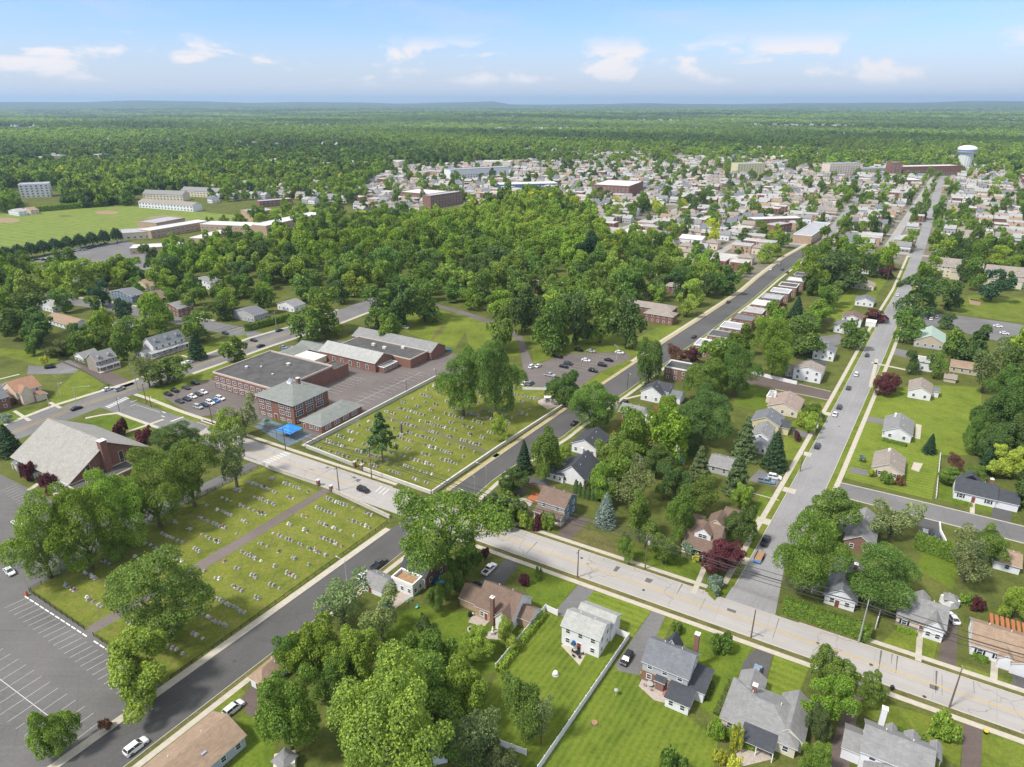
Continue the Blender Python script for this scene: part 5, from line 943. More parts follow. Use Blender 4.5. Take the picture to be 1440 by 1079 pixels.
for a in (('hazy grey green tree behind the blue spruce', 890, 645, 715, 66, 'A'), ('bright tree right of the blue spruce', 902, 690, 762, 58, 'M'), ('deep green tree beside the brown bungalow', 958, 684, 760, 44, 'M'), ('rounded tree behind the brown bungalow', 985, 668, 722, 46, 'M'), ('small tree near the pool behind the brown bungalow', 925, 622, 672, 44, 'B'), ('broad tree hiding the little pool', 948, 650, 700, 50, 'B'), ('round clipped maple right of the brown bungalow', 1046, 677, 716, 38, 'G'), ('weeping dark tree on the corner of the hill street', 1045, 706, 765, 46, 'B'), ('spreading maroon japanese maple at the corner', 1018, 754, 808, 64, 'R'), ('low bright tree beside the wooden pole', 934, 748, 792, 44, 'M'), ('slim cone shaped tree beside the dry lawn', 880, 748, 790, 26, 'M'), ('bright little tree left of the wooden pole', 917, 735, 768, 36, 'G'), ('dark bushy tree behind the green yard', 968, 594, 640, 44, 'B')): T(*a)
for a in (('tall olive conifer over the low grey house', 985, 616, 686, 50, 'O'), ('tallest olive conifer beside the hill street houses', 1040, 620, 694, 48, 'O'), ('olive conifer behind the dark maple', 1050, 572, 645, 46, 'O'), ('dark spreading conifer in front of the grey split level house', 1092, 598, 658, 46, 'P'), ('little dark conifer on the open lawn', 1310, 606, 637, 23, 'P'), ('dark conifer next to the golden tree', 1391, 620, 664, 28, 'P')): T(*a)
for a in (('bright broad maple on the corner of the hill street', 1140, 715, 832, 98, 'G'), ('maple behind the corner maple towards the cross street', 1170, 682, 760, 76, 'M'), ('loose tree over the pale grey bungalow', 1258, 698, 758, 76, 'A'), ('wide dark maple between the two bungalows', 1243, 764, 850, 108, 'M'), ('grey green tree beside the curved white wall', 1366, 740, 818, 78, 'A'), ('green tree behind the curved white wall', 1392, 734, 795, 48, 'M'), ('golden yellow tree at the right edge', 1420, 626, 672, 52, 'Y'), ('yellow green tree at the right edge below the small tan house', 1432, 822, 868, 44, 'L'), ('rusty small tree on the fence line', 1345, 636, 665, 22, 'X'), ('bright dome tree beside the ranch house fence', 1337, 655, 682, 34, 'G'), ('grey tree over the white ranch house', 1372, 652, 678, 30, 'M'), ('bushy tree at the driveway in the bottom right', 1170, 945, 1018, 70, 'G'), ('tree top just above the bushy driveway tree', 1172, 908, 968, 62, 'M'), ('smaller tree right of the brown driveway', 1228, 942, 992, 38, 'M'), ('yellow green tree at the ranch house corner', 1152, 985, 1045, 34, 'O'), ('dark tree below the bushy driveway tree', 1150, 1040, 1090, 40, 'M')): T(*a, form=None if a[-1] != 'O' else 'bl')
for a in (('street tree beside the green metal roof', 1276, 430, 482, 42, 'M'), ('large tree where the hill street narrows', 1296, 384, 442, 56, 'B'), ('dark round tree in front of the townhouses', 1338, 388, 436, 52, 'B'), ('tall dark tree against the right townhouse block', 1400, 376, 424, 44, 'P'), ('broad tree shading the back lot cars', 1345, 456, 512, 46, 'M'), ('dark tree over the back lot sheds', 1372, 452, 516, 54, 'B'), ('gaunt half bare ash at the lawn edge', 1392, 470, 552, 60, 'A'), ('small round tree in the back lot', 1333, 438, 462, 22, 'B'), ('shrubby tree left of the tan ranch house', 1318, 492, 532, 28, 'M'), ('dark arborvitae clump at the flat white roof', 1284, 490, 526, 22, 'B'), ('maroon tree beside the taupe roofed house', 1247, 528, 556, 34, 'R'), ('rust brown tree behind the maroon tree', 1250, 520, 548, 36, 'X'), ('round tree on the cream house corner lawn', 1200, 448, 490, 40, 'M'), ('big tree at the far end of the grass lot', 1180, 352, 408, 72, 'B'), ('tree standing left of the grass lot', 1168, 390, 430, 40, 'M'), ('dark maroon round tree at the end of the grass lot', 1248, 372, 392, 28, 'R'), ('green dome tree over the twins', 1150, 420, 455, 50, 'M'), ('dark cone tree behind the twins', 1122, 412, 448, 28, 'P'), ('small maroon tree behind the white twin', 1097, 424, 448, 20, 'R'), ('maroon hedge tree on the hill street', 1232, 436, 452, 34, 'R'), ('yellow green tree in the mauve house garden', 1142, 580, 606, 32, 'L'), ('darker shrub tree behind the yellow green garden tree', 1145, 565, 590, 30, 'M')): T(*a, form='bl' if a[-1] == 'P' and 'cone' not in a[0] else None)
for k, (x, t_, b, w, kd) in enumerate(((1390, 545, 625, 60, 'B'), (1425, 540, 630, 62, 'B'), (1450, 500, 580, 60, 'M'), (1415, 510, 580, 52, 'M'), (1400, 590, 650, 50, 'B'), (1440, 580, 650, 60, 'B'), (1380, 580, 640, 40, 'M'), (1460, 640, 700, 50, 'B'), (1440, 470, 540, 50, 'B'))): T('dark tree in the thick group right of the open lawn, %s one' % ordinal(k), x, t_, b, w, kd, 'tree group right of the open lawn')
for a in (('tall park tree at the left end of the park lot', 776, 415, 494, 56, 'M'), ('dark park tree behind the black pickup of the park lot', 812, 402, 484, 60, 'B'), ('park tree behind the far edge of the park lot', 846, 402, 482, 54, 'M'), ('rightmost park tree leaning towards the light pole', 882, 414, 490, 50, 'B'), ('park tree left of the park drive bend', 706, 420, 492, 50, 'M'), ('park tree in the bend of the park drive', 738, 398, 468, 52, 'B'), ('tall park tree above the digger', 596, 388, 452, 52, 'M'), ('leafy park tree behind the parish hall gable', 566, 392, 460, 50, 'B'), ('park tree left of the digger lawn', 530, 396, 462, 52, 'M'), ('low park tree beside the parish hall corner', 548, 440, 484, 34, 'G')): T(*a)
# the row along the ball field
for k in range(10):
    t = k / 9; T('%s round tree from the left in the row along the ball field' % ordinal(k), 8 + 155 * t, 345 - 26 * t, 368 - 27 * t, 19 - 3 * t, 'P', 'row of round trees along the ball field', form='round')
for a in (('big dark maple with a pale bare limb at the left edge', 28, 408, 478, 72, 'B'), ('dark lower maple at the left edge', 50, 432, 486, 60, 'B'), ('bright tall tree above the pale houses on the left', 42, 375, 432, 48, 'L'), ('bright round tree left of the parked car row', 72, 374, 412, 26, 'L'), ('large leafy tree below the school parking row', 112, 360, 412, 58, 'G'), ('orange tinged tree beside the branch street', 88, 402, 440, 36, 'M'), ('dark broad tree on the branch street bend', 140, 390, 432, 32, 'P'), ('dark yew in front of the branch street', 172, 418, 455, 34, 'P'), ('dark spruce above the slim conifer', 136, 424, 460, 32, 'P'), ('pale green tree right of the yellow house', 218, 370, 406, 30, 'L'), ('tall dark tree in the left wood', 236, 355, 402, 46, 'B'), ('upright bright maple beside the brick house', 262, 402, 440, 36, 'M'), ('maple shading the pike beside the inn', 275, 434, 482, 50, 'M'), ('dark spruce right of the inn', 274, 460, 505, 32, 'P'), ('neat tree standing alone beside the pike', 327, 468, 508, 38, 'M'), ('spreading tree on the grass beside the school lot', 234, 500, 540, 62, 'M'), ('olive grey tree at the junction poles', 205, 492, 545, 40, 'A'), ('light tree left of the back lane lawn', 42, 460, 500, 30, 'M'), ('hedge tree above the house lot', 80, 478, 502, 40, 'O'), ('dark spruce over the church at the left edge', 8, 590, 640, 44, 'P'), ('green tree in the inn garden', 175, 455, 505, 40, 'M'), ('yellow green tree behind the inn', 200, 446, 476, 36, 'L'), ('bushy tree left of the inn', 140, 455, 492, 36, 'M'), ('leafy tree over the stone house garden', 118, 462, 500, 40, 'M'), ('tree beside the hedge over the branch street', 310, 418, 450, 40, 'B'), ('dark purple tree in the upper left gardens', 275, 385, 418, 24, 'B'), ('bright bush tree at the white garage', 100, 480, 500, 26, 'G'), ('tall twin tree left of the parish hall', 430, 428, 482, 50, 'M'), ('tall tree behind the parish hall ridge', 452, 400, 470, 60, 'M'), ('tree beside the parish hall back gable', 548, 435, 482, 34, 'M')): T(*a, form='bl' if a[-1] in 'PO' and 'spruce' not in a[0] else None)
# shrubs
for a in (('dark red shrub in the middle of a front lawn', 737, 806, 822, 18, 'R'), ('round green shrub on the same front lawn as the red shrub', 757, 798, 815, 14, 'M'), ('dark mulch shrub beside the oak', 681, 768, 786, 16, 'R'), ('round shrub on the colonial house front lawn', 1016, 888, 918, 32, 'M'), ('low shrub nearer the driveway of the colonial house', 953, 874, 890, 18, 'M'), ('dark shrub left of the blue house porch', 738, 717, 742, 26, 'G'), ('purple shrub in front of the blue house', 757, 720, 744, 18, 'R'), ('green shrub in front of the blue house porch', 772, 718, 745, 20, 'G'), ('bright round shrub on the bottom right lawn', 1330, 1003, 1036, 40, 'L'), ('golden shrub under the patio roof', 1036, 1018, 1055, 18, 'Y'), ('golden shrub at the bottom edge left of the patio', 1030, 1062, 1092, 26, 'Y'), ('green shrub left of the golden shrubs', 1010, 1012, 1040, 22, 'G'), ('bright shrub at the patio roof corner', 1002, 1015, 1034, 16, 'L'), ('yellow shrub by the patio wall', 1014, 1050, 1074, 20, 'Y'), ('bushy dark shrub on the lower lawn edge', 945, 1045, 1095, 46, 'M'), ('blue grey shrub beside the bungalow walk', 1006, 812, 830, 32, 'S'), ('yellow shrub at the bungalow porch', 979, 778, 790, 11, 'Y'), ('grey juniper along the bungalow porch', 970, 762, 778, 26, 'S'), ('dark shrub behind the fire pit', 598, 868, 890, 26, 'B'), ('grey shrub at the brick cape corner', 712, 872, 890, 24, 'O'), ('purple tree like bush over the tan ranch house', 1376, 838, 858, 20, 'R'), ('bright bush beside the purple bush', 1362, 832, 850, 20, 'G'), ('yellow bush in the corner house bed', 1226, 658, 670, 11, 'Y'), ('green bush under the corner house window', 1247, 663, 680, 19, 'M'), ('rusty bush at the corner house end', 1266, 668, 682, 14, 'X'), ('dark cushion shrub in its own bed', 1122, 606, 620, 12, 'R'), ('small spruce bush in a round bed', 1213, 638, 649, 11, 'S'), ('maroon bush beside the church door', 38, 648, 676, 22, 'R'), ('maroon bush beside the church side door', 68, 662, 692, 24, 'R'), ('maroon bush on the church corner lawn', 168, 588, 612, 24, 'R'), ('maroon bush nearer the lane on the church lawn', 200, 602, 624, 28, 'R'), ('yellow bush on the back lawn', 62, 500, 514, 11, 'Y'), ('flower bush by the pike walk', 8, 582, 594, 16, 'S'), ('dense bush row left of the blue house', 700, 700, 740, 46, 'M'), ('dense bush between the street lights and the blue house', 722, 690, 728, 40, 'M'), ('bush beside the street light bases', 690, 694, 722, 34, 'B'), ('small bush by the fenced yard path', 903, 588, 600, 12, 'B'), ('bush under the skylight house', 940, 562, 584, 22, 'G'), ('dry corner bush at the car park exit', 148, 1008, 1026, 18, 'X'), ('maroon shrub by the porch of the cape house', 724, 858, 874, 12, 'R'), ('green bush at the hill street driveway', 1130, 578, 600, 20, 'L')): T(*a, form='shrub', cat='shrub')
for k, (x, y) in enumerate(((810, 694), (816, 698), (822, 700), (828, 702), (834, 703), (840, 704))): T('%s narrow arborvitae in the row behind the blue house' % ordinal(k), x, y - 22, y, 8, 'B', 'arborvitae row behind the blue house', form='col', cat='arborvitae')
# hedges: one clipped body of leaves each
def hedge(label, p, q, w, h, hue='M', n=9000, leaf=.2):
    a, b = at(*p), at(*q); L = (b - a).length; r = np.random.default_rng(int(L * 7)); f = r.uniform(size=n)
    x = r.uniform(0, L, n); ph = r.uniform(0, 6.28, n); top = h * (0.93 + .07 * np.sin(x * 1.9) + .04 * np.sin(x * 5.1))
    y = np.where(f < .45, r.uniform(-w / 2, w / 2, n), np.where(f < .75, -w / 2, w / 2) + .12 * np.sin(x * 2.6) + r.normal(size=n) * .08); z = np.where(f < .45, top + r.normal(size=n) * .08, r.uniform(0.05, 1, n) * top)
    D = np.stack([0 * x, np.where(f < .45, 0, np.sign(y)), np.where(f < .45, 1.0, .4)], 1) + .45 * r.normal(size=(n, 3))
    e = r.uniform(size=n) < .06; x = np.where(e, r.choice([0, L], n), x); y = np.where(e, r.uniform(-w / 2, w / 2, n), y)
    o = bpy.data.objects.new('hedge', quads_mesh('hedge', np.stack([x, y, z], 1), D, leaf, r)); COL.objects.link(o); o.location = a; o.rotation_euler = (0, 0, math.atan2((b - a).y, (b - a).x)); c = HUES[hue]; o.color = (c[0] * HUEGAIN, c[1] * HUEGAIN, c[2] * HUEGAIN, 1); tag(o, label, 'hedge')
hedge('long thick green hedge beside the main road sidewalk', (1101, 857), (1222, 898), 3.6, 3.2, 'M', 15000, .22)
hedge('high clipped hedge beside the pike', (346, 466), (420, 447), 2.5, 4.0, 'M', 5000, .35)
hedge('tall hedge wall under the curved white fence', (1286, 768), (1345, 790), 3.0, 4.5, 'M', 8000, .26)
hedge('low hedge at the edge of the inn garden', (60, 490), (128, 505), 3.0, 3.0, 'O', 4000, .35)
hedge('low dark hedge along the bungalow side of the pike', (1300, 384), (1262, 404), 2.0, 3.0, 'B', 3000, .35)

for lb, p, q, w, h, hue in (('low clipped shrubs along the front of the lone grey ranch house', (1241, 619), (1274, 628), 1.4, 1.0, 'M'), ('low shrubs before the white ranch house with shutters', (1343, 706), (1366, 712), 1.2, .8, 'G'), ('foundation shrubs of the white house with three dormers', (1240, 1024), (1300, 1043), 1.6, 1.0, 'M'), ('low shrubs under the cape house windows on the right', (1262, 885), (1288, 893), 1.3, .8, 'G'), ('low shrubs in front of the tan roofed house at the right edge', (1368, 924), (1388, 931), 1.4, .9, 'M'), ('dark ivy bank behind the colonial sunroom', (998, 962), (990, 985), 1.6, 1.0, 'B'), ('shrub border along the ranch house garden bed', (1008, 1006), (1030, 960), 1.3, .7, 'O'), ('planting along the wide ranch house back wall', (1022, 1034), (1062, 1052), 2.2, 1.3, 'G'), ('flower border at the bungalow porch', (965, 782), (984, 789), 1.2, .7, 'O'), ('shrub row by the church side wall', (28, 662), (92, 700), 1.4, .9, 'B'), ('bushy border beside the tan garage', (388, 985), (398, 1010), 2.0, 1.6, 'M'), ('weedy green line along the vinyl fence', (701, 946), (764, 866), 1.6, 1.6, 'L'), ('shrubby fence line behind the fenced yard', (880, 630), (930, 634), 2.0, 1.5, 'M'), ('bushes along the far edge of the ball field', (40, 299), (150, 289), 7.0, 6.0, 'G'), ('overgrown bank at the house lot', (105, 505), (140, 520), 3.5, 2.0, 'O')): hedge(lb, p, q, w, h, hue, 2600 if h < 3 else 6000, .17 if h < 3 else .7)
# ------------------------------------------------------------ walls and fences
WCON = plain('wall_concrete', (0.52, 0.5, 0.46), 0.85, 0.14); IRON = plain('black_iron', (0.02, 0.02, 0.022), 0.5, 0.1)
def wall_run(name, label, cat, pts, h, t, mat, capm=None, post=None, step=2.4, world=False, ph=0.15):
    P = [p if world else at(*p) for p in pts]; root = empty(name, P[0]); tag(root, label, cat); rl = P[0]
    m = MB(); c = MB(); pm = MB(); np_ = []
    for a, b in zip(P, P[1:]):
        d = (b - a).normalized(); s = Vector((-d.y, d.x, 0)) * t / 2; q = [a - s - rl, b - s - rl, b + s - rl, a + s - rl]; m.prism([(p.x, p.y) for p in q], 0.0, h, mat)
        if capm: s2 = s * 1.5; q = [a - s2 - rl, b - s2 - rl, b + s2 - rl, a + s2 - rl]; c.prism([(p.x, p.y) for p in q], h + .003, h + .13, capm)
        if post:
            n = max(1, int((b - a).length / step))
            for k in range(n + 1): np_.append(a.lerp(b, k / n) - rl)
    child('panel' if post else 'wall', m.mesh('panel'), root)
    if capm: child('coping', c.mesh('coping'), root)
    if post:
        e = t * .5 + .06; pm.box(-e, -e, 0, e, e, h + ph, post); me = pm.mesh('post')
        if len(np_) > 40:
            m2 = MB()
            for p in np_: m2.box(p.x - e, p.y - e, 0, p.x + e, p.y + e, h + ph, post)
            o = child('posts', m2.mesh('posts'), root); o['kind'] = 'stuff'
        else:
            for p in np_: child('post', me, root, p)
    return root
wall_run('cemetery_wall', 'pale concrete wall between the upper cemetery and the schoolyard', 'wall', [(430, 629), (613, 533), (650, 536)], 1.5, .4, WCON, WCON)
wall_run('cemetery_wall', 'pale wall of the upper cemetery along the side street', 'wall', [(608, 695), (700, 632), (800, 567)], 1.3, .4, WCON, WCON)
wall_run('cemetery_wall', 'low wall of the upper cemetery along the main road, left of its gate', 'wall', [(431, 630), (498, 656)], 1.2, .4, WCON, WCON)
wall_run('cemetery_wall', 'low wall of the upper cemetery along the main road, right of its gate', 'wall', [(510, 661), (606, 695)], 1.2, .4, WCON, WCON)
wall_run('cemetery_wall', 'rough wall of the lower cemetery along the main road, left of its gate', 'wall', [(378, 659), (447, 682)], 1.2, .5, WCON, STONEP)
wall_run('cemetery_wall', 'rough wall of the lower cemetery along the main road, right of its gate', 'wall', [(467, 691), (548, 729)], 1.0, .5, WCON, STONEP)
for x, y, lb in ((448, 683, 'left brick pillar of the lower cemetery gate'), (466, 691, 'right brick pillar of the lower cemetery gate'), (499, 657, 'left pillar of the upper cemetery gate'), (509, 661, 'right pillar of the upper cemetery gate')):
    m = MB(); m.box(-.45, -.45, 0, .45, .45, 2.1, BRICK); r = empty('gate_pillar', at(x, y), AU); tag(r, lb, 'pillar'); child('shaft', m.mesh('shaft'), r); m = MB(); m.box(-.58, -.58, 2.102, .58, .58, 2.3, WCON); child('cap', m.mesh('cap'), r)
def rail_fence(label, pts, h=1.1, name='iron_fence', mat=None, step=2.6):
    P = [at(*p) for p in pts]; root = empty(name, P[0]); tag(root, label, 'fence'); M_ = mat or IRON
    m = MB(); n_ = 0
    for a, b in zip(P, P[1:]):
        d = (b - a).normalized(); s = Vector((-d.y, d.x, 0)) * .03
        for z in (.25, .65, h):
            q = [a - s - P[0], b - s - P[0], b + s - P[0], a + s - P[0]]; m.prism([(p.x, p.y) for p in q], z, z + .07, M_)
        n = int((b - a).length / step)
        for k in range(n + 1): p = a.lerp(b, k / n) - P[0]; m.box(p.x - .05, p.y - .05, 0, p.x + .05, p.y + .05, h + .15, M_)
    child('rails', m.mesh('rails'), root)
rail_fence('dark fence between the cemetery and the church lane', [(372, 655), (248, 714), (187, 746), (44, 831)]); rail_fence('dark fence between the cemetery and the church car park, left of the path', [(42, 833), (119, 886)], 1.2); rail_fence('dark fence between the cemetery and the church car park, right of the path', [(132, 895), (156, 911)], 1.2); rail_fence('low dark fence of the lower cemetery along the side street', [(240, 955), (545, 735)], .8)
wall_run('vinyl_fence', 'white vinyl fence left of the two storey house', 'fence', [(697, 942), (767, 858), (784, 866)], 1.8, .08, VFENCE, None, VFENCE); wall_run('vinyl_fence', 'white vinyl fence right of the two storey house, reaching the bottom edge', 'fence', [(866, 891), (884, 899), (756, 1086)], 1.8, .08, VFENCE, None, VFENCE)
wall_run('vinyl_fence', 'short white vinyl fence in the dark corner under the trees', 'fence', [(628, 1000), (640, 1018), (680, 1040), (740, 1062)], 1.6, .08, VFENCE, None, VFENCE); wall_run('vinyl_fence', 'white fence behind the cream two storey house', 'fence', [(1055, 526), (1120, 541)], 1.7, .1, VFENCE, None, VFENCE)
wall_run('vinyl_fence', 'white fence across the end of the upper cemetery by the park lot', 'fence', [(735, 548), (775, 549)], 1.2, .08, VFENCE, None, VFENCE); wall_run('vinyl_fence', 'white fence down the side of the corner house lawn', 'fence', [(1322, 641), (1316, 701)], 1.2, .08, VFENCE, None, VFENCE)
wall_run('retaining_wall', 'curved low white wall round the parking pad below the cross street', 'wall', [(1286, 757), (1330, 769), (1329, 762), (1322, 748), (1321, 737)], .9, .3, WHITE)
wall_run('wooden_fence', 'orange wooden fence between the fenced yard and the charcoal roofed house', 'fence', [(858, 611), (900, 618), (925, 624)], 1.1, .08, REDW, None, WOOD); wall_run('wooden_fence', 'short orange wooden fence beside the brick bungalow', 'fence', [(858, 611), (876, 593)], 1.1, .08, REDW, None, WOOD); wall_run('wooden_fence', 'orange wooden fence behind the fenced yard', 'fence', [(920, 574), (952, 582)], 1.1, .08, REDW, None, WOOD)
wall_run('timber_wall', 'weathered timber wall along the charcoal house driveway', 'wall', [(726, 680), (772, 692)], 1.4, .15, WOOD, None, WOOD)
wall_run('lot_wall', 'long dark low wall beside the brown drive', 'wall', [(86, 509), (120, 523), (152, 543)], .9, .3, plain('dark_block', (.12, .1, .09), .9))
for x0, y0, x1, y1, lb in ((1141, 828, 1152, 822, 'left'), (1231, 878, 1236, 862, 'right')): wall_run('vinyl_fence', 'short white fence panel at the %s end of the long hedge' % lb, 'fence', [(x0, y0 + 6), (x1, y1 + 4)], 1.6, .08, VFENCE, None, VFENCE)
# ------------------------------------------------------------ headstones
GRAN = [plain('grey_granite', (.34, .33, .31), .6, .2, 2), plain('pale_granite', (.45, .43, .4), .6, .2, 2), plain('dark_granite', (.1, .1, .105), .4, .2, 2), plain('rose_granite', (.3, .16, .13), .5, .2, 2), plain('white_marble', (.66, .65, .62), .6, .15, 2)]
GNAME = ['grey', 'pale grey', 'dark', 'reddish', 'white']
def stone_mesh(gi, form):
    m = MB(); g = GRAN[gi]; m.box(-.75, -.3, 0, .75, .3, .28, GRAN[1] if gi in (2, 3) else g)
    w, h = ((.56, .75), (.5, 1.0), (.32, 1.25), (.7, .6))[form]
    pr = [(-w, .282), (w, .282), (w, h * .8), (w * .6, h), (-w * .6, h), (-w, h * .8)]
    F = [(x, -.15, z) for x, z in pr]; Bk = [(x, .15, z) for x, z in pr]; m.poly(F, g); m.poly(Bk[::-1], g)
    for i in range(6): j = (i + 1) % 6; m.poly([F[j], F[i], Bk[i], Bk[j]], g)
    return m.mesh('headstone')
STONES = {(g, f): stone_mesh(g, f) for g in range(5) for f in range(4)}
FNAME = ['low', 'upright', 'tall narrow', 'wide']
stones = []
def row(yard, ri, a, b, dens):
    L = (b - a).length; d = (b - a).normalized(); t = random.uniform(.5, 3)
    while t < L - .5:
        p = a + d * t + Vector((random.gauss(0, .12), random.gauss(0, .12), 0)); g = random.choices(range(5), (52, 26, 10, 5, 7))[0]; f = random.choices(range(4), (45, 25, 8, 22))[0]
        if random.random() < dens: stones.append([p, g, f, yard, ri])
        t += random.choice((1.1, 1.15, 1.25, 1.4, 2.0, 5.2))
def gline(p, q, t): return at(*p).lerp(at(*q), t)
for k in range(15):                                       # right of the path
    s = at(459, 692) - V * (3 + 5.6 * k)
    if s.y < at(126, 890).y + 4: break
    e_ = s + U * 60; a_, b_ = at(232, 955), at(548, 733); n = Vector((-(b_ - a_).y, (b_ - a_).x, 0)).normalized()
    tt = (a_ - s).dot(n) / U.dot(n); row('right of the cemetery path', k, s + U * 2, s + U * (tt - 2.0), .97)
for k in range(15):                                       # left of the path
    s = at(452, 690) - V * (3 + 5.6 * k); a_, b_ = at(44, 831), at(366, 658); n = Vector((-(b_ - a_).y, (b_ - a_).x, 0)).normalized(); tt = (a_ - s).dot(n) / U.dot(n)
    if s.y < at(126, 890).y + 4: break
    row('left of the cemetery path', k, s - U * 2, s + U * (tt + 3.5), .9)
UP = [at(*p) for p in GR2]
for k in range(17):                                       # upper cemetery
    s = at(607, 690) + V * (3 + 5.4 * k); a_, b_ = at(432, 626), at(613, 535); n = Vector((-(b_ - a_).y, (b_ - a_).x, 0)).normalized(); tt = (a_ - s).dot(n) / U.dot(n)
    row('in the upper cemetery', k, s - U * 2.5, s + U * (tt + 3), .8 if k < 11 else .5)
stones = [s for s in stones if not any((s[0].x - x) ** 2 + (s[0].y - y) ** 2 < 1.2 for x, y, R in TREES)]
stones.sort(key=lambda s: s[0].length)
near_s, far_s = stones[:296], stones[296:]
cnt = {}
for s in near_s: cnt.setdefault((s[3], s[4]), []).append(s)
for (yard, ri), L in cnt.items():
    L.sort(key=lambda s: s[0].x)
    for i, (p, g, f, _, _) in enumerate(L):
        o = bpy.data.objects.new('headstone', STONES[g, f]); COL.objects.link(o); o.location = p; o.rotation_euler = (0, 0, AV + math.pi / 2 + random.gauss(0, .05) if False else AU + math.pi / 2 + random.gauss(0, .05)); sc_ = random.uniform(.62, 1.0); o.scale = (sc_ * .85, 1.1, sc_ * 1.05)
        tag(o, '%s %s headstone, %s from left, %s row %s' % (GNAME[g], FNAME[f], ordinal(i), ordinal(ri), yard), 'headstone', 'headstones ' + yard)
if far_s:
    m = MB()
    for p, g, f, _, _ in far_s:
        s_ = STONES[g, f]; k = len(m.v); ca, sa = math.cos(AU + 1.57), math.sin(AU + 1.57)
        m.v += [(p.x + v.co.x * ca - v.co.y * sa, p.y + v.co.x * sa + v.co.y * ca, v.co.z) for v in s_.vertices]
        for q in s_.polygons: m.f.append(tuple(k + i for i in q.vertices)); m.m.append(m.mi(s_.materials[q.material_index]))
    tag(m.build('far_headstones'), 'scattered grey headstones in the back half of the upper cemetery', 'headstones', None, 'stuff')
# monument with round bed, upper cemetery; tall obelisk
r = empty('monument', at(770, 566)); tag(r, 'small canopied monument on a round paved bed in the upper cemetery corner', 'monument'); m = MB(); m.lathe([(4.2, .06), (4.2, .12), (0, .13)], STONEP, 24); child('plinth', m.mesh('plinth'), r); m = MB(); m.box(-.9, -.5, .13, .9, .5, 1.9, GRAN[0]); child('tablet', m.mesh('tablet'), r); m = MB(); m.box(-1.5, -1.1, 2.402, 1.5, 1.1, 2.6, WHITE)
for a in (-1, 1):
    for b in (-1, 1): m.box(a * 1.2 - .1, b * .85 - .1, .13, a * 1.2 + .1, b * .85 + .1, 2.4, WHITE)
child('canopy', m.mesh('canopy'), r)
r = empty('obelisk', at(565, 612)); tag(r, 'tall dark stone obelisk in the upper cemetery right of the pine', 'obelisk'); m = MB(); m.box(-.7, -.7, 0, .7, .7, .9, GRAN[1]); child('base', m.mesh('base'), r); m = MB(); m.lathe([(.5, .902), (.3, 4.6), (0, 5.2)], GRAN[2], 4); child('shaft', m.mesh('shaft'), r)
# ------------------------------------------------------------ cars
RUB = plain('tyre_rubber', (.015, .015, .016), .8, .1); HUB = plain('wheel_rim', (.35, .35, .36), .3, .05, 1, .6); LAMPW = plain('lamp_lens', (.6, .6, .6), .1, .05); LAMPR = plain('tail_lens', (.25, .01, .01), .2, .05)
PAINTS = {'white': paint('white_car_paint', (.72, .72, .73)), 'black': paint('black_car_paint', (.012, .012, .014)), 'dark grey': paint('dark_grey_car_paint', (.05, .052, .058)), 'silver': paint('silver_car_paint', (.38, .39, .4)), 'blue': paint('blue_car_paint', (.05, .17, .42)), 'navy': paint('navy_car_paint', (.02, .035, .08)), 'pale blue': paint('pale_blue_car_paint', (.2, .27, .36)), 'red': paint('red_car_paint', (.3, .02, .02)), 'tan': paint('tan_car_paint', (.35, .29, .2)), 'grey': paint('grey_car_paint', (.16, .165, .175))}
_car = {}
def loft(m, secs, mat):                                   # secs: x, half width low, half width high, z low, z high
    R = [[(x, -a, z0), (x, a, z0), (x, a * .5 + b * .5, (z0 + z1) / 2), (x, b, z1), (x, -b, z1), (x, -(a * .5 + b * .5), (z0 + z1) / 2)] for x, a, b, z0, z1 in secs]
    for p, q in zip(R, R[1:]):
        for i in range(6): j = (i + 1) % 6; m.poly([p[i], q[i], q[j], p[j]][::-1], mat)
    m.poly(R[0], mat); m.poly(R[-1][::-1], mat)
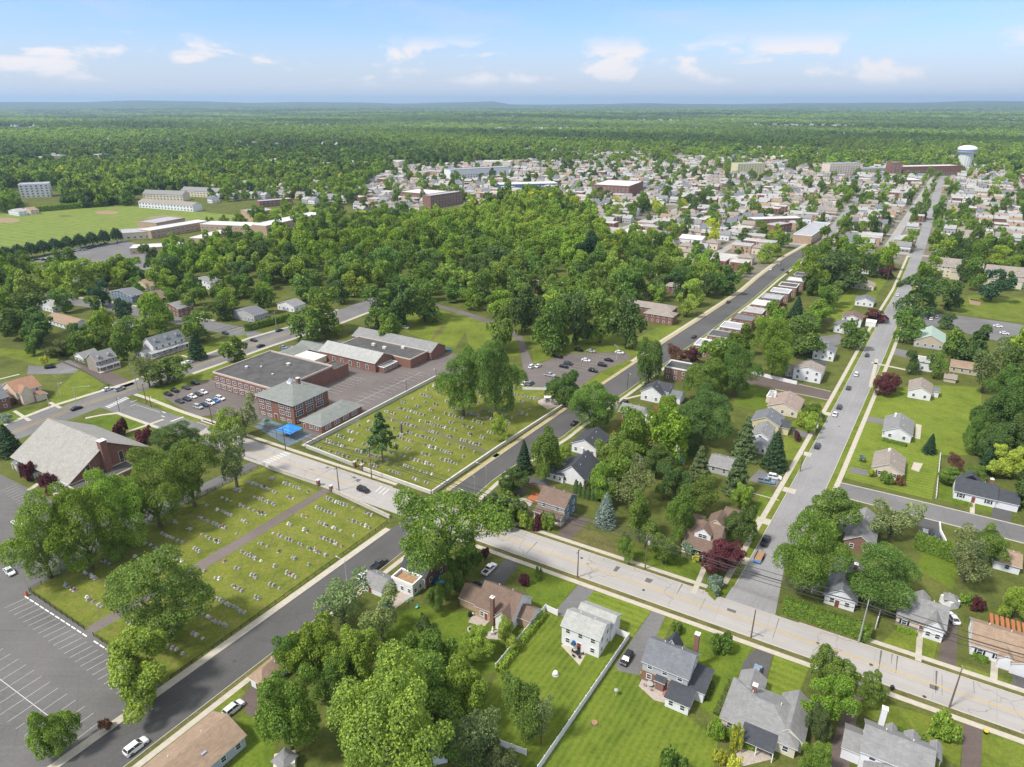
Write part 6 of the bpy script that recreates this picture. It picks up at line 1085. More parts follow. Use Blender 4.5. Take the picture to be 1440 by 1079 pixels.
def car_meshes(kind, colr):
    if (kind, colr) in _car: return _car[kind, colr]
    P = PAINTS[colr]; b = MB(); g = MB()
    if kind == 'suv': S = 1.0; belt = 1.08; loft(b, [(-2.3, .8, .78, .42, .8), (-2.22, .9, .86, .3, 1.02), (-1.2, .94, .88, .28, 1.08), (.95, .94, .88, .28, 1.05), (2.0, .92, .84, .3, .92), (2.32, .8, .74, .42, .72)], P); gh = (-2.15, -1.85, .35, 1.2, 1.68)
    elif kind == 'pickup': belt = 1.1; loft(b, [(-2.8, .88, .88, .5, .7), (-2.75, .96, .92, .45, .78), (-.75, .96, .92, .4, .8), (-.74, .96, .92, .4, 1.1), (1.3, .96, .9, .4, 1.1), (2.5, .94, .86, .42, 1.02), (2.8, .86, .8, .5, .85)], P); gh = (-.7, -.5, .7, 1.5, 1.78)
    elif kind == 'van': belt = 1.15; loft(b, [(-2.6, .92, .9, .4, 1.1), (-2.5, .98, .94, .32, 1.15), (1.5, .98, .94, .32, 1.15), (2.3, .92, .85, .34, 1.0), (2.5, .84, .78, .45, .8)], P); gh = (-2.45, -2.35, .95, 1.9, 2.0)
    else: belt = .93; loft(b, [(-2.3, .78, .74, .4, .72), (-2.2, .88, .82, .28, .9), (-1.1, .91, .84, .26, .95), (.95, .91, .84, .26, .93), (2.0, .88, .8, .28, .8), (2.3, .76, .7, .4, .62)], P); gh = (-1.75, -1.05, .2, 1.15, 1.42)
    xr, tr, tf, xf, zt = gh; w0, w1 = .84, .64
    if kind == 'pickup': w0, w1 = .88, .72; b.box(-2.65, -.8, .802, -.85, .8, .81, SHUT); b.box(-2.72, -.9, .82, -.8, -.8, 1.08, P); b.box(-2.72, .8, .82, -.8, .9, 1.08, P); b.box(-2.78, -.8, .82, -2.68, .8, 1.08, P)
    if kind == 'van': w0, w1 = .93, .85
    lo = [(xr, -w0, belt - .02), (xf, -w0, belt - .02), (xf, w0, belt - .02), (xr, w0, belt - .02)]; hi = [(tr, -w1, zt), (tf, -w1, zt), (tf, w1, zt), (tr, w1, zt)]
    for i in range(4): j = (i + 1) % 4; g.poly([lo[i], lo[j], hi[j], hi[i]], GLASS)
    rf = [(tr - .08, -w1 - .03, zt + .002), (tf + .05, -w1 - .03, zt + .002), (tf + .05, w1 + .03, zt + .002), (tr - .08, w1 + .03, zt + .002)]; b.poly([(x, y, z + .06) for x, y, z in [(x * .97 + (tr + tf) / 2 * .03, y * .94, z) for x, y, z in rf]], P)
    rt = [(x * .97 + (tr + tf) / 2 * .03, y * .94, z + .06) for x, y, z in rf]
    for i in range(4): j = (i + 1) % 4; b.poly([rf[i], rf[j], rt[j], rt[i]], P)
    for s in (-1, 1):                                     # roof pillars
        for x0, x1 in ((xr, tr), (xf, tf), ((xr + xf) / 2, (tr + tf) / 2)): b.tube([(x0, s * w0, belt - .02), (x1, s * w1, zt)], .055, P, 4, False)
    allm = MB(); allm.v = list(b.v); allm.f = list(b.f); allm.m = list(b.m); allm.mats = list(b.mats)
    k = len(allm.v); allm.v += g.v; allm.f += [tuple(i + k for i in f) for f in g.f]; allm.m += [allm.mi(GLASS)] * len(g.f)
    ax = 1.75 if kind == 'pickup' else 1.4
    for x in (-ax + .05, ax):
        for s in (-1, 1): allm.tube([(x, s * .93, .34), (x, s * .7, .34)], .34, RUB, 8)
    _car[kind, colr] = (b.mesh('body'), g.mesh('cabin_glass'), allm.mesh('parked_car'), ax); return _car[kind, colr]
wm = MB(); wm.tube([(0, -.11, 0), (0, .11, 0)], .34, RUB, 14); WHEEL = wm.mesh('wheel'); wm = MB(); wm.tube([(0, -.125, 0), (0, .125, 0)], .2, HUB, 10); RIM = wm.mesh('rim')
lm = MB(); lm.box(-.04, -.2, -.08, .04, .2, .08, LAMPW); HL = lm.mesh('headlight'); lm = MB(); lm.box(-.04, -.15, -.1, .04, .15, .1, LAMPR); TL = lm.mesh('tail_light')
def car(label, x, y, ax='V', colr='white', kind='sedan', group=None, flip=False, world=None):
    p = world or at(x, y); rz = {'V': AV, 'U': AU}.get(ax, ax) + (math.pi if flip else 0); body, gl, al, axl = car_meshes(kind, colr); nm = {'pickup': 'pickup_truck', 'van': 'van'}.get(kind, 'parked_car')
    z = .03
    if p.length > 250:
        o = bpy.data.objects.new(nm, al); COL.objects.link(o); o.location = (p.x, p.y, z); o.rotation_euler = (0, 0, rz); return tag(o, label, 'car' if nm == 'parked_car' else nm.split('_')[0], group)
    r = empty(nm, (p.x, p.y, z), rz); tag(r, label, 'car' if nm == 'parked_car' else nm.split('_')[0], group); child('body', body, r); child('cabin_glass', gl, r)
    for sx in (-axl + .05, axl):
        for s in (-1, 1): w = child('wheel', WHEEL, r, (sx, s * .84, .34)); child('rim', RIM, w)
    fx = 2.62 if kind == 'pickup' else 2.2 if kind != 'van' else 2.4; rx = -2.76 if kind == 'pickup' else -2.27
    for s in (-1, 1): child('headlight', HL, r, (fx, s * .6, .72 if kind != 'pickup' else .85)); child('tail_light', TL, r, (rx if kind != 'van' else -2.58, s * .68, .75))
    return r
car('white hatchback parked at the bottom left kerb of the side street', 192, 1053, 'V', 'white', 'suv'); car('white suv parked half on the lawn beside the brown driveway', 329, 999, 'V', 'white', 'suv'); car('dark grey pickup parked on the side street near the cemetery corner', 533, 796, 'V', 'dark grey', 'pickup'); car('white car half hidden by the pale tree on the side street', 511, 812, 'V', 'white'); car('black suv driving down the concrete main road', 511, 691, 'U', 'black', 'suv')
car('black suv parked beside the brick cape house', 667, 828, 'V', 'black', 'suv'); car('white pickup parked behind the black suv on the driveway', 688, 803, 'V', 'white', 'pickup'); car('black car parked between the vinyl fence and the colonial house', 881, 929, 'V', 'black', 'suv', None, True); car('pale blue car parked at the wide ranch house', 1063, 948, 'V', 'pale blue', 'suv'); car('white sedan parked on the brown driveway beside the cape house', 1339, 872, AV + .5, 'white')
car('silver car on the curved wall parking pad', 1300, 752, 'V', 'silver', 'suv'); car('navy car on the curved wall parking pad', 1316, 758, 'V', 'navy', 'suv'); car('pale blue pickup on the driveway under the dark conifer', 1077, 679, AU + .15, 'pale blue', 'pickup'); car('white pickup behind the pale blue pickup', 1089, 673, AU + .15, 'white', 'suv')
for lb, x, y, cl, kd in (('lone grey suv parked lowest on the left of the hill street', 1149, 629, 'dark grey', 'suv'), ('white car parked on the hill street just behind a dark car', 1174, 584, 'white', 'sedan'), ('dark car touching the white car on the hill street', 1180, 574, 'dark grey', 'suv'), ('dark grey car left of the road facing the maroon trees', 1193, 547, 'dark grey', 'sedan'), ('white suv on the hill street below the cream house', 1204, 528, 'white', 'suv'), ('dark suv in the middle of the hill street crossing', 1219, 501, 'dark grey', 'suv'), ('grey car beside the maroon hedge tree', 1242, 453, 'grey', 'sedan'), ('white car high on the hill street', 1262, 416, 'white', 'sedan'), ('dark car opposite the street tree high on the hill street', 1267, 433, 'black', 'sedan'), ('black car parked on the side street under the overhanging tree', 808, 597, 'black', 'sedan'), ('dark car parked beside the first brick twins', 976, 475, 'black', 'sedan'), ('dark car at the kerb opposite the upper twins', 1024, 426, 'black', 'sedan'), ('black suv beside the brick bungalow', 878, 567, 'black', 'suv')): car(lb, x, y, 'V', cl, kd)
car('white sedan crossing the empty church car park', 14, 806, AU - .1, 'white'); car('white car hidden behind the church car park trees', 25, 738, AU, 'white'); car('black car on the house lot beside the yellow bush', 71, 518, .35, 'black', 'suv'); car('black sedan waiting at the junction behind the church', 108, 576, 'V', 'black'); car('white sedan turning at the junction', 152, 549, 'V', 'white'); car('silver suv turning at the junction', 169, 549, 'V', 'silver', 'suv'); car('white car driving along the pike beside the tall pole', 266, 511, 'V', 'white')
for lb, x, y, cl, ax in (('black car at the mouth of the branch street', 317, 470, 'navy', 'U'), ('black car in the pike turning lane', 357, 480, 'black', 'U'), ('black car behind the turning car on the pike', 367, 488, 'black', 'V'), ('blue black car on the pike below the hedge', 393, 466, 'navy', 'V'), ('white car on the pike at the hedge end', 414, 461, 'white', 'V'), ('silver car on the branch street', 232, 454, 'silver', 'U'), ('white car beside the inn', 190, 482, 'white', 'V'), ('black car among the leaves on the left lane', 112, 466, 'black', 'V'), ('white car parked behind the parish hall', 570, 462, 'white', 'U')): car(lb, x, y, ax, cl)
for i, (x, y, c) in enumerate(((237, 556, 'black'), (246, 551, 'black'), (262, 547, 'dark grey'), (275, 540, 'black'))): car('%s car, %s from the left in the back row of the school front lot' % (c, ordinal(i)), x, y, 'U', c, 'sedan', 'cars in the school front lot')
for i, (x, y, c) in enumerate(((253, 566, 'dark grey'), (263, 563, 'navy'), (271, 559, 'white'), (279, 556, 'dark grey'), (286, 553, 'white'))): car('%s car, %s from the left in the middle row of the school front lot' % (c, ordinal(i)), x, y, 'U', c, 'sedan', 'cars in the school front lot')
for i, (x, y, c) in enumerate(((279, 574, 'silver'), (288, 571, 'navy'), (296, 568, 'white'), (303, 565, 'blue'), (310, 562, 'white'))): car('%s car, %s from the left in the front row of the school front lot' % (c, ordinal(i)), x, y, 'U', c, 'suv' if i % 2 == 0 else 'sedan', 'cars in the school front lot')
for lb, x, y, c in (('pale blue car in the small lot above the school', 399, 490, 'pale blue'), ('white car in the small lot above the school', 413, 492, 'white'), ('dark car in the small lot above the school', 405, 499, 'dark grey')): car(lb, x, y, 'U', c)
for i, (x, y, c, k, ax) in enumerate(((784, 503, 'black', 'pickup', 'U'), (814, 494, 'black', 'suv', 'U'), (831, 495, 'silver', 'sedan', 'U'), (871, 497, 'white', 'sedan', 'U'), (824, 508, 'white', 'sedan', 'U'), (799, 513, 'dark grey', 'suv', 'U'), (793, 517, 'black', 'sedan', 'U'), (856, 508, 'black', 'sedan', 'U'), (847, 515, 'black', 'suv', 'U'), (834, 523, 'black', 'suv', 'U'), (748, 517, 'white', 'suv', 'V'), (757, 516, 'white', 'sedan', 'V'), (773, 529, 'silver', 'pickup', 'U'), (738, 541, 'white', 'sedan', 'V'), (746, 541, 'grey', 'suv', 'V'), (771, 544, 'pale blue', 'sedan', 'V'))):
    lbs = ('black pickup at the top left corner of the park lot', 'black suv on the far edge of the park lot', 'silver car on the far edge of the park lot', 'white car beside the light pole in the park lot', 'white car alone in the middle of the park lot', 'dark suv at the centre left of the park lot', 'black car beside the dark suv of the park lot', 'black car nearest the side street in the park lot', 'black suv second from the side street edge of the park lot', 'black suv lowest on the grass side of the park lot', 'white suv beside the park drive', 'white car beside the park drive, right of the white suv', 'silver pickup left of the dark tree in the park lot', 'white car at the cemetery end fence', 'grey suv at the cemetery end fence', 'pale blue car half hidden at the cemetery end fence')
    car(lbs[i], x, y, ax, c, k)
for i, (x, y, c, ax) in enumerate(((1297, 438, 'black', 'V'), (1304, 439, 'black', 'V'), (1301, 448, 'silver', 'V'), (1309, 450, 'white', 'V'), (1317, 447, 'silver', 'V'), (1403, 460, 'white', 'U'), (1412, 470, 'white', 'U'), (1360, 490, 'white', 'V'), (1372, 494, 'blue', 'V'))): car('%s car in the back lot, %s from its left end' % (c, ordinal(i)), x, y, ax, c)
k = 0
for rw, (p, q, n) in enumerate((((26, 372), (52, 366), 4), ((62, 366), (92, 357), 6), ((84, 361), (108, 353), 5), ((98, 355), (130, 346), 8), ((120, 352), (148, 343), 6))):
    for i in range(n):
        c = random.choice(('white', 'black', 'silver', 'navy', 'dark grey', 'white', 'grey')); t = i / max(1, n - 1); car('%s car, %s from left in the %s clump below the ball field' % (c, ordinal(i), ordinal(rw)), p[0] + (q[0] - p[0]) * t, p[1] + (q[1] - p[1]) * t, 'V', c, 'sedan', 'cars parked below the ball field')
for i, (x, y) in enumerate(((1118, 378), (1107, 384), (1096, 372), (1130, 352), (1084, 380), (1100, 380), (1292, 322), (1294, 316), (1298, 308), (1285, 346), (1279, 362), (1303, 296), (1312, 282))): c = ('white', 'black', 'silver', 'dark grey', 'white', 'navy')[i % 6]; car('%s car far up the %s, %s of its line' % (c, 'side street' if x < 1200 else 'hill street', ordinal(i)), x, y, 'V', c, 'sedan', 'cars parked far up the streets')
# work truck with a flat trailer at the corner of the hill street
T_ = car('black work truck parked at the kerb of the hill street beside the maroon tree', 1076, 763, 'V', 'black', 'pickup')
r = empty('flat_trailer', at(1068, 784), AV); tag(r, 'flat trailer with wooden deck and blue tail hitched behind the black work truck', 'trailer'); m = MB(); m.box(-2.6, -1.0, .55, 2.2, 1.0, .68, WOOD); child('deck', m.mesh('deck'), r); m = MB(); m.box(-3.5, -1.0, .4, -2.62, 1.0, .6, PAINTS['blue']); child('ramp', m.mesh('ramp'), r); m = MB(); m.tube([(2.2, 0, .6), (3.6, 0, .55)], .06, IRON, 5)
for s in (-1.04, 1.0): m.box(-2.6, s, .682, 2.2, s + .05, 1.1, IRON)
child('tow_frame', m.mesh('tow_frame'), r)
for sx in (-.5, .4):
    for s in (-1, 1): child('wheel', WHEEL, r, (sx, s * 1.12, .34))
# ------------------------------------------------------------ poles, lamps, wires
POLEW = plain('weathered_pole', (.15, .115, .09), .9, .25, 1); POLEG = plain('grey_pole', (.34, .33, .31), .7, .12); STEEL = plain('galvanised_steel', (.48, .49, .5), .4, .08)
POLES = {}
def pole(key, label, x, y, h, arms=2, tr=False, mat=None, rz=AV):
    p = at(x, y); r = empty('utility_pole', p, rz); tag(r, label, 'utility pole'); m = MB(); m.tube([(0, 0, 0), (0, 0, h)], [.2, .12], mat or POLEW, 8); child('pole', m.mesh('pole'), r)
    for k in range(arms):
        m = MB(); z = h - .5 - 1.3 * k; m.box(-1.2, -.06, z, 1.2, .06, z + .14, mat or POLEW)
        for s in (-1.1, -.45, .45, 1.1): m.tube([(s, 0, z + .14), (s, 0, z + .38)], .06, STEEL, 5)
        child('crossarm', m.mesh('crossarm'), r)
    if tr: m = MB(); m.lathe([(0, h - 3.2), (.32, h - 3.2), (.32, h - 2.1), (.2, h - 2.0), (0, h - 2.0)], STEEL, 10, (0, -.5)); child('transformer', m.mesh('transformer'), r)
    POLES[key] = (p, h)
pole('a', 'dark pole standing in front of the cape house at the main road kerb', 812, 812, 9, 1); pole('b', 'tall wooden pole with crossarms beside the bungalow lawn', 907, 800, 11.5, 2, True); pole('c', 'slim dark pole opposite the hill street corner', 1056, 897, 8.5, 0); pole('d', 'tall weathered pole in front of the long hedge', 1207, 904, 12.5, 2, False, POLEG); pole('e', 'slim dark pole on the main road kerb near the right edge', 1335, 995, 11, 1); pole('f', 'pole at the corner of the playground', 402, 634, 9.5, 1); pole('g', 'dark pole at the schools front lot entrance', 299, 597, 8, 1); pole('h', 'pole beside the ragged pine at the upper cemetery', 523, 675, 11, 2); pole('i', 'thin pole on the lower cemetery wall', 477, 690, 9, 1)
pole('k', 'tall pale pole beside the pike in front of the inn', 272, 505, 12, 2, False, POLEG); pole('l', 'grey pole at the junction beside the school lawn', 194, 549, 10.5, 2, False, POLEG); pole('m', 'shorter pole at the junction corner beside the grey pole', 206, 567, 9, 1); pole('n', 'pale pole behind the hedge along the pike', 389, 462, 10, 1, False, POLEG); pole('o', 'brown pole at the kerb of the hill street', 1125, 663, 8, 1); pole('p', 'pole with grey box on the hill street verge', 1144, 619, 8.5, 1, True); pole('q', 'pole in the grass lot high on the hill street', 1247, 396, 10, 1); pole('s', 'pole standing at the branch street', 238, 448, 9, 1)
for z in range(1): POLES['w1'] = (at(1460, 985), 12.0); 
POLES['z'] = (at(1470, 990), 12.0)
WIRE = plain('wire', (.05, .05, .052), .6, .05)
def wire(a, b, off, dz, lb):
    (p, h), (q, g) = POLES[a], POLES[b]; A_, B_ = p + Vector((0, 0, h - dz)), q + Vector((0, 0, g - dz)); d = (B_ - A_).normalized(); s = Vector((-d.y, d.x, 0)) * off; sag = (B_ - A_).length * .018
    m = MB(); m.tube([tuple(A_.lerp(B_, t) + s - A_ - Vector((0, 0, 4 * sag * t * (1 - t)))) for t in [k / 10 for k in range(11)]], .085, WIRE, 3, False); tag(m.build('power_line', loc=A_), lb, 'wire', 'wires along the streets')
SP = (('b', 'd', 'between the bungalow pole and the hedge pole'), ('d', 'z', 'from the hedge pole off to the right edge'), ('h', 'b', 'from the pine pole to the bungalow pole'), ('f', 'h', 'from the playground pole to the pine pole'), ('g', 'f', 'from the school entrance pole to the playground pole'), ('l', 'k', 'from the junction pole to the inn pole'), ('k', 'n', 'from the inn pole to the hedge'))
for a, b, t in SP:
    for off, dz, w_ in ((-1.1, .2, 'uppermost near'), (1.1, .2, 'uppermost far'), (-.45, 1.5, 'middle near'), (.5, 1.5, 'middle far'), (0, 3.0, 'lowest')): wire(a, b, off, dz, '%s wire %s' % (w_, t))
def lamp(label, x, y, h, arm=1.8, rz=0.0, mat=None, name='street_lamp', cat='street lamp'):
    r = empty(name, at(x, y), rz); tag(r, label, cat); m = MB(); m.tube([(0, 0, 0), (0, 0, h)], [.12, .07], mat or POLEG, 6); child('pole', m.mesh('pole'), r); m = MB(); m.tube([(0, 0, h - .6), (arm * .6, 0, h), (arm, 0, h + .05)], .05, mat or POLEG, 5); child('arm', m.mesh('arm'), r); m = MB(); m.box(arm - .1, -.16, h - .04, arm + .6, .16, h + .12, STEEL); child('lamp_head', m.mesh('lamp_head'), r)
lamp('grey street lamp beside the bush between the two street signs', 684, 680, 7, 3.4, AU + math.pi); lamp('grey street lamp nearest the main road crossing', 668, 697, 7.5, 2.0, AU + math.pi); lamp('pale forked street lamp over the side street at the cemetery', 488, 818, 7, 2.6, AU + math.pi, STEEL); lamp('black lamp post opposite the park lot grass', 882, 549, 8, .6, AU, IRON); lamp('pale light pole at the park lot edge', 867, 506, 7.5, 1.0, AU + math.pi, STEEL)
lamp('thin dark light pole on the wall, left of two', 572, 554, 6, .8, AU + math.pi, IRON); lamp('thin dark light pole at the wall corner, right of two', 614, 537, 6, .8, AU + math.pi, IRON); lamp('pale lamp post on the church side lawn', 27, 667, 4.5, .5, AU, STEEL); lamp('pale pole with a sign on the lawn by the junction', 86, 558, 6.5, 1.2, 0, STEEL); lamp('white flag pole on the stucco house lawn', 72, 580, 8.5, .2, 0, STEEL); lamp('signal mast with long arm over the junction', 107, 565, 7, 6.5, .1, STEEL, 'signal_mast', 'signal'); lamp('signal mast on the school lawn corner', 213, 573, 5, .8, AU, IRON, 'signal_mast', 'signal'); lamp('signal mast at the church lawn corner', 168, 578, 6, 1.0, AU, IRON, 'signal_mast', 'signal'); lamp('tall silver mast on the far pike corner', 366, 486, 7, 5, -2.6, STEEL, 'signal_mast', 'signal')
# ------------------------------------------------------------ small things
stops = [at(38, 841).lerp(at(152, 915), k / 15) for k in range(16)]
m = MB(); m.box(-.95, -.12, 0, .95, .12, .16, WHITE); ST = m.mesh('wheel_stop'); sa = math.atan2((stops[1] - stops[0]).y, (stops[1] - stops[0]).x)
for k, p in enumerate(stops):
    if k == 12: continue
    o = bpy.data.objects.new('wheel_stop', ST); COL.objects.link(o); o.location = p + Vector((0, 0, .02)); o.rotation_euler = (0, 0, sa); tag(o, '%s white wheel stop from the left at the cemetery edge of the car park' % ordinal(k), 'wheel stop', 'wheel stops of the church car park')
r = empty('traffic_cone', at(38, 838)); tag(r, 'orange marker post at the corner of the cemetery fence', 'marker'); m = MB(); m.lathe([(.35, 0), (.35, .9), (.1, 1.6), (0, 1.6)], plain('safety_orange', (.55, .12, .04), .6), 10); child('body', m.mesh('body'), r)
# playground
r = empty('shade_canopy', at(408, 613), AU); tag(r, 'bright blue square shade canopy on four posts in the playground', 'canopy'); CB = plain('blue_canvas', (.03, .22, .62), .6, .06)
m = MB(); q = [(-4, -3.4, 3.0), (4, -3.4, 3.0), (4, 3.4, 3.0), (-4, 3.4, 3.0)]
for i in range(4): j = (i + 1) % 4; m.poly([q[i], q[j], (0, 0, 4.6)], CB); m.poly([q[j], q[i], (0, 0, 4.55)], CB)
child('canvas', m.mesh('canvas'), r); m = MB(); m.tube([(0, 0, 0), (0, 0, 3.0)], .09, PAINTS['blue'], 6); pm_ = m.mesh('post')
for x, y in ((-3.8, -3.2), (3.8, -3.2), (3.8, 3.2), (-3.8, 3.2)): child('post', pm_, r, (x, y, 0))
r = empty('play_structure', at(377, 602), AU); tag(r, 'green playground slide tower left of the blue canopy', 'playground slide'); GP = plain('green_plastic', (.03, .22, .13), .4, .05)
m = MB(); m.box(-.8, -.8, 1.5, .8, .8, 1.65, plain('tan_plastic', (.45, .33, .18), .5)); child('platform', m.mesh('platform'), r); m = MB(); m.lathe([(1.2, 3.1), (.7, 3.7), (0, 4.1)], GP, 8); child('roof', m.mesh('roof'), r); m = MB()
for x in (-.75, .75):
    for y in (-.75, .75): m.tube([(x, y, 0), (x, y, 3.1)], .07, plain('tan_plastic', (.45, .33, .18), .5), 5)
child('frame', m.mesh('frame'), r); m = MB(); pts = [(-.8 - .9 * t * 2, -.3 + .9 * math.sin(t * 3), 1.5 - 1.3 * t) for t in (0, .25, .5, .75, 1)]; m.tube(pts, .4, GP, 8); child('slide', m.mesh('slide'), r)
# garden things
def table_set(label, x, y, n=4, col=None, rz=0.0, umb=None):
    r = empty('patio_table', at(x, y), rz); tag(r, label, 'patio table'); m = MB(); m.lathe([(.7, .7), (.7, .75), (0, .76)], col or IRON, 14); m.tube([(0, 0, 0), (0, 0, .7)], .06, IRON, 6); child('top', m.mesh('top'), r)
    for k in range(n): a = 2 * math.pi * k / n; chair('dark patio chair around the %s, %s seat' % (label, ordinal(k)), r.location.x + 1.2 * math.cos(a), r.location.y + 1.2 * math.sin(a), a + math.pi, col or IRON)
_ch = {}
def chair(label, x, y, rz, mat, w=False):
    if mat.name not in _ch:
        s = MB(); s.box(-.26, -.26, .4, .26, .26, .46, mat); b = MB(); b.box(-.28, -.26, .47, -.22, .26, .95, mat); l = MB(); l.box(-.02, -.02, 0, .02, .02, .4, mat); _ch[mat.name] = (s.mesh('seat'), b.mesh('backrest'), l.mesh('leg'))
    s, b, l = _ch[mat.name]; r = empty('garden_chair', (x, y, .03), rz); tag(r, label, 'chair'); child('seat', s, r); child('backrest', b, r)
    for a in (-.22, .22):
        for c in (-.22, .22): child('leg', l, r, (a, c, 0))
TEAL = plain('teal_plastic', (.12, .5, .55), .5, .05)
for k, (x, y) in enumerate(((572, 848), (579, 845), (586, 856))): p = at(x, y); chair('%s teal garden chair on the lawn below the bungalow' % ('left', 'upper', 'right')[k], p.x, p.y, k * 1.9, TEAL)
def simple(name, label, cat, x, y, parts, rz=0.0):
    r = empty(name, at(x, y), rz); tag(r, label, cat)
    for nm, m in parts: child(nm, m.mesh(nm), r)
def lathe_mb(prof, mat, n=14): m = MB(); m.lathe(prof, mat, n); return m
def box_mb(*a): m = MB(); m.box(*a); return m
BLUEC = plain('blue_cover', (.02, .09, .22), .5, .08)
simple('trampoline', 'round dark blue trampoline beside the brick bungalow', 'trampoline', 620, 818, [('mat', lathe_mb([(1.9, .75), (1.9, .8), (0, .8)], BLUEC, 18)), ('frame', lathe_mb([(2.1, 0), (2.1, .84), (1.92, .86)], BLUEC, 18))])
simple('fire_table', 'round blue covered table on the brick patio', 'table', 541, 852, [('cover', lathe_mb([(1.3, .02), (1.3, .8), (1.0, 1.0), (0, 1.05)], BLUEC, 16)), ('ring', lathe_mb([(1.5, 0), (1.5, .3), (1.32, .3)], BLUEC, 16))])
simple('statue', 'white statue on a square paved bed', 'statue', 693, 892, [('pedestal', box_mb(-.4, -.4, 0, .4, .4, .8, GRAN[1])), ('figure', lathe_mb([(.3, .802), (.22, 1.3), (.28, 1.7), (.12, 1.95), (.17, 2.1), (.1, 2.35), (0, 2.4)], WHITE, 10))])
simple('fire_pit', 'ring of rough stones on the lawn', 'fire pit', 663, 886, [('stones', lathe_mb([(1.1, 0), (1.1, .35), (.75, .38), (.7, .05)], STONEP, 9)), ('ash_bed', lathe_mb([(.69, .04), (0, .05)], IRON, 9))])
simple('fire_pit', 'round paved fire circle left of the blue house', 'fire pit', 734, 708, [('paving', lathe_mb([(3.2, .06), (3.2, .1), (.8, .12)], STONEP, 20)), ('bowl', lathe_mb([(.8, .12), (.8, .5), (.5, .5), (.4, .2), (0, .2)], GRAN[2], 12))])
simple('wooden_deck', 'red stained deck behind the blue house', 'deck', 752, 702, [('deck', box_mb(-2, -1.6, .1, 2, 1.6, .5, REDW)), ('railing', box_mb(-2, 1.5, .502, 2, 1.58, 1.3, REDW))], AU)
simple('garden_pool', 'small round blue pool among the trees', 'pool', 952, 648, [('wall', lathe_mb([(2.6, 0), (2.6, 1.1), (2.45, 1.1)], PAINTS['pale blue'], 20)), ('water', lathe_mb([(2.44, 1.0), (0, 1.0)], plain('pool_water', (.1, .42, .7), .1, .05), 20))])
simple('garden_shed', 'white shed beside the small round pool', 'shed', 958, 636, [('wall', box_mb(-1.6, -1.3, 0, 1.6, 1.3, 2.2, VINYL)), ('roof', lathe_mb([(2.3, 2.202), (1.2, 3.0), (0, 3.2)], SH_G, 4))], AU + .7)
simple('lawn_ornament', 'white ball shaped ornament on the fenced lawn', 'ornament', 781, 949, [('ball', lathe_mb([(0, .1), (.5, .25), (.62, .6), (.4, 1.0), (0, 1.1)], WHITE, 14)), ('base', lathe_mb([(.8, 0), (.8, .1), (0, .11)], GRAN[1], 14))])
simple('tree_stump', 'pale sawn stump on the lawn right of the vinyl fence', 'stump', 836, 1017, [('wood', lathe_mb([(.75, 0), (.65, .3), (0, .3)], WOOD, 12)), ('bark', lathe_mb([(.85, 0), (.68, .24)], BARK, 12))])
simple('bird_feeder', 'small feeder on the lawn below the colonial house', 'bird feeder', 866, 978, [('post', box_mb(-.05, -.05, 0, .05, .05, 1.4, STEEL)), ('tray', lathe_mb([(0, 1.402), (.5, 1.45), (.45, 1.7), (0, 1.9)], GRAN[0], 10))])
simple('bird_house', 'purple brown bird house on a thin post beside the sapling', 'bird house', 763, 1012, [('post', box_mb(-.05, -.05, 0, .05, .05, 3.2, STEEL)), ('box', lathe_mb([(.6, 3.202), (.6, 4.0), (0, 4.5)], plain('plum_paint', (.16, .08, .09), .6), 4))])
simple('garden_cart', 'yellow garden cart beside the colonial house', 'garden cart', 904, 950, [('tub', lathe_mb([(.3, .3), (.6, .8), (.5, .8), (.25, .4), (0, .4)], plain('yellow_plastic', (.6, .42, .03), .5), 8)), ('wheels', box_mb(-.5, -.05, 0, .5, .05, .3, IRON))])
simple('barrel_planter', 'yellow and black pot at the driveway edge near the right corner', 'planter', 1386, 1031, [('tub', lathe_mb([(.4, 0), (.55, .6), (.5, .6), (0, .5)], IRON, 10)), ('lid', lathe_mb([(.5, .602), (.4, .8), (0, .85)], plain('yellow_plastic', (.6, .42, .03), .5), 10))])
simple('rubbish_bin', 'dark bin at the kerb near the small driveway tree', 'bin', 1254, 970, [('body', box_mb(-.3, -.3, 0, .3, .3, .95, IRON)), ('lid', box_mb(-.34, -.34, .952, .34, .34, 1.03, SHUT))])
simple('garden_shed', 'white shed with dark roof at the bottom edge under the bright maple', 'shed', 618, 1066, [('wall', box_mb(-1.4, -1.4, 0, 1.4, 1.4, 2.3, VINYL)), ('roof', lathe_mb([(2.2, 2.302), (0, 3.6)], SH_D, 4))], AU + .78)
simple('garden_shed', 'pale shed beneath the dark upright tree at the bottom edge', 'shed', 402, 1078, [('wall', box_mb(-2, -1.5, 0, 2, 1.5, 2.2, CREAM)), ('roof', lathe_mb([(2.7, 2.202), (1.0, 3.1), (0, 3.2)], SH_G, 4))], AU + .78)
simple('garden_shed', 'small grey gabled shed behind the cape house', 'shed', 1334, 851, [('wall', box_mb(-1.4, -1.7, 0, 1.4, 1.7, 2.3, VINYL)), ('roof', lathe_mb([(2.3, 2.302), (.9, 3.2), (0, 3.3)], SH_G, 4))], AU + .78)
simple('rubble_pile', 'stone rubble and garden things behind the charcoal roofed house', 'rubble', 905, 652, [('rubble', lathe_mb([(2.6, 0), (1.8, .6), (.9, .4), (0, .8)], STONEP, 9)), ('slab', box_mb(-1.4, .8, .6, 1.4, 2.4, .8, WCON))])
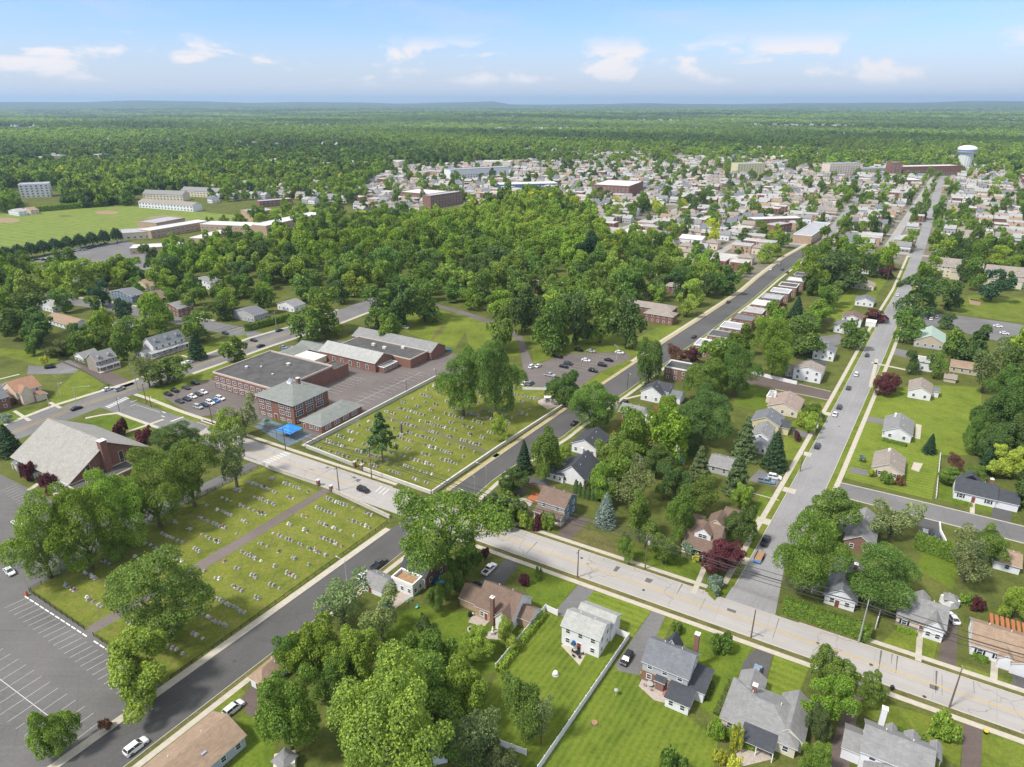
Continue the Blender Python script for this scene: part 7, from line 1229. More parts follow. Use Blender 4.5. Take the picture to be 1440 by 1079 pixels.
simple('excavator', 'small brown digger parked on the grass below the wood', 'digger', 612, 452, [('track_frame', box_mb(-1.4, -1.0, 0, 1.4, 1.0, .7, IRON)), ('cab', box_mb(-.9, -.8, .702, .7, .8, 2.4, plain('digger_orange', (.3, .16, .06), .6))), ('boom', (lambda m: (m.tube([(.6, 0, 1.4), (2.4, 0, 3.2), (3.6, 0, .8)], .18, IRON, 5), m)[1])(MB()))], .5)
simple('play_equipment', 'blue playthings beside the parish hall back corner', 'playthings', 630, 494, [('slide', box_mb(-2, -.6, .2, 2, .6, 1.0, BLUEC)), ('table', box_mb(-3.6, -.6, .1, -2.2, .6, .8, PAINTS['blue']))])
p = at(812, 925)
table_set('white house patio table', 812, 921, 5, None); simple('patio_umbrella', 'closed blue umbrella beside the white house back door', 'umbrella', 806, 913, [('pole', box_mb(-.04, -.04, 0, .04, .04, 2.4, STEEL)), ('cloth', lathe_mb([(.0, 1.5), (.7, 1.6), (.25, 2.5), (0, 2.7)], BLUEC, 8))])
table_set('colonial house patio table', 914, 965, 4, plain('grey_resin', (.4, .38, .36), .6)); simple('patio_mat', 'red mat on the colonial house patio', 'mat', 942, 976, [('mat', box_mb(-1.3, -1.0, .05, 1.3, 1.0, .09, plain('red_mat', (.42, .13, .09), .8))), ('edge', box_mb(-1.4, -1.1, .03, 1.4, 1.1, .048, plain('red_mat_border', (.3, .08, .06), .8)))], AU)
simple('grill', 'black covered grill on the cape house patio', 'grill', 661, 866, [('cover', lathe_mb([(.55, 0), (.55, .8), (.35, 1.15), (0, 1.2)], IRON, 10)), ('side_shelf', box_mb(.56, -.3, .75, .95, .3, .8, STEEL))])
# ------------------------------------------------------------ beyond the near streets
for lb, A, B, D, wh, rf, rise, wl, rm, an, nm, gm in (
 ('long white roofed school wing at the ball field', (214, 336), (293, 322), 16, 7.5, 'flat', .5, BRICKT, FLATW, None, 'school_wing', WHITE), ('white roofed school wing in the middle of the courtyard', (283, 327), (378, 331), 18, 8, 'flat', .5, BRICKT, FLATW, None, 'school_wing', WHITE), ('white roofed school wing on the right with tall windows', (376, 332), (456, 313), 18, 9.5, 'flat', .5, BRICKT, FLATW, None, 'school_wing', WHITE), ('dark roofed school gymnasium at the ball field', (222, 326), (262, 318), 26, 8, 'flat', .6, BRICKT, FLATG, None, 'school_wing', BRICKT), ('school block with dark roof behind the right wing', (357, 314), (388, 310), 26, 11, 'flat', .6, BRICKT, FLATG, None, 'school_wing', BRICKT), ('low white school roof nearest the trees', (184, 358), (258, 354), 16, 5, 'flat', .4, BRICKT, FLATW, None, 'school_wing', WHITE), ('low grey school roof left of the white roofs', (168, 338), (212, 335), 24, 6, 'flat', .4, STUC, FLATG, None, 'school_wing', STUC), ('slanting white school roof across the courtyard', (287, 345), (326, 334), 14, 6, 'flat', .4, BRICKT, FLATW, None, 'school_wing', WHITE),
 ('long pale garden apartment row beyond the ball field', (196, 292), (272, 298), 14, 7, 'gable', 3, VINYL, SH_TP, None, 'apartment_row', None), ('pale gabled apartment row behind the garden row', (202, 281), (258, 283), 14, 8, 'gable', 4, CREAM, SH_G, None, 'apartment_row', None), ('pale gabled apartment row beside the bright trees', (256, 276), (312, 279), 14, 8, 'gable', 4, CREAM, SH_G, None, 'apartment_row', None), ('white six storey block at the far left', (30, 279), (72, 277), 22, 17, 'flat', 1, VINYL, FLATG, None, 'apartment_block', WHITE), ('brick apartment house at the ball field corner', (366, 292), (412, 288), 14, 7, 'flat', .5, BRICK, FLATG, None, 'apartment_block', BRICK),
 ('dark mill building with a white roof beyond the wood', (562, 280), (632, 286), 40, 9, 'flat', .6, BRICK2, FLATW, None, 'mill_building', BRICK2), ('tall brown mill wing beside the white roof', (606, 294), (650, 287), 14, 15, 'flat', .6, BRICK2, FLATG, None, 'mill_building', BRICK2), ('pale apartment terrace above the bright tree belt', (634, 255), (716, 250), 24, 17, 'flat', 1, VINYL, FLATG, None, 'apartment_block', GREYS), ('long blue factory with bright white roof', (703, 268), (784, 266), 26, 8, 'flat', .6, plain('blue_cladding', (.06, .14, .36), .5), FLATW, None, 'factory', WHITE), ('large brick factory with white roof', (832, 276), (884, 279), 70, 15, 'flat', .8, BRICK, FLATW, None, 'factory', BRICK),
 ('cream town hotel with rows of windows', (1036, 248), (1074, 247), 22, 20, 'flat', 1, YELS, FLATG, None, 'town_block', CREAM), ('grey and cream apartment block in the town', (1165, 248), (1208, 247), 22, 20, 'flat', 1, STUC, FLATG, None, 'town_block', GREYS), ('long dark roofed town block beside the brick tower', (1210, 247), (1250, 246), 20, 11, 'flat', 1, GREYS, FLATG, None, 'town_block', GREYS), ('square brick tower end of the long brick block', (1252, 250), (1266, 250), 22, 24, 'flat', 1, BRICK, FLATG, None, 'town_block', BRICK), ('long red brick block in front of the water tower', (1268, 249), (1350, 247), 30, 16, 'flat', 1, BRICK, FLATW, None, 'town_block', BRICK), ('white box store left of the water tower', (1090, 228), (1115, 227), 30, 10, 'flat', 1, STUC, FLATW, None, 'town_block', WHITE), ('brick hall with white roof by the hill street', (1266, 262), (1292, 262), 26, 9, 'flat', .6, BRICK, FLATW, None, 'town_block', WHITE),
 ('red brick shed with dark door among the yards', (896, 339), (925, 344), 24, 6, 'gablep', 2.6, BRICK, SH_TP, 'U', 'workshop', None), ('white shed with two dark doors among the yards', (955, 344), (985, 348), 20, 6, 'gable', 2, VINYL, FLATW, 'U', 'workshop', None), ('white roofed shed left of the red brick shed', (868, 335), (897, 338), 24, 5, 'flat', .4, VINYL, FLATW, 'U', 'workshop', WHITE), ('grey roofed shed at the corner of the yards', (846, 330), (870, 334), 18, 5, 'flat', .4, STUC, FLATG, 'U', 'workshop', GREYS), ('long red brick terrace with white roof by the crossing', (1060, 320), (1124, 318), 12, 8, 'flat', .6, BRICK, FLATW, None, 'terrace_house', WHITE), ('red brick terrace with grey roof in front of the long terrace', (1088, 330), (1112, 326), 14, 8, 'flat', .6, BRICK, FLATG, None, 'terrace_house', BRICK), ('white roofed corner terrace beside the crossing', (1140, 344), (1166, 325), 16, 7.5, 'flat', .6, BRICKT, FLATG, None, 'terrace_house', WHITE)):
    h = house(nm, lb, nm.replace('_', ' '), A, B, D, wh, rf, rise, wl, rm, an, gablem=gm, auto=False, detail=0)
    n = max(2, int(h['L'] / 5)); fl = max(1, int(wh / 3.3)); wmesh = win_mesh(2.2, 1.6)[2]; k = 0
    for s in range(fl):
        for i in range(n):
            if k < 60: put_window(h['root'], h['o'], h['x'], h['y'], 'f', h['L'], h['D'], h['L'] * (i + .5) / n, 1 + s * 3.3, 2.2, 1.6, 1); k += 1
p = at(1354, 238); r = empty('water_tower', p); tag(r, 'fluted white water tower with a blue band on its bowl', 'water tower')
m = MB(); n = 36
for k in range(n):
    a0_, a1_ = 2 * math.pi * k / n, 2 * math.pi * (k + 1) / n; r0, r1 = (11.4 if k % 2 else 12.2), (12.2 if k % 2 else 11.4); m.poly([(r0 * math.cos(a0_), r0 * math.sin(a0_), 0), (r1 * math.cos(a1_), r1 * math.sin(a1_), 0), (r1 * math.cos(a1_), r1 * math.sin(a1_), 29), (r0 * math.cos(a0_), r0 * math.sin(a0_), 29)], plain('tower_paint', (.6, .62, .6), .4, .06))
child('column', m.mesh('column'), r); child('bowl', lathe_mb([(11.9, 29.02), (15.5, 31.0), (16.4, 32.5), (16.4, 37), (15, 40), (9, 42.5), (0, 43.5)], WHITE, 36).mesh('bowl'), r); child('band', lathe_mb([(16.5, 33), (16.5, 35.6)], plain('tower_blue', (.1, .2, .42), .4), 36).mesh('band'), r)
# --- the town, on the same street grid
TOWN = [(500, 268), (560, 236), (700, 230), (820, 216), (960, 208), (1180, 192), (1460, 198), (1460, 345), (1400, 350), (1330, 345), (1320, 372), (1290, 372), (1262, 372), (1225, 352), (1182, 345), (1110, 345), (1060, 395), (1010, 385), (960, 380), (930, 355), (835, 322), (830, 296), (760, 280), (700, 292), (655, 288), (560, 300), (500, 300)]
TWN = [at(*q) for q in TOWN]
TOWN2 = [(296, 286), (300, 268), (330, 258), (400, 250), (490, 246), (500, 290), (430, 286), (400, 278)]
sheet('town_ground', TOWN2, G_BASE, 0.003)
sheet('town_ground', TOWN, grass('town_ground_cover', (0.16, 0.15, 0.115), (0.25, 0.225, 0.19), (0.12, 0.15, 0.05), 0.75), 0.003)
tp = np.array([(q[0], q[1]) for q in TOWN])
def px_in(poly, x, y): u, v, _ = proj((x, y, 0)); return bool(inpoly(np.array([u]), np.array([v]), poly)[0])
TSTR = plain('town_street', (.3, .29, .28), .9, .15, .2)
o0 = at(1140, 345); uv0 = (o0.dot(U), o0.dot(V)); den = U.x * V.y - U.y * V.x
def grid_pt(u, v):                                        # point with coordinates u along the main-road axis, v along the side-street axis
    return o0 + U * u + V * v
m = MB()
for v in range(0, 1500, 96):
    run = None
    for u in range(-1500, 900, 12):
        q = grid_pt(u, v); ok = px_in(tp, q.x, q.y)
        if ok: a = grid_pt(u, v - 3.6); b = grid_pt(u + 12, v - 3.6); c = grid_pt(u + 12, v + 3.6); d = grid_pt(u, v + 3.6); m.poly([(t.x, t.y, .012) for t in (a, b, c, d)], TSTR); occupy([a, b, c, d])
for u in range(-1500, 900, 120):
    for v in range(-200, 1500, 12):
        q = grid_pt(u, v)
        if px_in(tp, q.x, q.y): a = grid_pt(u - 3.6, v); b = grid_pt(u + 3.6, v); c = grid_pt(u + 3.6, v + 12); d = grid_pt(u - 3.6, v + 12); m.poly([(t.x, t.y, .016) for t in (a, b, c, d)], TSTR); occupy([a, b, c, d])
tag(m.build('town_streets'), kind='structure')
def town_house(kind, wl, rm, L, D, wh, rise):
    m = MB(); w = m
    if kind == 'flat':
        m.box(-L / 2, -D / 2, 0, L / 2, D / 2, wh, wl); m.box(-L / 2 - .1, -D / 2 - .1, wh + .002, L / 2 + .1, D / 2 + .1, wh + .4, WHITE, rm)
    else:
        m.box(-L / 2, -D / 2, 0, L / 2, D / 2, wh, wl); e = .5
        if kind == 'gable':
            f = rise / (D / 2); z = wh - e * f; A_ = [(-L / 2 - .3, -D / 2 - e, z), (L / 2 + .3, -D / 2 - e, z), (L / 2 + .3, 0, wh + rise), (-L / 2 - .3, 0, wh + rise), (L / 2 + .3, D / 2 + e, z), (-L / 2 - .3, D / 2 + e, z)]
            m.poly([A_[0], A_[1], A_[2], A_[3]], rm); m.poly([A_[3], A_[2], A_[4], A_[5]], rm)
            for s in (-1, 1): t = [(s * L / 2, -D / 2, wh), (s * L / 2, D / 2, wh), (s * L / 2, 0, wh + rise - .05)]; m.poly(t if s > 0 else t[::-1], wl)
        else:
            b = [(-L / 2 - e, -D / 2 - e, wh), (L / 2 + e, -D / 2 - e, wh), (L / 2 + e, D / 2 + e, wh), (-L / 2 - e, D / 2 + e, wh)]
            a, c = (-L / 2 + D / 2, 0, wh + rise), (L / 2 - D / 2, 0, wh + rise); m.poly([b[0], b[1], c, a], rm); m.poly([b[2], b[3], a, c], rm); m.poly([b[1], b[2], c], rm); m.poly([b[3], b[0], a], rm)
        m.box(L * .2 - .45, .6, wh, L * .2 + .45, 1.5, wh + rise + 1.0, BRICK)
        m.box(-L / 2 + .6, -D / 2 - 1.9, 0, L / 2 - .6, -D / 2 - .01, .4, STUC); m.poly([(-L / 2 + .3, -D / 2 - 2.1, 2.6), (L / 2 - .3, -D / 2 - 2.1, 2.6), (L / 2 - .3, -D / 2 - .02, 3.3), (-L / 2 + .3, -D / 2 - .02, 3.3)], rm)
    for s in range(max(1, int(wh / 2.9))):
        for t in (-.3, 0, .3):
            for y in (-1, 1): m.box(L * t - .5, y * (D / 2 + .03) - .03, 1 + s * 2.8, L * t + .5, y * (D / 2 + .03) + .03, 2.4 + s * 2.8, GLASS)
        for t in (-.25, .25):
            for x in (-1, 1): m.box(x * (L / 2 + .03) - .03, D * t - .5, 1 + s * 2.8, x * (L / 2 + .03) + .03, D * t + .5, 2.4 + s * 2.8, GLASS)
    return m.mesh('town_house')
FLATT = plain('town_flat_roof', (.42, .4, .38), .9, .3, .15)
TV = [(town_house(k, wl, rm, L, D, wh, rs), nm) for k, wl, rm, L, D, wh, rs, nm in (('gable', VINYL, SH_G, 11, 9, 5.6, 3.2, 'white gabled'), ('gable', STUC, SH_TP, 12, 9, 5.4, 3, 'cream gabled'), ('gable', VINYL, SH_S, 9, 11, 5.6, 3.6, 'white slate roofed'), ('hip', STUC, SH_TP, 12, 10, 5.6, 3, 'stucco hip roofed'), ('flat', BRICK, FLATT, 13, 12, 6.4, 0, 'brick flat roofed'), ('flat', BRICKT, FLATG, 16, 12, 6.6, 0, 'tan brick flat roofed'), ('gable', BRICK, SH_L, 13, 9, 5.6, 2.8, 'brick pale roofed'), ('gable', GREYS, SH_L, 10, 9, 5.2, 3, 'grey pale roofed'), ('hip', VINYL, SH_L, 13, 10, 4.2, 2.6, 'white hip roofed'), ('gable', YELS, SH_T, 11, 9, 5.4, 3, 'yellow tan roofed'), ('flat', STUC, FLATT, 18, 14, 5.0, 0, 'pale flat roofed'))]
spots = []
for i in range(-100, 62):
    for j in range(-8, 58):
        u, v = i * 14.5 + random.uniform(-2, 2), j * 24 + 12 + random.uniform(-2.5, 2.5); q = grid_pt(u, v)
        if q.y < 300 or q.y > 2300 or not px_in(tp, q.x, q.y) or busy(q.x, q.y, 7): continue
        if random.random() < .07: continue
        spots.append((q, random.choices(range(11), (10, 12, 11, 11, 11, 10, 8, 9, 6, 5, 7))[0], AU + (math.pi if j % 2 else 0)))
P2 = np.array(TOWN2, float)
for i in range(-110, 62):
    for j in range(-8, 58):
        u, v = i * 11.5 + random.uniform(-1, 1), j * 30 + random.uniform(-2, 2); q = grid_pt(u, v)
        if q.y < 300 or q.y > 2000 or not px_in(P2, q.x, q.y) or busy(q.x, q.y, 6) or random.random() < .15: continue
        spots.append((q, random.choice((0, 1, 2, 7, 0)), AU + (math.pi if j % 2 else 0)))
spots.sort(key=lambda s: s[0].length)
ind, rest = spots[:215], spots[215:]
for s in spots: q = s[0]; occupy([q - U * 6 - V * 5, q + U * 6 - V * 5, q + U * 6 + V * 5, q - U * 6 + V * 5])
for k in range(0, len(ind), 24):
    grp = sorted(ind[k:k + 24], key=lambda s: s[0].x / s[0].y)
    for i, (q, t, rz) in enumerate(grp):
        o = bpy.data.objects.new('town_house', TV[t][0]); COL.objects.link(o); o.location = q; o.rotation_euler = (0, 0, rz); tag(o, '%s house, %s from left in the %s rank of the town' % (TV[t][1], ordinal(i), ordinal(k // 24)), 'house', 'houses of the town')
# --- instanced masses: the wood, the forest to the skyline, the rest of the town
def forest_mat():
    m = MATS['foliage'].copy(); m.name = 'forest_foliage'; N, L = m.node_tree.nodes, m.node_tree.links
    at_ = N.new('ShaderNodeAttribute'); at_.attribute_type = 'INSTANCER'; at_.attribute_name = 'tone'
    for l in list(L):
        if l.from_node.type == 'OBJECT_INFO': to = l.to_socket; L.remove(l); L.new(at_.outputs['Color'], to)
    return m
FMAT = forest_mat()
def scatter_stuff(name, label, cat, meshes, P, S, R, T, pick):
    C = bpy.data.collections.new(name + '_sources')
    for k, me in enumerate(meshes): C.objects.link(bpy.data.objects.new('%s_source_%02d' % (name, k), me))
    me = bpy.data.meshes.new(name); me.vertices.add(len(P)); me.vertices.foreach_set('co', np.asarray(P, np.float32).ravel())
    a = me.attributes.new('sc', 'FLOAT_VECTOR', 'POINT'); a.data.foreach_set('vector', np.asarray(S, np.float32).ravel()); a = me.attributes.new('rot', 'FLOAT', 'POINT'); a.data.foreach_set('value', np.asarray(R, np.float32))
    a = me.attributes.new('tone', 'FLOAT_COLOR', 'POINT'); T = np.concatenate([np.asarray(T), np.ones((len(P), 1))], 1); a.data.foreach_set('color', T.astype(np.float32).ravel()); a = me.attributes.new('pick', 'INT', 'POINT'); a.data.foreach_set('value', np.asarray(pick, np.int32))
    o = bpy.data.objects.new(name, me); COL.objects.link(o); tag(o, label, cat, None, 'stuff')
    g = bpy.data.node_groups.new(name, 'GeometryNodeTree'); g.interface.new_socket('Geometry', in_out='INPUT', socket_type='NodeSocketGeometry'); g.interface.new_socket('Geometry', in_out='OUTPUT', socket_type='NodeSocketGeometry')
    N, L = g.nodes, g.links; gi, go = N.new('NodeGroupInput'), N.new('NodeGroupOutput'); ip = N.new('GeometryNodeInstanceOnPoints'); ci = N.new('GeometryNodeCollectionInfo'); ci.inputs[0].default_value = C; ci.inputs['Separate Children'].default_value = True; ci.inputs['Reset Children'].default_value = True
    def na(nm, ty): n = N.new('GeometryNodeInputNamedAttribute'); n.data_type = ty; n.inputs[0].default_value = nm; return n.outputs[0]
    L.new(gi.outputs[0], ip.inputs['Points']); L.new(ci.outputs[0], ip.inputs['Instance']); ip.inputs['Pick Instance'].default_value = True; L.new(na('pick', 'INT'), ip.inputs['Instance Index']); L.new(na('sc', 'FLOAT_VECTOR'), ip.inputs['Scale'])
    cb = N.new('ShaderNodeCombineXYZ'); L.new(na('rot', 'FLOAT'), cb.inputs[2]); L.new(cb.outputs[0], ip.inputs['Rotation']); L.new(ip.outputs[0], go.inputs[0]); md = o.modifiers.new('scatter', 'NODES'); md.node_group = g; return o
def fcopy(me): c = me.copy(); c.materials.clear(); c.materials.append(FMAT); return c
FAR_ = [broadleaf(600 + k, 14, 520, .16, 2.0, .1) for k in range(5)]; MIDF = [fcopy(m_) for m_ in ML]; FARF = [fcopy(m_) for m_ in FAR_]
PAL = np.array([HUES[k] for k in 'BMGLYP']) * HUEGAIN
def pxs(P): 
    z = -CAM_H; dep = P[:, 1] * _c - z * _s; up = P[:, 1] * _s + z * _c; return CXP + FPX * P[:, 0] / dep, CYP - FPX * up / dep
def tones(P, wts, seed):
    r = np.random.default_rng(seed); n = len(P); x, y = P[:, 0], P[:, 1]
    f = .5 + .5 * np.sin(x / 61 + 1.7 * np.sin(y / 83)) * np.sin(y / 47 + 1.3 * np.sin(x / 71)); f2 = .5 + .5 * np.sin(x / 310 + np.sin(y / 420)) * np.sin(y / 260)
    W_ = np.array(wts)[None] * np.ones((n, 1)); W_[:, 3] *= .4 + 1.6 * f * f2 * 2; W_[:, 0] *= 1.6 - f; big = .5 + .5 * np.sin(y / 330 + .6 * np.sin(x / 510)) * np.sin(x / 700 + y / 900 + 1.0); u_, v_ = pxs(P); gold = ((u_ > 575) & (u_ < 880) & (v_ > 300) & (v_ < 352)) * 1.0; W_[:, 2] *= .35 + 2.6 * big * (y > 900) + (y <= 900); W_[:, 3] *= .5 + 2 * big * (y > 900) + 40 * gold * f; W_[:, 2] += 25 * gold; W_[:, 0] *= 1.5 - 1.1 * big; c = W_.cumsum(1); c /= c[:, -1:]; k = (r.uniform(size=(n, 1)) > c).sum(1); fr_ = np.clip((y[:, None] - 900) / 1500, 0, .8); big2 = np.clip(big + .25 * np.sin(x / 190 + y / 260), 0, 1)[:, None]; far_c = (PAL[0] * .75) * (1 - big2) + (PAL[3] * .95) * big2; return ((PAL[k] * (1 - fr_) + far_c * fr_) * (1 + .2 * fr_)) * r.uniform(.84, 1.16, (n, 1)) * r.uniform(.94, 1.06, (n, 3))  # broad cloud shadow and sunlit patches put into the far crowns' colour
# the wood behind the school: its nearest trees one by one
WOOD = [(330, 372), (345, 352), (385, 345), (440, 335), (520, 322), (585, 326), (650, 318), (700, 300), (800, 292), (834, 318), (860, 345), (930, 352), (960, 385), (1000, 392), (1030, 430), (985, 440), (962, 462), (905, 440), (885, 462), (868, 476), (815, 470), (760, 478), (742, 470), (705, 452), (650, 432), (606, 420), (560, 442), (520, 446), (470, 430), (424, 425), (418, 400), (340, 415)]
def poisson(poly, r0, tries, seed, clear=2.0):
    P = np.array([(q.x, q.y) for q in (at(*t) for t in poly)]); r = np.random.default_rng(seed); lo, hi = P.min(0), P.max(0); C = r.uniform(lo, hi, (tries, 2)); C = C[inpoly(C[:, 0], C[:, 1], P)]; out = []; cell = {}
    for x, y in C:
        if busy(x, y, clear): continue
        i, j = int(x // r0), int(y // r0)
        if any((x - a) ** 2 + (y - b) ** 2 < r0 * r0 for di in (-1, 0, 1) for dj in (-1, 0, 1) for a, b in cell.get((i + di, j + dj), ())): continue
        cell.setdefault((i, j), []).append((x, y)); out.append((x, y))
    return out
wp = sorted(poisson(WOOD, 14.0, 9000, 5, 5.0), key=lambda q: q[1]); wp = [q for q in wp if not any((q[0] - x) ** 2 + (q[1] - y) ** 2 < (R + 2) ** 2 for x, y, R in TREES)]
first, later = wp[:104], wp[104:]
KN = {'B': 'dark green', 'M': 'mid green', 'G': 'fresh green', 'L': 'light green'}
for k in range(0, len(first), 13):
    for i, (x, y) in enumerate(sorted(first[k:k + 13], key=lambda q: q[0] / q[1])):
        R = random.uniform(6.0, 10.5); kd = random.choices('BMGL', (26, 36, 24, 14))[0]
        plant('%s tree, %s from left in the %s rank of the school wood' % (KN[kd], ordinal(i), ordinal(k // 13)), x, y, R, R * random.uniform(1.9, 2.5), kd, 'trees of the wood behind the school')
P_, S_, T_, K_ = [], [], [], []
def addp(pts, rlo, rhi, hlo, hhi, r):
    for x, y in pts: R = r.uniform(rlo, rhi); P_.append((x, y, -.05)); S_.append((R, R, R * r.uniform(hlo, hhi)))
r9 = np.random.default_rng(9)
addp(later, 6.5, 10.5, .95, 1.25, r9)
ZN = [([(195, 362), (260, 362), (330, 345), (345, 362), (330, 372), (200, 395), (140, 392)], 11, 300), ([(0, 300), (0, 285), (25, 286), (25, 300)], 9, 60), ([(0, 470), (0, 370), (60, 378), (190, 390), (330, 365), (340, 415), (420, 430), (330, 452), (250, 436), (150, 418), (70, 410)], 14, 600), ([(0, 480), (0, 420), (80, 430), (200, 452), (300, 470), (240, 490), (180, 520), (120, 505), (60, 480)], 14, 500), ([(400, 345), (480, 318), (560, 312), (640, 318), (560, 330), (480, 330)], 11, 400), ([(1180, 410), (1030, 430), (1070, 400), (1120, 375), (1180, 352), (1250, 380), (1200, 400)], 15, 120), ([(1060, 430), (1150, 400), (1170, 470), (1100, 500), (1060, 530), (1000, 540), (1040, 480)], 16, 60), ([(1300, 350), (1440, 345), (1440, 415), (1390, 410), (1300, 405)], 14, 200), ([(1420, 480), (1500, 480), (1560, 760), (1450, 720), (1430, 640)], 13, 300), ([(900, 600), (960, 620), (1040, 660), (1050, 700), (940, 760), (870, 740), (850, 640)], 13, 260), ([(270, 320), (350, 325), (470, 318), (480, 300), (360, 312)], 14, 120)]
for poly, r0, tr in ZN:
    q = [t for t in poisson(poly, r0, tr * 6, tr, 5) if not any((t[0] - x) ** 2 + (t[1] - y) ** 2 < (R + 4) ** 2 for x, y, R in TREES)]; addp(q, 4.5, 9.0, .95, 1.3, r9)
q = poisson(TOWN2, 12, 20000, 33, 2.5); addp(q, 4, 7.5, 1.0, 1.3, r9)
occupy([at(*t) for t in ((1335, 226), (1375, 226), (1375, 250), (1335, 250))])
# town trees
q = poisson(TOWN, 11.5, 90000, 21, 2.5); r9.shuffle(q); q = q[:int(len(q) * .36)]; addp(q, 3.5, 7.6, 1.0, 1.35, r9)
n0 = len(P_); P_ = np.array(P_); S_ = np.array(S_) * np.array([1, 1, 1.0])
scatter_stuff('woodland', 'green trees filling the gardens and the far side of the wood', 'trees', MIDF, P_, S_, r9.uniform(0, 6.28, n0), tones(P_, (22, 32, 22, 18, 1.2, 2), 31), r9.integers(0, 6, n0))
# forest to the skyline
FP = np.array([(t[0], t[1]) for t in FIELD]); LOT = np.array([(20, 384), (20, 366), (180, 335), (330, 315), (480, 298), (480, 320), (400, 350), (250, 385)])
def ring(d0, d1, sp, seed):
    r = np.random.default_rng(seed); A_ = .80 * (d1 ** 2 - d0 ** 2); n = int(A_ / sp ** 2); d = np.sqrt(r.uniform(d0 ** 2, d1 ** 2, n)); a = r.uniform(-.78, .78, n); return np.stack([d * np.sin(a), d * np.cos(a)], 1)
near_f = ring(430, 1500, 9.5, 1); mid_f = ring(1500, 3200, 13, 2); far_f = ring(3200, 6200, 26, 3); vfar = np.concatenate([ring(6200, 10500, 50, 4), ring(10500, 18000, 90, 14)])
VF0 = len(vfar)
def zt(P):
    d = np.hypot(P[:, 0], P[:, 1]); w = np.clip((d - 1400) / 4000, 0, 1); ph = np.random.default_rng(3).uniform(0, 6.28, 12); x, y = P[:, 0], P[:, 1]
    return w * (16 * np.sin(x / 1900 + ph[0]) * np.cos(y / 1500 + ph[1]) + 9 * np.sin(x / 700 + ph[2]) * np.sin(y / 900 + ph[3])) - w * 8 - .1
u, v = pxs(near_f); keep = ~inpoly(u, v, tp) & ~inpoly(u, v, FP) & ~inpoly(u, v, LOT) & ((v < 293) & ~((u > 12) & (u < 92) & (v > 262)) & ~((u > 185) & (u < 300) & (v > 274))) & ~((u > 480) & (u < 660) & (v > 285)) & ~((u > 296) & (u < 480) & (v > 262))
near_f = near_f[keep]; near_f = np.array([t for t in near_f if not busy(t[0], t[1], 5)])
def glade(P, k, s):                                       # clearings: roads, fields and roofs break the canopy
    x, y = P[:, 0], P[:, 1]; return np.sin(x / s + 1.3 * np.sin(y / s * .7 + k)) * np.sin(y / (s * .55) + 1.1 * np.sin(x / s * .8 - k)) < .62
u, v = pxs(mid_f); inn = inpoly(u, v, tp); rr = r9.uniform(size=len(mid_f)); mid_f = mid_f[(~inn | (rr < .35)) & glade(mid_f, 1, 210)]
far_f = far_f[glade(far_f, 2, 430)]; vfar = vfar[glade(vfar, 4, 800)]
PP, SS = [], []
for P, R0, R1, hh in ((near_f, 3.6, 9.0, 1.2), (mid_f, 4.5, 11.5, 1.0), (far_f, 11, 20, .5), (vfar, 22, 42, .3)):
    R = r9.uniform(R0, R1, len(P)); PP.append(np.column_stack([P, zt(P)])); SS.append(np.column_stack([R, R, R * hh * r9.uniform(.8, 1.2, len(P))]))
PP = np.concatenate(PP); SS = np.concatenate(SS); n1 = len(PP); print('forest instances', n0, n1, 'houses', len(spots), 'wood', len(wp), 'stones', len(stones), 'trees', len(TREES))
scatter_stuff('forest', 'unbroken green forest reaching to the skyline', 'forest', FARF, PP, SS, r9.uniform(0, 6.28, n1), tones(PP, (34, 34, 16, 12, 3, 4), 37), r9.integers(0, 5, n1))
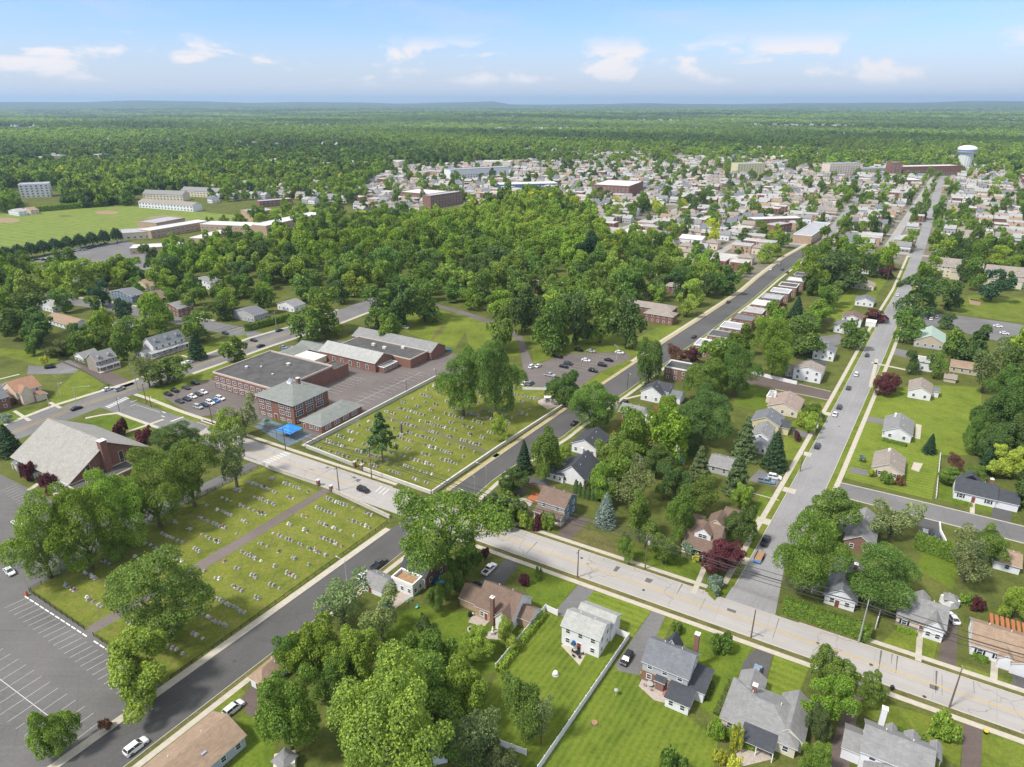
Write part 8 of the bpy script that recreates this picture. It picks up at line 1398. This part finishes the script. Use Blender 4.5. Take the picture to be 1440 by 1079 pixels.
# the rest of the town, and pale roofs among the far trees
hp = [(q.x, q.y, 0.0) for q, t, rz in rest]; hr = [rz for q, t, rz in rest]; hk = [t for q, t, rz in rest]; hs = [(1, 1, 1)] * len(rest)
fr = np.concatenate([ring(1000, 5200, 58, 8), ring(5200, 9500, 150, 18)]); u, v = pxs(fr); prob = np.where(u > 420, .85, .3) * np.clip(1.35 - np.hypot(fr[:, 0], fr[:, 1]) / 5200, .3, 1); fr = fr[(r9.uniform(size=len(fr)) < prob) & (v < 262) & ~inpoly(u, v, tp)]; zz = zt(fr)
for (x, y), z in zip(fr, zz): s = random.choice((1, 1, 1, 1.2, 1.6, 2.2)); hp.append((x, y, z + 1.5)); hr.append(AU + random.choice((0, 1.57))); hk.append(random.choice((0, 2, 4, 5, 8, 10, 10))); hs.append((s, s, 1.5))
bg_ = [(1255, 158, 5, 5), (1300, 159, 4, 4), (1250, 163, 6, 6), (1330, 172, 5, 5), (1395, 168, 8, 6), (1420, 170, 6, 6), (1180, 168, 5, 4), (1110, 161, 4, 4), (600, 176, 8, 4), (560, 176, 6, 4), (650, 150, 4, 4), (780, 159, 5, 5), (1400, 152, 5, 4), (1350, 150, 4, 4), (330, 203, 3, 3), (350, 204, 3, 3), (310, 206, 2, 2), (380, 235, 3, 3), (415, 232, 4, 3), (440, 240, 3, 3), (290, 240, 2, 2), (510, 237, 3, 3), (540, 236, 4, 3), (700, 236, 3, 2)]
for x, y, s, d in bg_:
    p = at(x, y + 1.5); q = np.array([[p.x, p.y]]); hp.append((p.x, p.y, float(zt(q)[0]) + 2)); hr.append(AU + .4); hk.append(10); hs.append((s, d, 2.4))
nh = len(hp); scatter_stuff('distant_houses', 'countless pale roofs of the town and the suburbs beyond it', 'houses', [t[0] for t in TV], np.array(hp), np.array(hs), np.array(hr), np.ones((nh, 3)), np.array(hk))
# ------------------------------------------------------------ the air
m = bpy.data.materials.new('haze'); m.use_nodes = True; N, L = m.node_tree.nodes, m.node_tree.links; N.clear(); o_ = N.new('ShaderNodeOutputMaterial'); v_ = N.new('ShaderNodeVolumePrincipled'); v_.inputs['Color'].default_value = (.55, .76, 1, 1); v_.inputs['Density'].default_value = 6e-5; v_.inputs['Anisotropy'].default_value = .2; L.new(v_.outputs[0], o_.inputs['Volume'])
hz = MB(); hz.box(-45000, -45000, -60, 45000, 45000, 330, m); hz_o = hz.build('haze'); tag(hz_o, 'pale blue haze over the far forest', 'haze', None, 'stuff')
sc.cycles.max_bounces = 5; sc.cycles.diffuse_bounces = 2; sc.cycles.glossy_bounces = 1; sc.cycles.transmission_bounces = 2; sc.cycles.volume_bounces = 0; sc.cycles.use_denoising = True; sc.cycles.transparent_max_bounces = 4
